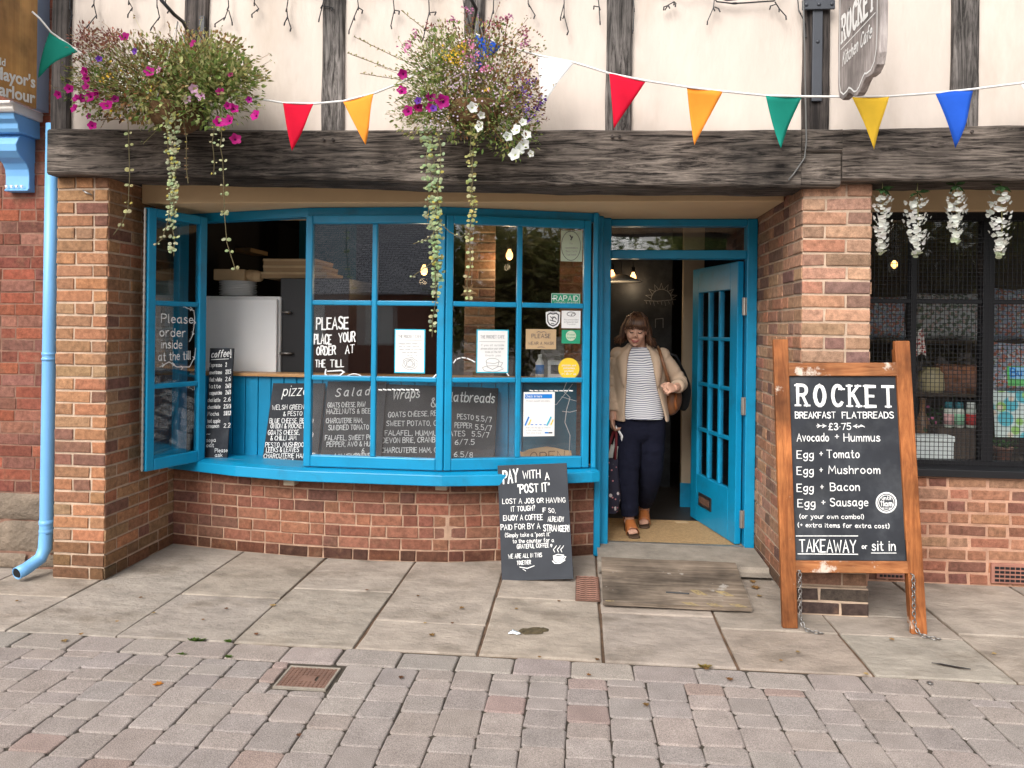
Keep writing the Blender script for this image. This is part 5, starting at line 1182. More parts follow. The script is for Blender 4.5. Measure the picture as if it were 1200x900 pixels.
top2 = (top[0] + top[3] * .0008, *top[1:])
groups = {}
for ln in ls: groups.setdefault(ln[-1], []).append(ln)
for m_, l2 in groups.items():
    mb = MB()
    for ln in l2:
        if ln[0] == 'L': pline(mb, ln[1], ln[2], top2)
        else: pw(mb, ln[1], ln[2], ln[3], ln[4], top2, ln[5], weight=.13, jit=.03)
    mb.build('print', M[m_], th)
# wooden OPEN sign standing on the window board
oy = 5.0; op = plane(P(640, 545, oy), (1, .12, 0), (0, 0, 1)); os_ = thing('open_sign', 'cut plywood sign reading OPEN standing behind the lower right pane', 'sign', P(640, 544, oy))
top = [(608.5, 528.5), (613, 530), (620, 526.5), (632, 524.5), (641, 523.4), (652, 525), (662, 527.5), (669, 528), (671, 541.5), (613, 541.5)]
mb = MB(); poly(mb, top, op, 0, .012); mb.build('plywood', M['plywood'], os_, bevel=.001)
mb = MB(); pw(mb, 'OPEN', 621, 542, 12, (op[0] + op[3] * .012, *op[1:]), 661, 540, weight=.09); mb.build('lettering', mat('burnt_wood', (.16, .08, .04), bump=0), os_)
# hanging wooden star
s0 = P(549, 342, 4.86); st5 = thing('star_ornament', 'pale wooden star hanging on a cord behind the third top pane', 'ornament', s0)
R5 = .058; mb = MB(); mb.prism([(R5 * (1 if i % 2 == 0 else .40) * math.sin(i * math.pi / 5 + .5), R5 * (1 if i % 2 == 0 else .40) * math.cos(i * math.pi / 5 + .5)) for i in range(10)], s0, (1, .2, 0), (0, 0, 1), (.2, -1, 0), .01); mb.build('wooden_star', M['plywood'], st5, bevel=.001)
MB().tube([s0 + V((.02, 0, .05)), V((s0.x + .03, s0.y, 2.24))], .0012, 5).build('cord', M['silicone'], st5)
# loose wires at the right of the sash
wr_ = MB(); wr_.tube([P(664, 448, 5.0), P(660, 458, 5.0), P(668, 466, 5.0), P(664, 480, 5.0), P(662, 495, 5.0), P(668, 510, 5.0), P(667, 530, 5.0)], .0022, 6); wr_.tube([P(671, 450, 5.0), P(661, 463, 5.0), P(652, 474, 5.0), P(640, 474, 5.0)], .002, 6); wr_.tube([P(659, 482, 5.0), P(668, 483, 5.0), P(676, 481, 5.0)], .002, 6); wr_.tube([P(658, 465, 5.0), P(668, 468, 5.0), P(676, 470, 5.0)], .0016, 6)
tag(wr_.build('cable', M['silicone'], origin=P(664, 530, 5.0), smooth=True), 'tangled white cable behind the glass right of the check in poster', 'cable')

# ================================================================ BOARDS ON THE PAVEMENT
t, pl = slab_board('pavement_board', 'dark slate board about paying with a post it leaning on the bow window sill', 'chalkboard', (583, 545.5), (664, 542.5), (672, 678.5), (588, 681), 4.735, 4.54, M['slate'], th=.02)
mb = MB()
for s, x0, y, x1, y1, h_, w_ in [('PAY', 590, 567, 607, 564, 15, .15), ('WITH', 613, 561, 633, 560, 9, .15), ('A', 639, 562, 643.5, 561.5, 8, .16), ('"POST IT"', 607, 578, 644, 575.5, 9.5, .17), ('LOST A JOB OR HAVING', 589, 590.5, 662.5, 588.5, 5.6, .15), ('IT TOUGH?', 599, 599.5, 627, 598, 5.6, .15), ('IF SO,', 636, 600, 651, 601, 4.8, .15),
     ('ENJOY A COFFEE', 590, 610, 636, 609, 6, .15), ('ALREADY', 642, 611, 661, 611.5, 5.6, .14), ('PAID FOR BY A', 587, 621, 633, 619.5, 6, .15), ('STRANGER!', 637, 622, 667, 623, 7, .17), ('(Simply take a "post it"', 592, 629.5, 645, 628, 4.6, .15), ('to the counter for a', 601, 636.5, 649, 635, 4.4, .15), ('GRATEFUL COFFEE ♥', 606, 643, 647, 641, 4.8, .16),
     ('WE ARE ALL IN THIS', 596, 654.5, 635, 652.5, 4.8, .15), ('TOGETHER', 606, 662, 622, 661, 4.6, .17)]:
    pw(mb, s, x0, y, h_, pl, x1, y1, weight=w_)
pline(mb, [(609, 664.5), (618, 666), (626, 663)], 1, pl); pline(mb, [(613, 667), (616, 669)], .9, pl)
pline(mb, [(648.5, 651.5), (649.5, 657), (654, 658.5), (659, 656.5), (660.5, 650.5)], 1.2, pl); pline(mb, [(648.5, 651.5), (654, 649.5), (660.5, 650.5)], 1, pl)
for i in range(4): pline(mb, [(649.6, 652.6 + i * 1.3), (659.5, 651.8 + i * 1.3)], 1.5, pl)
pline(mb, [(660, 652), (663, 652.5), (661, 655.5), (658.5, 656.5)], .9, pl); pline(mb, [(647.5, 657.5), (650, 660), (656, 660), (662, 656.5)], 1.2, pl)
for x in (650, 654.5, 658.5): pline(mb, [(x, 647), (x - 1.5, 644), (x + .8, 641.5), (x + 2, 639.5)], .8, pl)
mb.build('lettering', M['chalk'], t)
# the tall A-frame board
AT, AB = 4.175, 4.0
ab = thing('menu_board', 'tall orange wooden A board listing breakfast flatbreads in front of the right brick pillar', 'menu board', (1.41, 4.05, 0))
la, lb_, ra, rb = P(914, 400, AT), G(925, 735), P(1056, 397.5, AT), G(1072, 739)
lb_ = V((lb_.x, AB, 0)); rb = V((rb.x, AB, 0)); la.z = ra.z = (la.z + ra.z) / 2
pa = plane(lb_, rb - lb_, la - lb_); na = pa[3]
def rail(a, b_, w_, t_, m, name, off=0):
    mb = MB(); mb.bar(a + na * off, b_ + na * off, na, w_, t_); return mb.build(name, m, ab, bevel=.005)
rail(la, lb_, .078, .032, M['aframe'], 'leg'); rail(ra, rb, .078, .032, M['aframe'], 'leg')
def pA(x, y, off=0): return PL(x, y, pa[0], na) + na * off
tl, tr = pA(921, 433), pA(1052, 433); bl_, br_ = pA(929, 663.5), pA(1064, 664.5)
rail(tl, tr, .072, .028, M['aframeh'], 'rail'); rail(bl_, br_, .062, .028, M['aframeh'], 'rail')
mb = MB(); q = [pA(922.5, 440), pA(1054, 440), pA(1062.5, 658), pA(930.5, 657)]; n_ = 4
mb.add(q + [p - na * .012 for p in q], [(0, 1, 2, 3), (7, 6, 5, 4), (0, 4, 5, 1), (1, 5, 6, 2), (2, 6, 7, 3), (3, 7, 4, 0)]); mb.build('panel', M['board'], ab)
mb = MB()
for a, b_ in zip(q, q[1:] + q[:1]): mb.bar(a + na * .004, b_ + na * .004, na, .009, .008)
mb.build('panel_trim', M['black'], ab)
# rear frame, folded against the front
off = V((0, .055, 0))
for a, b_ in ((la, lb_), (ra, rb)):
    mb = MB(); mb.bar(a + off * 1.0 - (a - b_) * .03, b_ + off + (a - b_) * .02, na, .05, .028); mb.build('rear_leg', M['aframe'], ab, bevel=.004)
mb = MB(); mb.bar(tl + off - (la - lb_) * .05, tr + off - (la - lb_) * .05, na, .05, .024); mb.build('rear_rail', M['aframeh'], ab)
pf = (pa[0] + na * .0005, *pa[1:])
mb = MB(); pw(mb, 'ROCKET', 935, 475, 23.5, pf, 1047, 476.5, weight=.175, serif=True, jit=.03, track=3.0); pw(mb, 'BREAKFAST', 932, 490, 7, pf, 979, 490, weight=.17, jit=.06); pw(mb, 'FLATBREADS', 987, 490, 7, pf, 1047, 490, weight=.17, jit=.06)
pw(mb, '£3·75', 971, 503.5, 7.5, pf, 997, 503.5, weight=.15, jit=.06)
pline(mb, [(957, 499), (968, 499)], 1, pf); pline(mb, [(958, 497), (961, 499), (958, 501)], .9, pf); pline(mb, [(964, 497), (967, 499), (964, 501)], .9, pf); pline(mb, [(1000, 499.5), (1012, 499.5)], 1, pf); pline(mb, [(1004, 497.5), (1001, 499.5), (1004, 501.5)], .9, pf); pline(mb, [(1006, 501), (1009, 498), (1013, 500.5)], .9, pf)
for s, x0, x1, y in [('Avocado', 934, 971, 517), ('+', 978, 983, 516), ('Hummus', 989, 1031, 517), ('Egg', 934, 953, 537), ('+', 960, 964, 536), ('Tomato', 969, 1007, 536.5), ('Egg', 934, 953, 556), ('+', 960, 964, 555), ('Mushroom', 971, 1031, 555), ('Egg', 934, 953, 576), ('+', 961, 965, 575), ('Bacon', 973, 1007, 575), ('Egg', 935, 955, 594), ('+', 962, 967, 593), ('Sausage', 973, 1017, 593)]:
    pw(mb, s, x0, y, 9, pf, x1, y, weight=.125, jit=.05)
pw(mb, '(or your own combo!)', 937, 607.5, 5, pf, 1012, 608, weight=.17, jit=.06); pw(mb, '(+ extra items for extra cost)', 935, 617.5, 5, pf, 1042, 619, weight=.17, jit=.06)
pw(mb, 'TAKEAWAY', 937, 646.5, 14, pf, 1003, 647.5, weight=.12, jit=.05); pw(mb, 'or', 1010, 643, 5.5, pf, 1016, 643, weight=.16); pw(mb, 'sit in', 1022, 645, 11, pf, 1049, 645, weight=.13, jit=.05)
pline(mb, [(933, 628), (1005, 628)], 1.1, pf); pline(mb, [(935, 649), (1005, 649.5)], 1.2, pf); pline(mb, [(1021, 648), (1050, 648)], 1, pf)
cx_, cy_ = 1038.5, 589
pline(mb, [(cx_ + 11.5 * math.cos(q / 24 * 2 * math.pi), cy_ + 11.5 * math.sin(q / 24 * 2 * math.pi)) for q in range(25)], 1.6, pf); pline(mb, [(cx_ + 9 * math.cos(q / 24 * 2 * math.pi), cy_ + 9 * math.sin(q / 24 * 2 * math.pi)) for q in range(25)], .7, pf)
pw(mb, 'until', cx_ - 5, cy_ - 3.4, 4, pf, cx_ + 5.5, weight=.2); pw(mb, '11am', cx_ - 6.5, cy_ + 4, 6, pf, cx_ + 7, weight=.2); 
for i in range(3): pline(mb, [(cx_ - 5 + i * 4, cy_ + 6.4), (cx_ - 2.6 + i * 4, cy_ + 6.4)], 1, pf)
mb.build('lettering', M['chalk'], ab)
def chain(mb, pts, link=.026, r_=.0028):
    pts = [V(p) for p in pts]; L = [0]
    for a, b_ in zip(pts[:-1], pts[1:]): L.append(L[-1] + (b_ - a).length)
    def at(t):
        for i in range(len(pts) - 1):
            if t <= L[i + 1]: return pts[i].lerp(pts[i + 1], (t - L[i]) / max(1e-6, L[i + 1] - L[i]))
        return pts[-1]
    t = 0; k = 0
    while t + link < L[-1]:
        a, b_ = at(t), at(t + link); d = (b_ - a).normalized(); s_ = d.cross(V((0, 1, 0)) if k % 2 else V((.7, .2, .6))).normalized() * .0075
        c = [a, a + s_ + d * .006, b_ + s_ - d * .006, b_, b_ - s_ - d * .006, a - s_ + d * .006, a]; mb.tube(c, r_, 5); t += link * .8; k += 1
for px, sg_ in ((931, 1), (1062.5, 1)):
    mb = MB(); a = pA(px + 1, 672, .0) ; x = a.x
    chain(mb, [a - na * .01 + V((.012, 0, 0)), V((x + .014, AB + .0, .30)), V((x + .016, AB - .01, .06)), V((x + .028, AB - .04, .012)), V((x + .07, AB - .07, .010)), V((x + .13, AB - .085, .010))]); mb.build('chain', M['chain'], ab, smooth=True)

# ramp, drains, mat and litter
rp = thing('ramp', 'worn plywood ramp with faded yellow edge stripes laid up to the doorway', 'ramp', (.55, 4.45, 0))
a, b_, c_, d_ = V((.142, 4.155, .034)), V((.945, 4.165, .030)), V((.985, 4.815, .082)), V((.150, 4.815, .082))
mb = MB(); n_ = 10; vs = []
for q in range(n_ + 1):
    for i in range(n_ + 1):
        p = a.lerp(b_, i / n_).lerp(d_.lerp(c_, i / n_), q / n_); p.z += .004 * noise.noise(V((p.x * 3, p.y * 3, 1))); vs.append(p)
mb.add(vs, [(q * (n_ + 1) + i, q * (n_ + 1) + i + 1, (q + 1) * (n_ + 1) + i + 1, (q + 1) * (n_ + 1) + i) for q in range(n_) for i in range(n_)])
o = mb.build('plywood_sheet', M['ramp'], rp); s_ = o.modifiers.new('Solidify', 'SOLIDIFY'); s_.thickness = .018; s_.offset = -1; o.data.materials.append(M['plywood'])
mb = MB(); rz = random.Random(2)
def onr(u_, v_, e=.0015):
    p = a.lerp(b_, u_).lerp(d_.lerp(c_, u_), v_); p.z += .004 * noise.noise(V((p.x * 3, p.y * 3, 1))) + e; return p
def patch(u0, u1, v0, v1, sl):
    n1_ = 6; vs = []; fs = []
    for q in range(n1_ + 1):
        for i in range(n1_ + 1):
            v_ = v0 + (v1 - v0) * q / n1_; u_ = u0 + (u1 - u0) * i / n1_ + sl * (v_ - v0); vs.append(onr(u_, v_))
    for q in range(n1_):
        for i in range(n1_):
            if rz.random() < .8: k = q * (n1_ + 1) + i; fs.append((k, k + 1, k + n1_ + 2, k + n1_ + 1))
    mb.add(vs, fs)
for u0 in (.58, .74, .90): patch(u0, u0 + .075, .012, .07, -.9)
for u0 in (.66, .84, ): patch(u0, u0 + .07, .22, .32, -.6)
patch(.02, .08, .012, .03, -.3)
mb.build('worn_stripe', M['rampy'], rp)
mb = MB(); mb.tube([onr(.44, .24, .003), onr(.60, .23, .003)], .005, 6); mb.build('hand_slot', M['black'], rp)
MB().box(.16, .93, 4.20, 4.225, .0035, .016).build('packing_strip', M['black'], rp)
tag(MB().add([(.21, 5.26, .056), (1.13, 5.26, .056), (1.13, 5.36, .058), (.99, 5.92, .058), (.21, 5.92, .058), (.21, 5.26, .05), (1.13, 5.26, .05)], [(0, 1, 2, 3, 4), (0, 5, 6, 1)]).build('doormat', M['coir'], origin=(.6, 5.6, .05)), 'large coir doormat filling the floor of the open doorway', 'doormat')
dg_ = thing('drain_cover', 'square rusty drain cover with a lattice of studs set in the pavers', 'drain cover', ((DR[0] + DR[1]) / 2, (DR[2] + DR[3]) / 2, 0))
mb = MB(); mb.box(DR[0], DR[1], DR[2], DR[3], -.03, -.010); mb.build('plate', M['rust'], dg_)
mb = MB()
for q in (0, 1):
    mb.box(DR[0] + .004, DR[1] - .004, DR[2 + q] - (.014 if q else -.004), DR[2 + q] + (-.004 if q else .014), -.02, .002); mb.box(DR[q] - (.014 if q else -.004), DR[q] + (-.004 if q else .014), DR[2] + .015, DR[3] - .015, -.02, .0015)
mb.build('frame', M['concrete'], dg_, bevel=.002)
mb = MB(); n_ = 11
for i in range(n_):
    for q in range(n_):
        x = DR[0] + .022 + (DR[1] - DR[0] - .044) * i / (n_ - 1); y = DR[2] + .022 + (DR[3] - DR[2] - .044) * q / (n_ - 1)
        if 3 < i < 8 and 3 < q < 7: continue
        mb.obox((x, y, -.006), (.0055, .0055, 0), (-.0055, .0055, 0), (0, 0, .005))
mb.box(DR[0] + .085, DR[1] - .085, DR[2] + .08, DR[3] - .08, -.010, -.0035)
mb.build('tread_stud', mat('worn_iron', (.20, .115, .085), rough=.6, var=.3), dg_)
hy = thing('hydrant_cover', 'small red brown cast cover with wavy ribs beside the ramp', 'cover', (.065, 4.43, 0))
mb = MB(); mb.box(-.01, .132, 4.235, 4.64, .003, .012); mb.build('plate', M['rust'], hy, bevel=.002)
mb = MB()
for i in range(12):
    y = 4.255 + i * .034; mb.tube([(-.004 + q * .0131, y + .006 * math.sin(q * 1.9), .013) for q in range(11)], .0045, 5)
mb.build('rib', mat('worn_red_iron', (.22, .11, .08), rough=.7, var=.3), hy, smooth=True)
# litter, leaves, weeds
rl = random.Random(77)
def leaf_at(x, y, z, s_, col, label, group=None, m='leaf'):
    an = rl.uniform(0, 6.28); pts = [(0, -1), (.45, -.45), (.95, -.3), (.6, .1), (.75, .6), (.25, .5), (0, 1.05), (-.3, .5), (-.7, .55), (-.6, .05), (-.9, -.35), (-.4, -.4)]
    vs = [(x + s_ * (px_ * math.cos(an) - py_ * math.sin(an)), y + s_ * (px_ * math.sin(an) + py_ * math.cos(an)), z + .006 + s_ * .22 * (px_ * px_ + .4 * py_ * rl.uniform(.2, 1))) for px_, py_ in pts] + [(x, y, z + .004)]
    o = MB(col=col).add(vs, [(i, (i + 1) % 12, 12) for i in range(12)]).build('fallen_leaf', M[m], origin=(x, y, z)); s2 = o.modifiers.new('Solidify', 'SOLIDIFY'); s2.thickness = .001
    return tag(o, label, 'leaf', group)
c = G(185, 803); leaf_at(c.x, c.y, 0, .022, (.55, .22, .03), 'bright orange fallen leaf lying on the left pavers')
for px, py, s_ in [(75, 753, .018), (95, 745, .012), (20, 706, .011), (165, 702, .012), (180, 720, .012), (238, 728, .010), (265, 715, .012), (320, 711, .020), (137, 730, .010), (172, 651, .022), (430, 693, .012), (541, 714, .016), (506, 746, .018), (498, 732, .010), (530, 732, .010), (300, 745, .014), (700, 775, .014), (632, 772, .010), (935, 766, .012), (915, 776, .010), (1075, 734, .014), (1045, 751, .014), (1165, 768, .012), (885, 690, .03), (882, 683, .022), (757, 828, .016), (350, 864, .012), (470, 796, .014), (1015, 792, .014), (828, 786, .014), (690, 793, .012), (855, 798, .018), (605, 715, .011), (655, 706, .012), (490, 700, .012), (890, 700, .016)]:
    c = G(px, py); leaf_at(c.x, c.y, .004, s_, cvar(rl.choice([(.22, .10, .035), (.30, .17, .06), (.16, .07, .035), (.38, .26, .11)]), rl, .3), 'small dry brown leaf scrap lying on the paving', 'dry leaf scraps on the paving')
wt = 0
for px, py, s_, lab in [(230, 751, .024, 'largest green weed tuft at the kerb joint on the left'), (214, 767, .014, 'small green weed tuft growing one paver below the largest tuft'), (268, 752, .016, 'green weed tuft at the kerb right of the largest tuft'), (268, 770, .013, 'small green weed tuft by the pavers above the drain cover'), (826, 782, .020, 'yellowing weed tuft in the kerb joint below the ramp')]:
    c = G(px, py); mb = MB()
    for i in range(70):
        an = rl.uniform(0, 6.28); d = V((math.cos(an) * rl.uniform(.2, 1.6), math.sin(an) * .5, rl.uniform(.2, .7))) * s_; b0 = c + V((rl.gauss(0, s_ * .5), rl.gauss(0, s_ * .2), 0)); sd_ = d.cross(V((0, 0, 1))).normalized() * s_ * .16
        mb.add([b0 + sd_, b0 - sd_, b0 + d * .7 - sd_, b0 + d, b0 + d * .7 + sd_], [(0, 1, 2, 3, 4)], col=cvar((.10, .17, .03) if px < 800 else (.30, .22, .06), rl, .35))
    tag(mb.build('weed_tuft', M['leaf'], origin=c), lab, 'weed')
# moss filled hole with a scrap of silver foil, dark feather
c = G(625, 740); mb = MB(); mb.lathe([(.0, .009), (.05, .010), (.068, .007), (.075, .003)], (0, 0, 0), 20)
mb.v = [(c.x + v_[0] * (1.0 + .35 * noise.noise(V((v_[0] * 30, v_[1] * 30, 0)))), c.y + v_[1] * .55 * (1 + .5 * noise.noise(V((v_[0] * 25, v_[1] * 25, 3)))) + v_[0] * .25, v_[2] + .004 * noise.noise(V((v_[0] * 60, v_[1] * 60, 0)))) for v_ in mb.v]
tag(mb.build('moss_patch', mat('dark_moss', (.085, .065, .035), rough=1, var=.5, scale=60, bump=1, bscale=200), origin=c), 'dark mossy patch filling a hole in the flagstone', 'moss')
c = G(603, 744); mb = MB(); mb.tube([c + V((-.03, -.005, .008)), c + V((-.01, .006, .014)), c + V((.015, 0, .009)), c + V((.03, -.008, .012))], [.003, .009, .007, .003], 6, sx=1.6); tag(mb.build('foil_scrap', mat('crumpled_foil', (.55, .60, .65), rough=.3, var=.3, metal=.6, bump=.4), origin=c), 'crumpled silver scrap beside the dark mossy patch', 'litter')
c = G(1115, 783); mb = MB(); fpt = [(-.075, .028, .0), (-.03, .022, .011), (.03, -.002, .012), (.075, -.018, 0)]
mb.add([c + V((x, y + wd_, .006)) for x, y, wd_ in fpt] + [c + V((x, y - wd_, .008)) for x, y, wd_ in fpt[::-1]], [tuple(range(8))]); mb.tube([c + V((x, y, .009)) for x, y, wd_ in fpt], .0016, 5)
tag(mb.build('feather', M['black'], origin=c), 'black feather lying on the flagstones at the right', 'feather')
c = G(1090, 803); tag(MB().lathe([(0, .004), (.010, .006), (.013, .012), (.010, .012), (.006, .008), (0, .008)], c, 16).build('crown_cap', M['chain'], origin=c, smooth=True), 'small round metal cap in the broken paver joint at right', 'bottle cap')
c = G(755, 602, .058); tag(MB().prism([(-.045, -.03), (.05, -.036), (.04, .03), (-.05, .028)], (.79, 5.86, .059), (1, .15, 0), (-.15, 1, 0), (0, 0, 1), .003).build('paper_scrap', M['kraft'], origin=(.79, 5.86, .059)), 'scrap of tan card lying on the doormat near the open door', 'litter')

# ================================================================ BUNTING
bn = thing('bunting', 'string of coloured triangular flags hung along the oak beam', 'bunting', (-.4, 3.95, 2.6))
BY = 3.93
str_px = [(38, 14), (47, 22), (60, 38), (92, 60), (112, 74), (150, 92), (210, 105), (270, 112), (303, 116), (332, 120.5), (368, 121.5), (402, 118.5), (438, 109.5), (470, 97), (505, 76), (530, 52), (557, 40), (588, 52), (629, 64.5), (672, 73), (714, 86), (756, 94.5), (805, 102), (847, 107), (897, 112), (940, 113), (998, 113.5), (1042, 113), (1096, 109), (1140, 104.5), (1196, 97.5), (1260, 88), (1330, 74)]
pts = [P(x, y, BY - (.12 if x < 60 else .06 if x < 120 else 0)) for x, y in str_px]
mb = MB(); mb.tube(pts, .0056, 6); mb.build('tape', M['silicone'], bn, smooth=True)
FC = {'green': (.012, .20, .15), 'red': (.52, .008, .03), 'orange': (.80, .27, .035), 'white': (.80, .80, .80), 'yellow': (.80, .50, .045), 'blue': (.018, .085, .46)}
FM = {k: mat(k + '_flag_cloth', v, rough=.85, var=.10, scale=9, bump=.12, bscale=14, spec=.08) for k, v in FC.items()}
for col, a, b_, c_, dy in [('green', (58, 36), (93, 60), (43, 91), -.06), ('red', (332, 121), (368, 121.5), (345, 179), 0), ('orange', (402, 119), (438, 110), (429.5, 171), 0), ('yellow', (514, 70), (547, 44), (545, 84), 0), ('blue', (556, 40), (589, 52), (558, 88), 0), ('white', (630, 64), (673, 73), (634, 127), 0), ('red', (714, 86), (757, 95), (719, 153), 0), ('orange', (805, 102), (847, 107.5), (815, 168), 0), ('green', (897, 112), (940, 113), (915, 174), 0), ('yellow', (998, 114), (1042, 113), (1021, 177), 0), ('blue', (1096, 109), (1141, 104.5), (1119, 174), 0), ('white', (1196, 97), (1240, 91), (1224, 156), 0)]:
    A, B, Cc = P(*a, BY + dy), P(*b_, BY + dy), P(*c_, BY + dy - .01); n_ = 10; vs = []; ix = {}
    for i in range(n_ + 1):
        for q in range(n_ + 1 - i):
            p = A + (B - A) * (q / n_) + (Cc - A) * (i / n_)
            p.y += .020 * math.sin(q / n_ * 5 + a[0]) * (i / n_ + .2) + .034 * math.sin(i / n_ * 2.4) * (1 if a[0] % 2 else -.6); ix[i, q] = len(vs); vs.append(p)
    fs = []
    for i in range(n_):
        for q in range(n_ - i):
            fs.append((ix[i, q], ix[i, q + 1], ix[i + 1, q]))
            if q < n_ - i - 1: fs.append((ix[i, q + 1], ix[i + 1, q + 1], ix[i + 1, q]))
    o = MB().add(vs, fs).build('flag', FM[col], bn, smooth=True); s_ = o.modifiers.new('Solidify', 'SOLIDIFY'); s_.thickness = .0012; o['label'] = col + ' bunting flag'

# ================================================================ STRING OF UNLIT ICICLE LIGHTS
sl = thing('string_lights', 'unlit black icicle light string draped across the cream plaster', 'string lights', (-.4, 4.17, 3.4))
rs = random.Random(15); LY = 4.175
dk = M['black']
mainpts = [P(x, -14 + 5 * math.sin(x * .09) + (10 if 800 < x < 912 else 0), LY) for x in range(60, 930, 12)] ; mb = MB(); mb.tube(mainpts, .0035, 5)
mb.tube([P(836, -4, LY), P(840, 2, LY), P(858, 4, LY), P(872, 3.5, LY), P(907, 1, LY), P(915, -6, LY)], .004, 6); mb.ell(P(861, 4, LY), .022, .006, .006); mb.build('cable', dk, sl, smooth=True)
STR = [[(82, -10), (82, 8), (85, 18), (82, 30)], [(111, -10), (110, 5), (113, 18), (104, 29)], [(150, -10), (151, 2), (155, 9), (150, 17)], [(184, -10), (184, 6), (187, 20), (178, 32)], [(195, -10), (194, 3), (198, 12)], [(267, -10), (268, 8), (264, 20), (252, 28)], [(268, 12), (272, 26)], [(299, -10), (298, 3), (303, 10), (295, 17)], [(339, -10), (336, 10), (337, 20), (341, 33)], [(337, 19), (334, 26)], [(382, -10), (378, 6), (374, 22)], [(379, 7), (390, 9)], [(418, -10), (420, 8), (415, 20), (409, 36)], [(420, 9), (425, 12)], [(460, -10), (462, 12), (458, 30)], [(463, 12), (468, 13)],
       [(502, -10), (503, 14), (499, 32), (496, 45)], [(503, 15), (511, 14)], [(541, -10), (544, 8), (549, 24)], [(579, -10), (578, 12), (574, 27)], [(578, 24), (588, 34)], [(618, -10), (619, 4), (627, 18)], [(661, -10), (661, 18), (666, 37)], [(661, 4), (657, 20)], [(700, -10), (702, 8), (703, 25)], [(702, 8), (696, 7)], [(741, -10), (743, 10), (742, 35)], [(779, 12), (783, 6), (790, 2), (792, 4)], [(784, 6), (778, 8)], [(837, 0), (836, 9), (829, 25)], [(837, 8), (842, 10)], [(908, 2), (913, 10), (921, 19)], [(909, 5), (903, 7)], [(934, -10), (936, 12), (942, 24), (944, 40)]]
for st_px in STR:
    mb = MB(); pp = [P(x, y, LY) for x, y in st_px]; mb.tube(pp, .0032, 5)
    for p in pp[1:]: mb.tube([p, p + V((rs.uniform(-.008, .008), -.01, -.022))], .0042, 5)
    mb.build('light_strand', dk, sl)
wc = MB(); wc.tube([P(941, -10, 4.13), P(943, 60, 4.13), P(944, 120, 4.13), P(945, 165, 4.125), P(943, 185, 4.125), P(930, 204, 4.125), P(924, 211, 4.125)], .0042, 6)
tag(wc.build('wall_cable', mat('grey_cable', (.13, .13, .125), bump=0), origin=P(943, 180, 4.125), smooth=True), 'thin grey cable running down the dark stud and across the beam', 'cable')

# ================================================================ HANGING SHOP SIGN AND ITS BRACKET
hs_ = thing('hanging_sign', 'weathered grey wooden hanging sign with white ROCKET lettering jutting over the street', 'sign', (1.26, 3.6, 2.65))
sx, W2, zc_ = 1.255, .262, 2.60
ym = 3.59
half = [(0, .022), (.035, .030), (.075, .055), (.11, .070), (.135, .062), (.19, .060), (.235, .085), (.255, .13), (W2, .20), (W2, .74), (.24, .80), (.12, .83), (0, .86)]
pts = half + [(-a, b_) for a, b_ in half[::-1][1:-1]]
mb = MB(); mb.prism(pts, (sx, ym, zc_), (0, -1, 0), (0, 0, 1), (1, 0, 0), .035); mb.build('sign_board', wood_mat('grey_board', (.20, .175, .165), (.43, .385, .37), 2, 1.5, bump=.4), hs_, bevel=.004)
fp = (V((sx - .0005, ym, zc_)), V((0, -1, 0)), V((0, 0, 1)), V((-1, 0, 0)))
mb = MB(); ins = [(a * .90, b_ + (.022 if b_ < .3 else -.03)) for a, b_ in pts]; ins = ins + [ins[0]]
mb.ribbon([fp[0] + fp[1] * a + fp[2] * b_ + fp[3] * .0012 for a, b_ in ins], .008, fp[3]); mb.build('painted_border', M['white'], hs_)
mb = MB(); write(mb, 'ROCKET', fp[0] + fp[1] * -.20 + fp[2] * .345, fp[1], fp[2], fp[3], .12, width=.40, weight=.2, serif=True, jit=.03, track=1.9); mb.ribbon([fp[0] + fp[1] * s_ + fp[2] * .315 + fp[3] * .001 for s_ in (-.215, .215)], .006, fp[3])
write(mb, 'Kitchen', fp[0] + fp[1] * -.19 + fp[2] * .225, fp[1], fp[2], fp[3], .062, width=.20, weight=.15, slant=.2, jit=.05); write(mb, 'Cafe', fp[0] + fp[1] * .045 + fp[2] * .225, fp[1], fp[2], fp[3], .062, width=.13, weight=.15, slant=.2, jit=.05); mb.build('lettering', M['white'], hs_)
br_ = thing('sign_bracket', 'grey iron bracket bolted to the dark stud for the hanging sign', 'bracket', (1.255, 4.17, 3.0))
a, b_ = P(956, 118, 4.16), P(956, -40, 4.16)
mb = MB(); mb.box(1.225, 1.277, 4.165, 4.183, a.z, b_.z); mb.build('back_plate', M['strap'], br_, bevel=.003)
zz = P(956, 6, 4.16).z; mb = MB(); mb.box(1.165, 1.335, 4.150, 4.164, zz - .026, zz + .026); mb.build('cross_plate', M['strap'], br_, bevel=.003)
mb = MB(); mb.tube([(1.265, 4.16, 3.62), (1.27, 3.2, 3.62)], .014, 10); mb.tube([(1.262, 4.16, 3.46), (1.262, 3.95, 3.50), (1.262, 3.80, 3.61)], .010, 8); mb.build('arm', M['strap'], br_, smooth=True)
for yy in (3.78, 3.40): MB().tube([(1.2725, yy, 3.62), (1.2725, yy, 3.40)], .006, 8).build('hanger', M['strap'], br_)
mb = MB()
for zz2 in (a.z + .03, a.z + .32, zz): mb.ell((1.251, 4.163 if zz2 < zz else 4.148, zz2), .010, .006, .010)
for xx in (1.185, 1.318): mb.ell((xx, 4.148, zz), .010, .006, .010)
mb.build('bolt', M['strap'], br_, smooth=True)

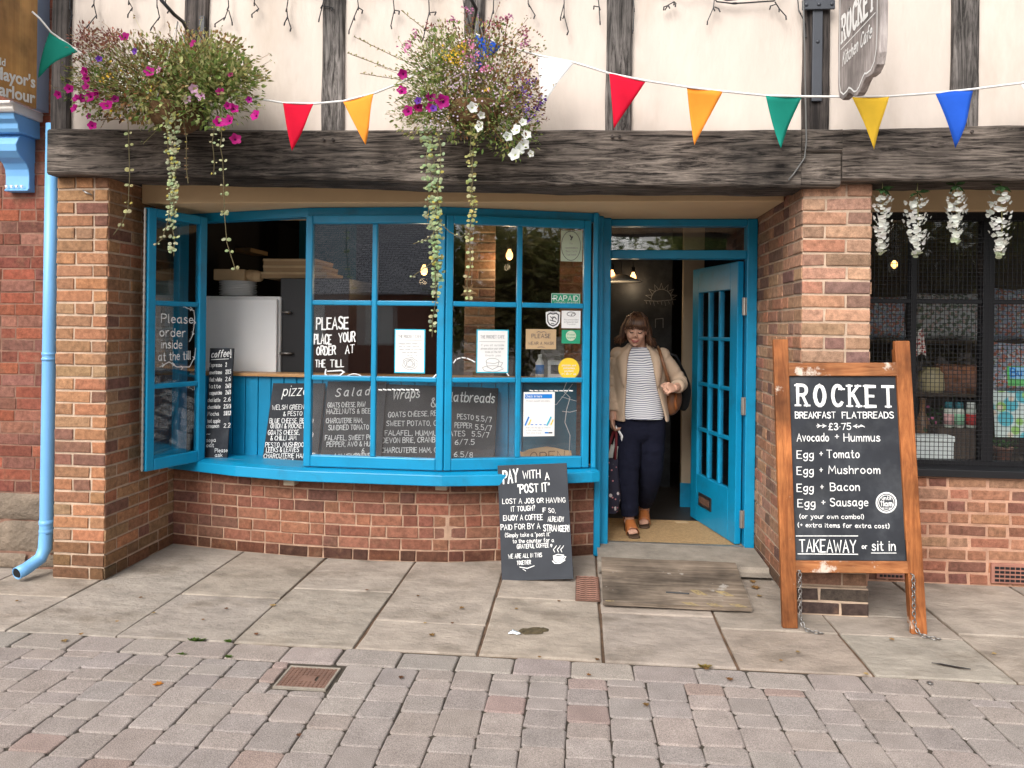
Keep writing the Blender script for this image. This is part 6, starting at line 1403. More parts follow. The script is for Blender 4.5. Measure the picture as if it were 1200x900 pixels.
# ================================================================ HANGING BASKETS
def leafq(mb, p, d, w_, col, fold=.25):
    d = V(d); s_ = d.cross(V((.3, .2, 1))).normalized() * w_; up = s_.cross(d).normalized() * w_ * fold
    mb.add([p, p + d * .45 + s_ + up, p + d, p + d * .45 - s_ + up], [(0, 1, 2), (0, 2, 3)], col=col)
def petunia(r, c, n, rad_, col, dark, label=None, parent=None):
    n = V(n).normalized(); u = n.cross(V((0, 0, 1))).normalized(); v = u.cross(n); m_ = 20; vs = [c - n * rad_ * .55]
    for rr_, hh, wob in ((.22, -.30, 0), (.62, -.02, .06), (1.0, .10, .15)):
        for i in range(m_):
            q = 2 * math.pi * i / m_; k_ = rad_ * rr_ * (1 + wob * math.cos(5 * q)) * r.uniform(.96, 1.04)
            vs.append(c + u * (math.cos(q) * k_) + v * (math.sin(q) * k_) + n * rad_ * (hh + wob * .6 * math.cos(5 * q + .5) * r.uniform(.4, 1)))
    mb = MB(); mb.add(vs[:1 + m_], [(0, 1 + i, 1 + (i + 1) % m_) for i in range(m_)], col=dark)
    b0 = len(mb.v); mb.add(vs[1:], [(i, m_ + i, m_ + (i + 1) % m_, (i + 1) % m_) for i in range(m_)] + [(m_ + i, 2 * m_ + i, 2 * m_ + (i + 1) % m_, m_ + (i + 1) % m_) for i in range(m_)], col=col)
    return mb.build('flower', M['petal'], parent, smooth=True)
def vine(r, pts, sz, parent, thick=1, colb=(.30, .36, .16), dens=.022, double=True):
    """hanging stem with pairs of round leaves"""
    mb = MB(); st2 = [V(p) for p in pts]
    mb.tube(st2, .0022, 5, col=(.20, .17, .09))
    L = 0
    for a, b_ in zip(st2[:-1], st2[1:]):
        d = (b_ - a); n_ = max(1, int(d.length / dens))
        for i in range(n_):
            p = a + d * ((i + r.uniform(-.1, .9)) / n_)
            for kk in range(thick * 2 if double else thick):
                an = r.uniform(0, 6.28) if thick > 1 else (kk * math.pi + r.uniform(-.5, .5))
                off = V((math.cos(an), -abs(math.sin(an)) * .6, r.uniform(-.3, .3))) * sz * r.uniform(.7, 1.3) * (1 if thick == 1 else 1.75)
                c = p + off; nn = V((r.uniform(-.5, .5), -1, r.uniform(-.1, .9))).normalized(); u = nn.cross(V((0, 0, 1))).normalized(); v = u.cross(nn)
                s_ = sz * r.uniform(.42, 1.0); m_ = 9; col = cvar(colb, r, .3, .12)
                if r.random() < .07: col = cvar((.48, .42, .10), r, .2)
                vs = [c] + [c + u * math.cos(q * 2 * math.pi / m_) * s_ + v * math.sin(q * 2 * math.pi / m_) * s_ * .9 - nn * s_ * .25 for q in range(m_)]
                mb.add(vs, [(0, 1 + q, 1 + (q + 1) % m_) for q in range(m_)], col=col)
                mb.add([p, p + V((.001, 0, .001)), c + V((.001, 0, .001)), c], [(0, 1, 2, 3)], col=(.22, .22, .1))
    return mb.build('trailing_vine', M['leaf'], parent)
def basket(label, c, seed, clusters, sprigs, flowers, tiny):
    r = random.Random(seed); t = thing('hanging_basket', label, 'hanging basket', c + V((0, 0, -.14)))
    mb = MB(); mb.lathe([(.02, -.125), (.08, -.115), (.125, -.08), (.145, -.02), (.15, .01), (.13, .015), (0, .01)], c, 24)
    mb.v = [tuple(V(v_) + V((1, 1, 1)) * .010 * noise.noise(V(v_) * 18)) for v_ in mb.v]; mb.build('coir_basket', M['coirpot'], t, smooth=True)
    mb = MB()
    for (px, py, sx_, sy_, n_, cols, size) in clusters:
        for _ in range(int(n_ * (1.75 if seed == 3 else 1.05))):
            gx, gy = r.gauss(0, 1), r.gauss(0, 1); k_ = min(1, 2.15 / (math.hypot(gx, gy) + 1e-6)); p = P(px + gx * k_ * sx_, py + gy * k_ * sy_, c.y + r.gauss(0, .095) - .02)
            d = (V((gx * .6, r.uniform(-1.2, .6), -gy * .5 + r.uniform(-.5, .8)))).normalized() * size * r.uniform(.7, 1.5)
            leafq(mb, p, d, size * r.uniform(.24, .44), cvar(r.choice(cols), r, .32, .1))
    for i in range(260):      # a haze of thin stems through the whole mass
        cl = r.choice(clusters); gx, gy = r.gauss(0, 1.15), r.gauss(-.25, 1.1); e = P(cl[0] + gx * cl[2], cl[1] + gy * cl[3], c.y + r.gauss(0, .08) - .03); b0 = c + V((r.gauss(0, .07), r.gauss(0, .05), .02)); b0 = b0.lerp(e, .45)
        mid = b0.lerp(e, .5) + V((r.gauss(0, .015), r.gauss(0, .015), r.gauss(.012, .015))); sc_ = cvar(r.choice(BRN + OLV), r, .3); mb.tube([b0, mid, e], .0011, 3, False, col=sc_)
        for q in range(5): leafq(mb, e + V((r.gauss(0, .007), r.gauss(0, .007), r.gauss(0, .008))), V((r.uniform(-1, 1), r.uniform(-1, .3), r.uniform(-.6, 1))).normalized() * r.uniform(.008, .016), .0035, cvar(r.choice(cl[5]), r, .3))
    for pts in sprigs:      # wiry stems reaching out of the mass
        pp = [P(x, y, c.y + r.uniform(-.06, .06)) for x, y in pts[0]]; mb.tube(pp, .0017, 4, False, col=cvar((.18, .14, .06), r, .3))
        for a, b_ in zip(pp[:-1], pp[1:]):
            n_ = max(2, int((b_ - a).length / .011))
            for i in range(n_):
                q = a.lerp(b_, (i + r.random()) / n_); leafq(mb, q, V((r.uniform(-1, 1), r.uniform(-1, 0), r.uniform(-.6, 1))).normalized() * r.uniform(.010, .022), .0045, cvar(r.choice(pts[1]), r, .3))
        if pts[2]:
            for i in range(r.randint(12, 20)):
                q = pp[-1] + V((r.gauss(0, .014), r.gauss(0, .012), r.gauss(0, .012))); leafq(mb, q, V((r.uniform(-1, 1), r.uniform(-1, .2), r.uniform(-1, 1))).normalized() * .016, .0075, cvar(pts[2], r, .25))
    mb.build('foliage', M['leaf'], t)
    mb = MB()
    for (px, py, sx_, sy_, n_, col, size) in tiny:
        for _ in range(n_):
            p = P(px + r.gauss(0, sx_), py + r.gauss(0, sy_), c.y - .11 - abs(r.gauss(0, .05))); nn = V((r.uniform(-.5, .5), -1, r.uniform(-.3, .7))).normalized(); u = nn.cross(V((0, 0, 1))).normalized(); v = u.cross(nn); s_ = size * r.uniform(.7, 1.2)
            vs = [p] + [p + (u * math.cos(q * math.pi / 5) + v * math.sin(q * math.pi / 5)) * s_ * (1 if q % 2 else .5) for q in range(10)]
            mb.add(vs, [(0, 1 + q, 1 + (q + 1) % 10) for q in range(10)], col=cvar(col, r, .15))
    mb.build('small_blossom', M['petal'], t)
    for (px, py, k_, col, dk_) in flowers:
        p = P(px, py, c.y - .15 - r.uniform(0, .05)); petunia(r, p, (r.uniform(-.6, .6), -1, r.uniform(-.35, .4)), .024 * k_, cvar(col, r, .2), dk_, parent=t)
    mb = MB()
    top = V((c.x, c.y, c.z + .48))
    for an in (.3, 2.4, 4.5): mb.tube([c + V((.145 * math.cos(an), .145 * math.sin(an), .01)), top], .0022, 5)
    mb.build('basket_chain', M['chain'], t); return t, r
MAG, MAGD = (.42, .008, .20), (.10, .0, .06); PNK = (.62, .26, .46); WHT = (.78, .80, .76); PUR = (.14, .04, .34)
GRN = [(.18, .27, .07), (.24, .31, .09), (.13, .20, .05), (.31, .36, .13), (.40, .42, .18)]
OLV = [(.38, .36, .14), (.48, .45, .22), (.28, .29, .11), (.22, .25, .09)]
BRN = [(.24, .12, .055), (.33, .18, .08), (.16, .09, .045), (.40, .25, .12), (.28, .19, .08)]
RED = [(.28, .11, .085), (.35, .16, .12), (.21, .09, .065)]
DKG = [(.05, .08, .02), (.07, .10, .03)]
c1 = P(207, 128, 3.90)
b1, r_ = basket('hanging basket with magenta petunias to the left and right above the pillar', c1, 3,
    [(185, 95, 46, 20, 1500, OLV + GRN, .026), (150, 85, 30, 20, 600, BRN + OLV, .024), (165, 112, 32, 14, 600, BRN + [(.32, .24, .08)], .024), (225, 95, 32, 22, 1000, GRN + OLV, .030), (255, 105, 24, 20, 600, GRN, .028), (240, 70, 28, 14, 400, OLV, .022), (110, 100, 16, 16, 260, GRN, .024), (270, 92, 20, 10, 240, OLV, .028), (210, 60, 34, 12, 260, OLV + BRN, .022), (100, 50, 9, 11, 180, RED, .018), (128, 47, 9, 6, 120, RED, .018), (195, 120, 22, 14, 300, GRN + OLV, .03)],
    [([(150, 80), (120, 60), (98, 42)], RED, (.30, .12, .12)), ([(150, 80), (115, 65), (92, 52)], RED, (.30, .12, .12)), ([(160, 75), (140, 55), (126, 42)], RED, (.3, .12, .12)), ([(165, 70), (160, 50), (152, 44)], GRN, None), ([(190, 70), (185, 40), (176, 38)], OLV, None), ([(200, 60), (199, 35), (197, 26)], BRN, None), ([(215, 60), (212, 44), (206, 32)], OLV, None), ([(245, 75), (258, 62), (273, 50)], OLV, None), ([(250, 90), (285, 95), (312, 90)], [(.42, .42, .18)], None), ([(250, 95), (275, 95), (300, 98), (313, 92)], [(.42, .42, .18), (.5, .48, .2)], None), ([(150, 120), (118, 125), (104, 145)], GRN, None), ([(150, 118), (128, 132), (118, 150)], BRN, None), ([(240, 100), (268, 85), (288, 88)], RED, None), ([(250, 118), (275, 128), (296, 132)], GRN, None), ([(165, 130), (140, 140), (108, 140)], BRN, None), ([(240, 65), (236, 45), (232, 38)], RED, None)],
    [(99, 84, 1, MAG, MAGD), (101, 92, .9, MAG, MAGD), (81, 104, .95, MAG, MAGD), (68, 111, .85, MAG, MAGD), (101, 101, .95, MAG, MAGD), (97, 115, .9, MAG, MAGD), (105, 113, 1.2, MAG, MAGD), (113, 110, 1, MAG, MAGD), (125, 123, 1.3, MAG, MAGD), (87, 127, 1.0, MAG, MAGD), (108, 147, .95, MAG, MAGD), (104, 136, .7, (.28, .01, .16), MAGD), (146, 43, 1.1, MAG, MAGD), (226, 51, .9, (.36, .01, .16), MAGD), (175, 84, 1.1, (.36, .01, .18), MAGD), (158, 60, .7, PUR, MAGD), (116, 69, .7, PUR, MAGD), (186, 82, .9, PNK, (.4, .1, .3)), (227, 104, 1.0, (.70, .42, .60), (.4, .1, .3)), (235, 112, 1.05, (.70, .42, .60), (.4, .1, .3)), (219, 116, .95, (.70, .45, .60), (.4, .1, .3)), (258, 107, .9, (.34, .01, .14), MAGD), (257, 143, 1.25, MAG, MAGD), (268, 141, 1.2, MAG, MAGD), (299, 135, 1.2, MAG, MAGD), (274, 127, 1, MAG, MAGD), (267, 124, .8, MAG, MAGD), (292, 117, .7, (.3, .01, .2), MAGD), (276, 163, 1.2, (.36, .01, .14), MAGD), (270, 87, .7, (.25, .02, .10), MAGD), (89, 115, .9, MAG, MAGD), (135, 116, .8, (.3, .01, .16), MAGD)],
    [(152, 93, 12, 12, 55, (.78, .78, .72), .005), (165, 85, 12, 12, 30, (.78, .78, .72), .005), (125, 85, 7, 8, 14, (.72, .45, .05), .009), (133, 128, 4, 4, 6, (.72, .45, .05), .009), (176, 107, 3, 3, 5, (.75, .62, .05), .009)])
def vpath(px, y0, y1, c, n=7, wob=2.0, r=None, dx=0):
    return [P(px + dx * i / n + r.uniform(-wob, wob), y0 + (y1 - y0) * i / n, c.y - .1 - .02 * math.sin(i)) for i in range(n + 1)]
VC = (.44, .48, .28)
vine(r_, vpath(199, 118, 300, c1, 9, 2.2, r_, 4), .0125, b1, 2, VC, .024); vine(r_, vpath(193, 120, 255, c1, 7, 2, r_, 12), .013, b1, 1, VC, .024)
vine(r_, vpath(205, 122, 235, c1, 6, 2, r_, 0), .013, b1, 2, VC, .024); vine(r_, [P(203, 225, 3.76), P(196, 262, 3.76), P(190, 280, 3.76), P(181, 288, 3.76)], .010, b1, 1, VC, .04)
vine(r_, [P(150, 140, 3.76), P(151, 170, 3.76), P(152, 205, 3.76), P(150, 245, 3.76), P(143, 262, 3.76), P(133, 275, 3.76)], .0135, b1, 1, (.40, .42, .20), .07)
vine(r_, vpath(258, 145, 212, c1, 5, 2, r_, 4), .013, b1, 1, VC, .032); vine(r_, [P(262, 205, 3.76), P(263, 250, 3.76), P(266, 285, 3.76), P(276, 316, 3.76)], .0135, b1, 1, (.42, .45, .24), .055)
vine(r_, vpath(249, 140, 205, c1, 5, 2, r_, 3), .010, b1, 1, VC, .04); vine(r_, vpath(215, 130, 215, c1, 5, 1.5, r_, 6), .006, b1, 1, (.26, .16, .08), .03)
c2 = P(558, 126, 3.90)
b2, r_ = basket('hanging basket with pink sprays, white petunias and long ivy at the middle of the beam', c2, 9,
    [(545, 95, 34, 24, 1300, BRN + OLV + OLV, .020), (560, 62, 28, 17, 600, OLV + GRN + BRN, .018), (505, 85, 18, 22, 700, GRN, .024), (505, 125, 22, 18, 800, GRN + OLV, .022), (535, 130, 24, 16, 700, BRN + GRN, .022), (585, 120, 22, 24, 900, BRN + OLV + GRN, .020), (610, 118, 13, 20, 500, RED + BRN, .018), (575, 140, 22, 16, 500, GRN + DKG, .024), (590, 62, 24, 16, 300, RED + OLV, .016), (520, 60, 18, 16, 300, GRN + OLV, .02), (603, 160, 14, 12, 260, GRN, .022), (480, 140, 8, 6, 70, OLV, .018)],
    [([(515, 85), (470, 70), (415, 43)], [(.42, .40, .15), (.30, .32, .1)], None), ([(515, 92), (460, 82), (407, 62)], [(.42, .40, .15), (.30, .32, .1)], None), ([(510, 98), (460, 92), (422, 86)], [(.42, .40, .15)], None), ([(510, 95), (490, 100), (462, 120)], OLV, None), ([(540, 60), (505, 40), (470, 12)], OLV, None), ([(560, 60), (552, 30), (556, 16)], RED, PNK), ([(570, 60), (580, 30), (592, 22)], RED, (.6, .25, .35)), ([(600, 80), (622, 60), (615, 48)], RED, PNK), ([(535, 65), (498, 48), (487, 40)], RED, PNK), ([(545, 55), (522, 32), (503, 30)], RED, (.45, .2, .2)), ([(545, 55), (535, 35), (530, 24)], RED, PNK), ([(550, 50), (545, 25), (548, 12)], RED, PNK), ([(560, 55), (566, 35), (573, 26)], RED, (.5, .15, .25)), ([(580, 60), (586, 40), (582, 28)], RED, (.5, .2, .25)), ([(585, 65), (605, 40), (613, 35)], RED, (.45, .18, .2)), ([(590, 65), (592, 40), (595, 20)], RED, PNK), ([(590, 70), (605, 55), (614, 50)], RED, PNK), ([(575, 75), (570, 55), (571, 45)], RED, (.62, .18, .35)), ([(540, 90), (478, 58), (476, 52)], RED, (.60, .22, .38)), ([(600, 90), (622, 95), (636, 118)], RED, PUR), ([(600, 90), (615, 85), (628, 98)], RED, PUR), ([(510, 110), (480, 120), (470, 142)], GRN, None), ([(600, 140), (618, 140), (630, 128)], RED, PUR)],
    [(472, 87, 1.05, MAG, MAGD), (471, 106, 1.1, MAG, MAGD), (478, 130, 1.15, MAG, MAGD), (505, 114, 1.1, (.30, .008, .14), MAGD), (490, 126, 1, (.34, .008, .12), MAGD), (519, 119, 1.45, MAG, MAGD), (490, 118, .8, PUR, MAGD), (504, 126, .9, MAG, MAGD), (554, 126, 1.15, WHT, (.5, .55, .3)), (564, 135, .8, WHT, (.5, .55, .3)), (562, 148, 1.1, WHT, (.5, .55, .3)), (605, 152, 1.1, WHT, (.5, .55, .3)), (595, 160, 1.0, WHT, (.5, .55, .3)), (617, 158, 1.05, WHT, (.5, .55, .3)), (614, 169, 1.15, WHT, (.5, .55, .3)), (603, 181, 1.25, WHT, (.5, .55, .3)), (609, 175, 1.05, WHT, (.5, .55, .3)), (613, 143, .8, WHT, (.5, .55, .3)), (622, 180, .7, WHT, (.5, .55, .3)), (508, 127, .75, PUR, MAGD)],
    [(535, 95, 18, 16, 110, (.66, .50, .62), .006), (552, 76, 18, 14, 60, (.66, .46, .58), .006), (552, 50, 4, 4, 14, (.62, .20, .36), .008), (477, 57, 3, 4, 12, (.64, .24, .42), .008), (570, 80, 5, 5, 16, (.62, .16, .34), .009), (552, 70, 5, 5, 14, (.55, .16, .34), .008), (613, 102, 9, 12, 55, (.10, .045, .30), .006), (618, 130, 6, 12, 28, (.14, .06, .34), .006), (580, 110, 14, 18, 40, (.70, .56, .66), .0065), (520, 130, 16, 12, 40, (.66, .56, .70), .006), (568, 105, 2, 2, 3, (.8, .5, .03), .010), (525, 62, 8, 5, 10, (.75, .48, .04), .007)])
vine(r_, vpath(505, 150, 345, c2, 10, 3, r_, 8), .013, b2, 3, (.30, .38, .20), .026); vine(r_, vpath(499, 155, 260, c2, 6, 2, r_, 4), .013, b2, 2, (.32, .39, .21), .026); vine(r_, vpath(516, 155, 395, c2, 11, 2, r_, -8), .0125, b2, 1, (.44, .48, .28), .030)
vine(r_, vpath(511, 200, 330, c2, 6, 2.5, r_, 3), .013, b2, 2, (.36, .43, .24), .028)
vine(r_, vpath(550, 140, 262, c2, 7, 2, r_, 5), .011, b2, 2, (.46, .45, .16), .026); vine(r_, vpath(554, 170, 352, c2, 9, 2, r_, -6), .0125, b2, 1, (.46, .48, .24), .034); vine(r_, [P(518, 265, 3.76), P(500, 280, 3.76), P(484, 286, 3.76)], .008, b2, 1, VC, .03); vine(r_, [P(518, 300, 3.76), P(500, 312, 3.76), P(482, 325, 3.76)], .008, b2, 1, VC, .04); vine(r_, [P(515, 260, 3.76), P(527, 272, 3.76), P(540, 278, 3.76), P(550, 272, 3.76)], .007, b2, 1, VC, .04)
# iron brackets for the baskets
for (px, lab) in ((229, 'curled black iron bracket on the stud above the left flower basket'), (556, 'curled black iron bracket on the stud above the middle flower basket')):
    x = P(px, 40, 4.1).x; zt_ = c1.z + .50 if px < 300 else c2.z + .50; bk = thing('basket_bracket', lab, 'bracket', (x, 4.18, c1.z))
    MB().box(x - .016, x + .016, 4.168, 4.184, zt_ - .45, zt_ + .12).build('back_plate', M['iron'], bk, bevel=.002)
    cc = c1 if px < 300 else c2
    mb = MB(); mb.tube([(x, 4.17, zt_ - .12), (x - .01, 4.08, zt_ - .05), (x + (cc.x - x) * .5, 3.96, zt_ + .0), (cc.x, 3.86, zt_ + .0), (cc.x - .03, 3.79, zt_ + .045), (cc.x - .045, 3.80, zt_ + .09)], .010, 8); mb.tube([(x, 4.17, zt_ - .40), (x - .03, 4.08, zt_ - .34), (x - .065, 4.02, zt_ - .27), (x - .09, 4.0, zt_ - .20), (x - .10, 4.02, zt_ - .15), (x - .075, 4.05, zt_ - .14)], .008, 8); mb.build('scroll', M['iron'], bk, smooth=True)

# ================================================================ WHITE GARLANDS OVER THE RIGHT WINDOW
for px, y0, y1, sx_, lab in [(1034, 226, 297, 8, 'white wisteria garland nearest the brick pillar'), (1075, 230, 300, 10, 'white wisteria garland second from the pillar, below the plain plaster'), (1120, 222, 283, 8, 'shortest white wisteria garland, hanging under the blue flag'), (1173, 222, 301, 10, 'white wisteria garland at far right beside the leafy green top')]:
    r = random.Random(px); GY = 4.20; a, b_ = P(px, y0, GY), P(px, y1, GY); t = thing('wisteria_garland', lab, 'garland', a)
    mb = MB(); mb.tube([a + V((0, 0, .10)), a, a.lerp(b_, .5) + V((.006, 0, 0)), b_], .0025, 5); mb.build('stem', M['stem'], t)
    mb = MB()
    for i in range(150):
        f = r.random() ** .9; p = a.lerp(b_, f * .97 + .03); w_ = (.012 + .032 * math.sin(math.pi * min(1, f * .8 + .22)) ) * sx_ / 9; an = r.uniform(0, 6.28); o_ = V((math.cos(an), math.sin(an) * .8, 0)) * w_ * r.choice([.55, .8, 1.0, 1.0, 1.35]); c = p + o_ + V((0, 0, r.uniform(-.012, .012)))
        nn = (o_ + V((0, -.01, -.012 + r.uniform(-.01, .014)))).normalized(); u = nn.cross(V((0, 0, 1))).normalized(); v = u.cross(nn); s_ = .0120 * r.uniform(.6, 1.5)
        vs = [c] + [c + (u * math.cos(q * math.pi / 4) + v * math.sin(q * math.pi / 4) * .8) * s_ * (1.05 if q in (0, 1, 7) else .9) + nn * s_ * (.35 if q in (1, 2, 3) else .0) for q in range(8)]
        mb.add(vs, [(0, 1 + q, 1 + (q + 1) % 8) for q in range(8)], col=cvar((.76, .77, .72) if f < .93 else (.6, .66, .48), r, .10, .03))
    mb.build('blossom', M['petal'], t)
    mb = MB()
    for i in range(7): an = r.uniform(0, 6.28); leafq(mb, a + V((0, 0, .02)), V((math.cos(an), -abs(math.sin(an)), r.uniform(-1.3, .2))).normalized() * .062, .018, cvar((.04, .09, .03), r, .3))
    mb.build('leaf', M['leaf'], t)
# a little bird-shaped clip on the left pillar
c = P(102, 226, 4.225); mb = MB(); mb.tube([c + V((-.02, -.008, .014)), c + V((0, -.01, .0)), c + V((.035, -.008, -.012))], [.005, .007, .003], 8); mb.tube([c + V((-.01, 0.01, .004)), c + V((-.01, -.01, .004))], .004, 6)
tag(mb.build('wall_clip', M['chain'], origin=c, smooth=True), 'small metal clip screwed near the top of the left brick pillar', 'clip')

# ================================================================ THE WOMAN IN THE DOORWAY
FZ = .058
wo = thing('person', 'woman in beige jacket, striped top and navy trousers stepping out of the doorway', 'person', (.43, 5.55, FZ))
def voxel(o, size, it=3, fac=.5):
    r_ = o.modifiers.new('Remesh', 'REMESH'); r_.mode = 'VOXEL'; r_.voxel_size = size; r_.use_smooth_shade = True
    s_ = o.modifiers.new('Smooth', 'SMOOTH'); s_.factor = fac; s_.iterations = it; return o
HC = V((.402, 5.50, 1.530)); HR = Matrix.Rotation(rad(-5), 3, 'Z') @ Matrix.Rotation(rad(4), 3, 'Y') @ Matrix.Rotation(rad(13), 3, 'X')
def hd_(x, y, z): return HC + HR @ V((x, y, z))
bd = MB()
# head: cranium, face, jaw, chin, cheeks, nose, ears
bd.ell(hd_(0, .020, .035), .074, .090, .083, HR, 20, 14); bd.ell(hd_(0, -.022, -.015), .068, .064, .092, HR, 20, 14); bd.ell(hd_(0, -.030, -.062), .049, .050, .046, HR, 16, 10); bd.ell(hd_(0, -.060, -.092), .020, .020, .017, HR)
for s_ in (-1, 1):
    bd.ell(hd_(s_ * .036, -.062, -.030), .024, .022, .024, HR); bd.ell(hd_(s_ * .030, -.076, .018), .020, .010, .008, HR); bd.ell(hd_(s_ * .074, .010, -.005), .010, .018, .030, HR)
    bd.ell(hd_(s_ * .029, -.0745, .002), .0145, .012, .010, HR)
bd.tube([hd_(0, -.080, .020), hd_(0, -.094, -.008), hd_(0, -.104, -.026)], [.009, .010, .0125], 10); bd.ell(hd_(.010, -.092, -.029), .009, .009, .007, HR); bd.ell(hd_(-.010, -.092, -.029), .009, .009, .007, HR)
bd.ell(hd_(0, -.083, -.056), .024, .010, .006, HR); bd.ell(hd_(0, -.081, -.067), .020, .011, .007, HR)
# neck, trunk
bd.tube([HC + V((.01, .025, -.04)), V((.425, 5.565, 1.42)), V((.43, 5.575, 1.34))], [.052, .054, .068], 14)
bd.ell((.435, 5.58, 1.24), .155, .095, .16); bd.ell((.445, 5.58, 1.05), .135, .09, .17); bd.ell((.45, 5.59, .90), .15, .072, .13); bd.ell((.435, 5.58, 1.345), .165, .06, .05)
# arms
SL, EL, WL = V((.278, 5.58, 1.345)), V((.238, 5.60, 1.10)), V((.243, 5.51, .895))
SR, ER, WR = V((.600, 5.58, 1.345)), V((.735, 5.60, 1.150)), V((.685, 5.435, 1.120))
bd.tube([SL, SL.lerp(EL, .5), EL, EL.lerp(WL, .4), WL], [.050, .043, .036, .036, .026], 12); bd.tube([SR, SR.lerp(ER, .5), ER, ER.lerp(WR, .4), WR], [.050, .043, .036, .036, .026], 12)
def hand(w_, d, side, palmn, curl, thumbs):
    """palm beyond the wrist w_ along d, four unequal fingers bending towards palmn, thumb on the side"""
    d = V(d).normalized(); pn = V(palmn); pn = (pn - d * pn.dot(d)).normalized(); sd_ = d.cross(pn).normalized() * side
    Rm = Matrix((sd_, d, pn)).transposed()
    bd.ell(w_ + d * .045, .036, .050, .015, Rm); bd.tube([w_ - d * .01, w_ + d * .02], [.026, .028], 10)
    for i, (o_, L_) in enumerate(((-.030, .072), (-.010, .080), (.011, .075), (.031, .060))):
        p = w_ + d * .072 + sd_ * o_; pts = [p - d * .025, p]; a = 0
        for k, (f_, c_) in enumerate(((.45, curl[0]), (.32, curl[1]), (.23, curl[2]))):
            a += rad(c_); p = p + (d * math.cos(a) + pn * math.sin(a)) * L_ * f_; pts.append(p)
        bd.tube(pts, [.0085, .0084, .0078, .0072, .0056], 8)
    t0 = w_ + d * .018 - sd_ * .028; t1 = t0 - sd_ * .022 + d * .028 + pn * .010; t2 = t1 + d * .026 + pn * thumbs - sd_ * .004; t3 = t2 + d * .018 + pn * thumbs + sd_ * .008
    bd.tube([t0, t1, t2, t3], [.013, .0115, .0098, .0075], 8)
hand(WL, (.0, -.10, -1), -1, (.75, -.25, 0), (48, 60, 40), .012)
hand(WR, (-.62, -.50, .03), 1, (-.1, .55, -.45), (55, 65, 40), .016)
# legs and feet
HLf, KLf, ALf = V((.358, 5.585, .86)), V((.352, 5.50, .475)), V((.374, 5.515, .150))
HRt, KRt, ARt = V((.530, 5.59, .86)), V((.530, 5.60, .49)), V((.502, 5.80, .170))
bd.tube([HLf, HLf.lerp(KLf, .5), KLf, KLf.lerp(ALf, .35), ALf], [.082, .070, .052, .050, .032], 14); bd.tube([HRt, HRt.lerp(KRt, .5), KRt, KRt.lerp(ARt, .35), ARt], [.082, .070, .052, .050, .032], 14)
def foot(A, toe, hz):
    d = (toe - A); d.z = 0; d.normalize(); s_ = V((-d.y, d.x, 0))
    heel = V((A.x, A.y, 0)) - d * .025; heel.z = FZ + hz + .028
    ball = V((toe.x, toe.y, 0)) - d * .055; ball.z = FZ + .032
    bd.tube([A, heel.lerp(A, .35)], [.032, .034], 10); bd.ell(heel, .028, .032, .028); bd.tube([heel.lerp(A, .4), A.lerp(ball, .5) - V((0, 0, .012)), ball], [.031, .029, .025], 12, sx=1.25)
    for i, o_ in enumerate((-.027, -.013, .0, .012, .023)):
        b_ = ball + s_ * o_; L_ = .05 - .006 * abs(i - 1); bd.tube([b_ - d * .02, b_ + d * L_ * .5 + V((0, 0, .002)), b_ + d * L_ - V((0, 0, .008))], [.011, .0098 + (.003 if i == 0 else 0), .008 + (.003 if i == 0 else 0)], 8)
    return d, s_, heel, ball
f1 = foot(ALf, V((.400, 5.385, FZ)), .06); f2 = foot(ARt, V((.492, 5.665, FZ)), .07)
body = voxel(bd.build('body', M['skin'], wo, smooth=True), .0036, 3, .5)
# face details
ey = MB()
for s_ in (-1, 1):
    ey.tube([hd_(s_ * .043, -.0775, .004), hd_(s_ * .036, -.0845, -.0015), hd_(s_ * .027, -.0868, -.003), hd_(s_ * .016, -.083, .001)], .0033, 6)
ey.build('eyelash', M['sole'], wo)
eb = MB()
for s_ in (-1, 1): eb.tube([hd_(s_ * .048, -.076, .022), hd_(s_ * .035, -.0865, .0275), hd_(s_ * .018, -.0865, .023)], [.0028, .0040, .0034], 6)
eb.build('eyebrow', M['hair'], wo)
lp = MB(); lp.tube([hd_(-.031, -.078, -.050), hd_(-.016, -.0925, -.0575), hd_(0, -.0955, -.0595), hd_(.016, -.0925, -.0575), hd_(.031, -.078, -.050)], [.0022, .0034, .0034, .0034, .0022], 8); lp.tube([hd_(-.024, -.083, -.0595), hd_(-.010, -.0925, -.0675), hd_(.010, -.0925, -.0675), hd_(.024, -.083, -.0595)], [.0022, .0038, .0038, .0022], 8)
te = MB(); te.tube([hd_(-.020, -.0865, -.0580), hd_(0, -.0935, -.0632), hd_(.020, -.0865, -.0580)], [.0015, .0030, .0015], 6); te.build('teeth', M['white'], wo, smooth=True)
lp.build('mouth', M['lip'], wo, smooth=True)
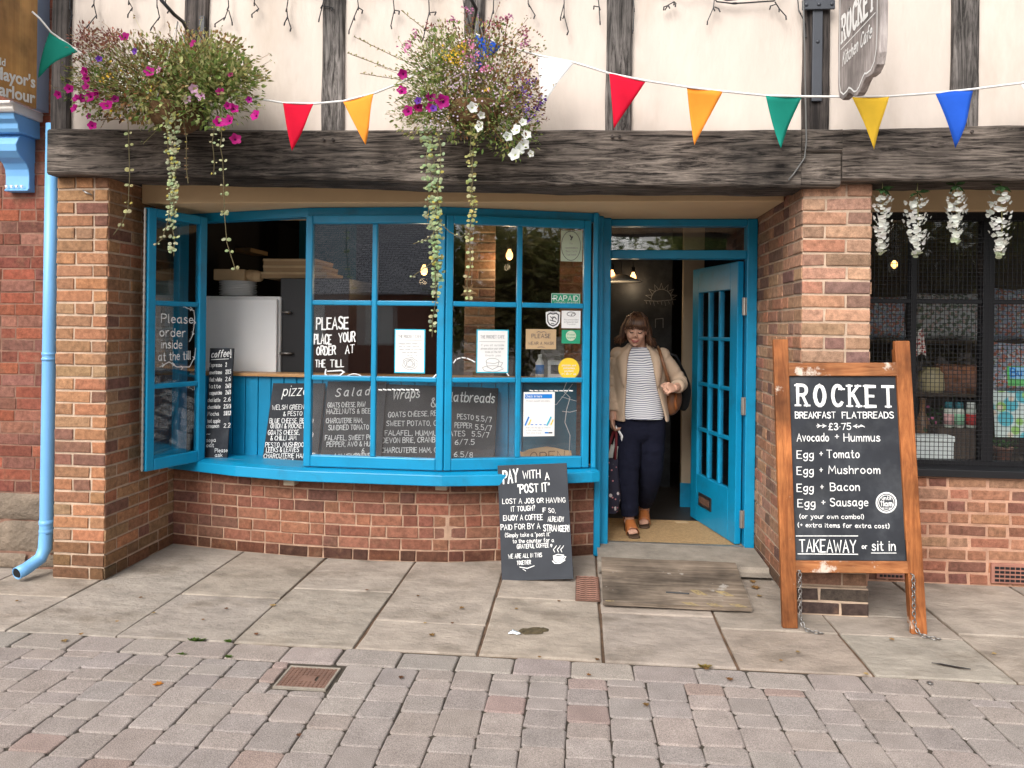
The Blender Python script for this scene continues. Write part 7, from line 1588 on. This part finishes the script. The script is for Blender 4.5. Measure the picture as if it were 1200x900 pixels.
# hair: cap plus many locks falling to the shoulders, with a fringe
hr = random.Random(12); ha = MB(); hb_ = MB()
ha.ell(hd_(0, .026, .046), .080, .092, .084, HR, 18, 12); ha.ell(hd_(0, .070, -.03), .075, .05, .085, HR, 16, 10)
for s_ in (-1, 1): ha.tube([hd_(s_ * .058, .03, .06), hd_(s_ * .090, .022, .0), hd_(s_ * .096, .02, -.06), hd_(s_ * .10, .02, -.11)], [.028, .026, .025, .012], 8)
for i in range(520):
    fr = i < 120
    if fr: an = hr.uniform(-1.0, 1.0) - math.pi / 2
    else: an = hr.uniform(-.35, math.pi + .35)
    crown = V((hr.uniform(-.03, .03), .010 + hr.uniform(-.03, .02), .128 + hr.uniform(-.006, .002)))
    cx_, sy_ = math.cos(an), math.sin(an)
    if fr:
        p1_ = V((cx_ * .066, -.055 - .030 * abs(sy_), .098)); p2_ = V((cx_ * .084, -.096 * abs(sy_) - .012, .062)); p3_ = V((cx_ * .100 + hr.uniform(-.012, .014), -.088 * abs(sy_) - .018, hr.uniform(.034, .056) - .05 * abs(cx_) ** 2)); pts = [crown, p1_, p2_, p3_]; rs_ = [.003, .0048, .0045, .0015]
    else:
        ln = hr.uniform(.10, .15); fl_ = hr.uniform(.0, .030)
        p1_ = V((cx_ * .072, .02 + sy_ * .080, .09)); p2_ = V((cx_ * .100, .022 + sy_ * .102, .02)); p3_ = V((cx_ * (.108 + fl_ * .3), .014 + sy_ * .104, -.055)); p4_ = V((cx_ * (.106 + fl_ * 1.7) + hr.uniform(-.012, .012), .010 + sy_ * (.10 + fl_) + hr.uniform(-.012, .012), -ln + .03)); pts = [crown, p1_, p2_, p3_, p4_]; rs_ = [.003, .0055, .006, .0058, .0018]
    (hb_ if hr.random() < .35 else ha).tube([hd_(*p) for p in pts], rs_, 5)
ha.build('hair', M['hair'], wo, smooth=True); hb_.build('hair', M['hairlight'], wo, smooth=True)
# striped top
def lofts(mb, rings, a0=0, a1=2 * math.pi, seg=40, closed=True, thick=0):
    vs = []
    for (cx_, cy_, z, rx, ry, *g) in rings:
        g0, g1 = (g if g else (a0, a1))
        for j in range(seg + (0 if closed else 1)):
            q = g0 + (g1 - g0) * j / seg; wr_ = 1 + .018 * noise.noise(V((math.cos(q) * 2.2, math.sin(q) * 2.2, z * 9)))
            vs.append(V((cx_ + rx * wr_ * math.cos(q), cy_ + ry * wr_ * math.sin(q), z)))
    m_ = seg if closed else seg + 1
    fs = [(i * m_ + j, i * m_ + (j + 1) % m_, (i + 1) * m_ + (j + 1) % m_, (i + 1) * m_ + j) for i in range(len(rings) - 1) for j in range(seg)]
    return vs, fs, m_
tp2 = MB()
rg = [(.450, 5.58, .885, .168, .118), (.450, 5.58, .93, .168, .120), (.448, 5.58, 1.0, .163, .122), (.446, 5.578, 1.08, .160, .126), (.442, 5.572, 1.16, .166, .138), (.438, 5.570, 1.22, .170, .142), (.434, 5.576, 1.29, .172, .122), (.432, 5.578, 1.34, .165, .098), (.430, 5.578, 1.375, .130, .085), (.426, 5.568, 1.398, .085, .072), (.424, 5.566, 1.405, .07, .064)]
vs, fs, m_ = lofts(tp2, rg); tp2.add(vs, fs); tp2.build('striped_top', M['stripe'], wo, smooth=True).modifiers.new('Subsurf', 'SUBSURF').render_levels = 1
# trousers
tr = MB()
def wr(base, seed, k=.006): return [b_ + k * noise.noise(V((i * 1.3, seed, 0))) for i, b_ in enumerate(base)]
def limb(mb, pts, rs, n_=22, seed=0, amp=.006, seg=20, sx=1.0):
    """tapered cloth tube with soft creases"""
    pp = []; rr_ = []
    for i in range(n_ + 1):
        t = i / n_ * (len(pts) - 1); k = min(int(t), len(pts) - 2); f = t - k
        f2 = f * f * (3 - 2 * f) if False else f
        pp.append(V(pts[k]).lerp(V(pts[k + 1]), f)); rr_.append(rs[k] + (rs[k + 1] - rs[k]) * f + amp * noise.noise(V((i * .9, seed * 3.1, .5))))
    for _ in range(3): pp = [pp[0]] + [(pp[i - 1] + pp[i] * 2 + pp[i + 1]) / 4 for i in range(1, len(pp) - 1)] + [pp[-1]]
    mb.tube(pp, rr_, seg, sx=sx)
limb(tr, [HLf + V((0, 0, .04)), HLf.lerp(KLf, .5), KLf, KLf.lerp(ALf, .5), ALf + V((0, 0, .035))], [.104, .100, .085, .075, .064], seed=1, amp=.007)
limb(tr, [HRt + V((0, 0, .04)), HRt.lerp(KRt, .5), KRt, KRt.lerp(ARt, .5), ARt + V((0, 0, .045))], [.104, .100, .085, .075, .063], seed=2, amp=.007)
tr.ell((.447, 5.585, .85), .182, .118, .10); tr.ell((.45, 5.585, .885), .164, .116, .05); tr.ell((.447, 5.585, .79), .165, .112, .10)
tr.v = [(x, (5.585 + (y - 5.585) * .78) if z > .83 and abs(x - .45) < .17 and 5.4 < y < 5.8 else y, z) for x, y, z in tr.v]
voxel(tr.build('trousers', M['navy'], wo, smooth=True), .0075, 4, .5)
# jacket: an open shell and two sleeves
ja = MB(); F = -math.pi / 2
def arc(a, b_): return (F + rad(a), F + 2 * math.pi - rad(b_))
rg = [(.452, 5.585, .865, .205, .150, *arc(64, 40)), (.450, 5.585, .93, .203, .150, *arc(58, 40)), (.446, 5.584, 1.02, .196, .148, *arc(48, 38)), (.440, 5.582, 1.10, .192, .150, *arc(40, 36)), (.438, 5.578, 1.20, .196, .162, *arc(32, 33)), (.436, 5.578, 1.29, .198, .142, *arc(27, 31)), (.434, 5.580, 1.345, .188, .118, *arc(25, 29)), (.432, 5.582, 1.385, .150, .100, *arc(27, 30)), (.430, 5.585, 1.41, .100, .088, *arc(34, 36)), (.428, 5.588, 1.435, .078, .078, *arc(50, 52))]
n_seg = 44
vs1, fs1, m_ = lofts(ja, rg, seg=n_seg, closed=False)
vs0 = []
for i, g in enumerate(rg):
    cx_, cy_, z = g[0], g[1], g[2]
    for j in range(m_):
        p = vs1[i * m_ + j]; d = V((p.x - cx_, p.y - cy_, 0)); vs0.append(p - d.normalized() * .016)
b0 = len(vs1); fs = [f for f in fs1] + [tuple(b0 + i for i in f[::-1]) for f in fs1]
R_ = len(rg)
for j in range(m_ - 1): fs.append((j, b0 + j, b0 + j + 1, j + 1)); k = (R_ - 1) * m_; fs.append((k + j, k + j + 1, b0 + k + j + 1, b0 + k + j))
for i in range(R_ - 1): fs.append((i * m_, (i + 1) * m_, b0 + (i + 1) * m_, b0 + i * m_)); k = m_ - 1; fs.append((i * m_ + k, b0 + i * m_ + k, b0 + (i + 1) * m_ + k, (i + 1) * m_ + k))
ja.add(vs1 + vs0, fs)
limb(ja, [SL + V((.03, 0, .022)), SL.lerp(EL, .3), EL, EL.lerp(WL, .5), WL + V((0, .005, .035))], [.060, .062, .054, .050, .042], seed=4, amp=.015, n_=26)
limb(ja, [SR + V((-.03, 0, .022)), SR.lerp(ER, .35), ER, ER.lerp(WR, .5), WR.lerp(ER, .22)], [.060, .062, .056, .052, .046], seed=6, amp=.015, n_=26)
for p in (SL, SR): ja.ell(p + V((0, 0, .008)), .058, .056, .052)
voxel(ja.build('jacket', M['jacket'], wo, smooth=True), .0058, 2, .5)
# lapels and pocket flap, lying on the shell
def onj(a, z, out=.008):
    for g0, g1 in zip(rg[:-1], rg[1:]):
        if g0[2] <= z <= g1[2]:
            f = (z - g0[2]) / (g1[2] - g0[2]); v_ = [g0[k] + (g1[k] - g0[k]) * f for k in range(5)]; q = F + rad(a); return V((v_[0] + (v_[3] + out) * math.cos(q), v_[1] + (v_[4] + out) * math.sin(q), z))
for sgn, edge in ((1, lambda z: 26 + max(0, 1.25 - z) * 70), (-1, lambda z: 30 + max(0, 1.25 - z) * 50)):
    mb = MB(); L_ = []
    for i in range(15):
        z = 1.12 + (1.415 - 1.12) * i / 14; w_ = 2 + 25 * math.sin(min(1, (i / 10.5)) * math.pi / 2) if i < 11 else (20 if i < 13 else 14)
        L_.append((sgn * edge(z), sgn * (edge(z) + w_), z))
    vs = [onj(a, z, .006) for a, b_, z in L_] + [onj(b_, z, .010) for a, b_, z in L_]
    mb.add(vs, [(i, i + 1, 15 + i + 1, 15 + i) for i in range(14)]); o = mb.build('lapel', M['jacket'], wo, smooth=True); s2 = o.modifiers.new('Solidify', 'SOLIDIFY'); s2.thickness = .006; s2.offset = 0
# sandals: sole, heel block, wide vamp strap
def sandal(ft, name='sandal'):
    d, s_, heel, ball = ft; toe = ball + d * .058
    mb = MB(); pr = []
    out = []
    for t, w_ in ((-.04, .022), (-.02, .031), (.05, .030), (.11, .036), (.15, .040), (.178, .034), (.192, .018)):
        c = V((heel.x, heel.y, 0)) + d * t; L0 = (V((ball.x - heel.x, ball.y - heel.y, 0))).length; f = min(max(t / L0, 0), 1); z = (heel.z - .030) * (1 - f) + (FZ + .012) * f; out.append((c, w_, z))
    vs = []
    for c, w_, z in out:
        for q, dz in ((1, 0), (-1, 0), (-1, -.012), (1, -.012)): vs.append(c + s_ * w_ * q + V((0, 0, z + dz)))
    mb.add(vs, [(i * 4 + j, i * 4 + (j + 1) % 4, (i + 1) * 4 + (j + 1) % 4, (i + 1) * 4 + j) for i in range(6) for j in range(4)] + [(0, 1, 2, 3), (24, 25, 26, 27)])
    c = out[1][0]; zt_ = out[1][2] - .010; mb.add([c + s_ * .028 * a + d * b_ + V((0, 0, z - 0)) for z, k in ((FZ, .8), (zt_, 1)) for a, b_ in ((k, -.025 * k), (-k, -.025 * k), (-k, .03 * k), (k, .03 * k))], [(0, 1, 2, 3), (4, 5, 6, 7), (0, 1, 5, 4), (1, 2, 6, 5), (2, 3, 7, 6), (3, 0, 4, 7)])
    mb.build('sole', M['shoesole'], wo, bevel=.003)
    mb = MB(); vs = []; n1_ = 8; n2_ = 14
    A_top = heel + V((0, 0, .065)) + d * .03
    for i in range(n1_ + 1):
        t = i / n1_; base = (heel + d * .045).lerp(ball + d * .012, t); zb = out[2][2] * (1 - t) + (FZ + .010) * t; hgt = (.085 * (1 - t) + .052 * t); wd = .041 * (1 - t) + .047 * t
        for j in range(n2_ + 1):
            q = math.pi * j / n2_; vs.append(V((base.x, base.y, zb)) + s_ * wd * math.cos(q) + V((0, 0, hgt * math.sin(q) ** .75)) + d * (.012 * math.sin(q) * (1 - 2 * t) * -1))
    mb.add(vs, [(i * (n2_ + 1) + j, i * (n2_ + 1) + j + 1, (i + 1) * (n2_ + 1) + j + 1, (i + 1) * (n2_ + 1) + j) for i in range(n1_) for j in range(n2_)])
    o = mb.build(name, M['tan'], wo, smooth=True); s2 = o.modifiers.new('Solidify', 'SOLIDIFY'); s2.thickness = .004
    mb = MB(); hz = heel.z + .012
    vs = []
    for i in range(13):
        q = -1.9 + 3.8 * i / 12; c = V((heel.x, heel.y, 0)) + (-d * math.cos(q) * .036 + s_ * math.sin(q) * .036)
        vs += [c + V((0, 0, hz - .02)), c + V((0, 0, hz + .012))]
    mb.add(vs, [(2 * i, 2 * i + 2, 2 * i + 3, 2 * i + 1) for i in range(12)]); o = mb.build('heel_strap', M['tan'], wo, smooth=True); s2 = o.modifiers.new('Solidify', 'SOLIDIFY'); s2.thickness = .004
sandal(f1); sandal(f2)
# ---- what she carries
HB = WL + V((.020, -.018, -.075))
tb = thing('tote_bag', 'soft navy floral tote bag with dark red handles hanging from the woman\'s hand', 'bag', (.215, 5.46, FZ + .1))
mb = MB(); rows_ = [(.225, 5.445, .215, .052, .030), (.225, 5.445, .235, .072, .045), (.222, 5.445, .33, .082, .055), (.220, 5.447, .45, .072, .048), (.222, 5.45, .55, .060, .034), (.225, 5.452, .60, .055, .016), (.225, 5.452, .605, .04, .008)]
vs, fs, m_ = lofts(mb, rows_, seg=28); vs = [V((p.x + .010 * noise.noise(p * 11), p.y + .014 * noise.noise(p * 9 + V((5, 0, 0))), p.z)) for p in vs]; mb.add(vs, fs + [tuple(range(m_)), tuple((len(rows_) - 1) * m_ + j for j in range(m_))]); mb.build('bag_body', floralnavy, tb, smooth=True)
for dx, dy in ((-.035, -.012), (.035, -.012)):
    mb = MB(); a = V((.225 + dx, 5.452 + dy, .595)); mb.tube([a, a.lerp(HB, .5) + V((dx * .15, -.01, 0)), HB + V((dx * .15, -.004, .0)), a.lerp(HB, .5) + V((dx * .1, .025, 0)), a + V((-dx * .25, .028, 0))], .0065, 6, sx=1.5); mb.build('handle', M['redstrap'], tb, smooth=True)
pb = thing('paper_bag', 'pale grey paper bag with white handle beside the floral tote', 'bag', (.285, 5.50, .40))
mb = MB(); fr_pts = [(-.085, 0), (.085, -.03), (.075, .25), (.052, .255), (-.075, .27)]; mb.prism([(x * .95, z) for x, z in fr_pts], (.285, 5.475, .425), (1, -.12, 0), (.02, 0, 1), (.1, 1, 0), .045); mb.build('bag_body', M['bagpaper'], pb, bevel=.003)
mb = MB(); a = V((.30, 5.47, .685)); mb.tube([a + V((.02, 0, -.01)), HB.lerp(a, .4) + V((.03, -.012, 0)), HB + V((.004, 0, .006)), HB.lerp(a, .45) + V((-.008, .02, 0)), a + V((-.05, .02, 0))], .0075, 6, sx=1.5); mb.build('handle', M['white'], pb, smooth=True)
sb2 = thing('shoulder_bag', 'brown leather shoulder bag under the woman\'s arm', 'bag', (.69, 5.63, 1.0))
mb = MB(); mb.ell((.685, 5.60, 1.01), .062, .07, .105, Matrix.Rotation(rad(12), 3, 'Y'), 20, 14); mb.v = [(x, y, z - .03 if z > 1.07 and False else z) for x, y, z in mb.v]; mb.build('bag_body', M['tanbag'], sb2, smooth=True)
mb = MB(); mb.tube([(.70, 5.555, 1.07), (.69, 5.52, 1.02), (.70, 5.53, .96)], .010, 8); mb.build('flap_edge', M['tan'], sb2, smooth=True)
mb = MB(); mb.tube([(.665, 5.52, 1.08), (.625, 5.455, 1.20), (.592, 5.452, 1.30), (.572, 5.49, 1.378), (.565, 5.565, 1.408), (.575, 5.66, 1.37), (.63, 5.70, 1.20), (.69, 5.66, 1.10)], .009, 8, sx=1.4); mb.build('strap', M['tanbag'], sb2, smooth=True)

c = V((.765, 5.74, 1.10)); mb = MB(); mb.ell(c, .062, .08, .165, Matrix.Rotation(rad(-10), 3, 'Y'), 20, 16); mb.v = [tuple(V(q) + V((1, 1, 1)) * .02 * noise.noise(V(q) * 7)) for q in mb.v]
rk = thing('backpack', 'soft black backpack hanging behind the woman\'s bent elbow', 'bag', (.765, 5.74, .92)); mb.build('bag_body', mat('black_fabric', (.008, .008, .009), rough=.9), rk, smooth=True)
mb = MB(); mb.tube([(.76, 5.70, 1.24), (.71, 5.68, 1.34), (.62, 5.67, 1.37)], .012, 8, sx=1.5); mb.build('strap', M['black'], rk, smooth=True)

# ================================================================ ACROSS THE STREET (seen in the glass)
def tree(label, x, y, h, sp, seed, cols):
    r = random.Random(seed); t = thing('tree', label, 'tree', (x, y, 0)); mb = MB()
    mb.tube([(x, y, 0), (x + .1, y, h * .25), (x, y + .1, h * .5), (x + .1, y, h * .85)], [.22, .17, .12, .03], 8)
    for i in range(9):
        an = r.uniform(0, 6.28); z = h * r.uniform(.25, .6); mb.tube([(x, y, z), (x + math.cos(an) * sp * .45, y + math.sin(an) * sp * .45, z + h * .14), (x + math.cos(an) * sp * .8, y + math.sin(an) * sp * .8, z + h * .25)], [.08, .05, .015], 6)
    mb.build('trunk', M['bark'], t); mb = MB()
    cl = [(x + r.gauss(0, sp * .42), y + r.gauss(0, sp * .4), h * (.32 + .62 * r.random()), sp * r.uniform(.16, .34)) for _ in range(60)]
    for i in range(8000):
        cx_, cy_, cz_, k_ = r.choice(cl); p = V((cx_ + r.gauss(0, k_), cy_ + r.gauss(0, k_), cz_ + r.gauss(0, k_ * .8)))
        leafq(mb, p, V((r.uniform(-1, 1), r.uniform(-1, 1), r.uniform(-1, .7))).normalized() * r.uniform(.18, .36), r.uniform(.08, .14), cvar(r.choice(cols), r, .35))
    mb.build('crown', M['leaf'], t)
G1, G2, G3 = [(.17, .23, .06), (.25, .30, .09), (.33, .33, .13)], [(.32, .30, .11), (.40, .34, .15), (.24, .24, .08)], [(.10, .15, .05), (.15, .19, .06)]
tree('dense green tree across the street, far to the right', 11.5, -10.0, 4.9, 2.6, 1, G1)
tree('olive green bushy tree across the street opposite the right sash', 7.6, -10.5, 4.2, 2.4, 2, G2)
tree('bright green rounded tree across the street opposite the door', 3.6, -11.5, 4.8, 2.3, 4, G1)
tree('dark green spreading tree across the street opposite the bow window', -1.2, -11.5, 4.6, 2.0, 3, G3)
oh = thing('brick_house', 'low brick house with a slate roof across the street seen in the glass', 'house', (-8.5, -13, 0))
roofm = bpy.data.materials.new('slate_roof'); roofm.use_nodes = True; t_ = roofm.node_tree; b_ = t_.nodes['Principled BSDF']; b_.inputs['Roughness'].default_value = .7
tc_ = N(t_, 'ShaderNodeTexCoord'); mp_ = N(t_, 'ShaderNodeMapping'); mp_.inputs['Rotation'].default_value = (rad(44), 0, 0); bk_ = N(t_, 'ShaderNodeTexBrick', Scale=2.2); bk_.inputs['Color1'].default_value = (.46, .46, .49, 1); bk_.inputs['Color2'].default_value = (.30, .30, .34, 1); bk_.inputs['Mortar'].default_value = (.05, .05, .06, 1); bk_.inputs['Mortar Size'].default_value = .03
t_.links.new(tc_.outputs['Object'], mp_.inputs[0]); t_.links.new(mp_.outputs[0], bk_.inputs['Vector']); t_.links.new(bk_.outputs[0], b_.inputs['Base Color'])
mb = MB(); mb.box(-13.5, -4.2, -17, -12.4, 0, 2.5); mb.build('wall', M['redclay'], oh)
mb = MB(); mb.prism([(-2.7, 0), (2.7, 0), (0, 2.6)], (-13.8, -14.7, 2.5), (0, 1, 0), (0, 0, 1), (1, 0, 0), 9.9); mb.build('roof', roofm, oh)
for x in (-11.5, -9, -6.8): MB().box(x - .5, x + .5, -12.42, -12.38, 1.0, 2.2).build('window', M['palewhite'], oh)
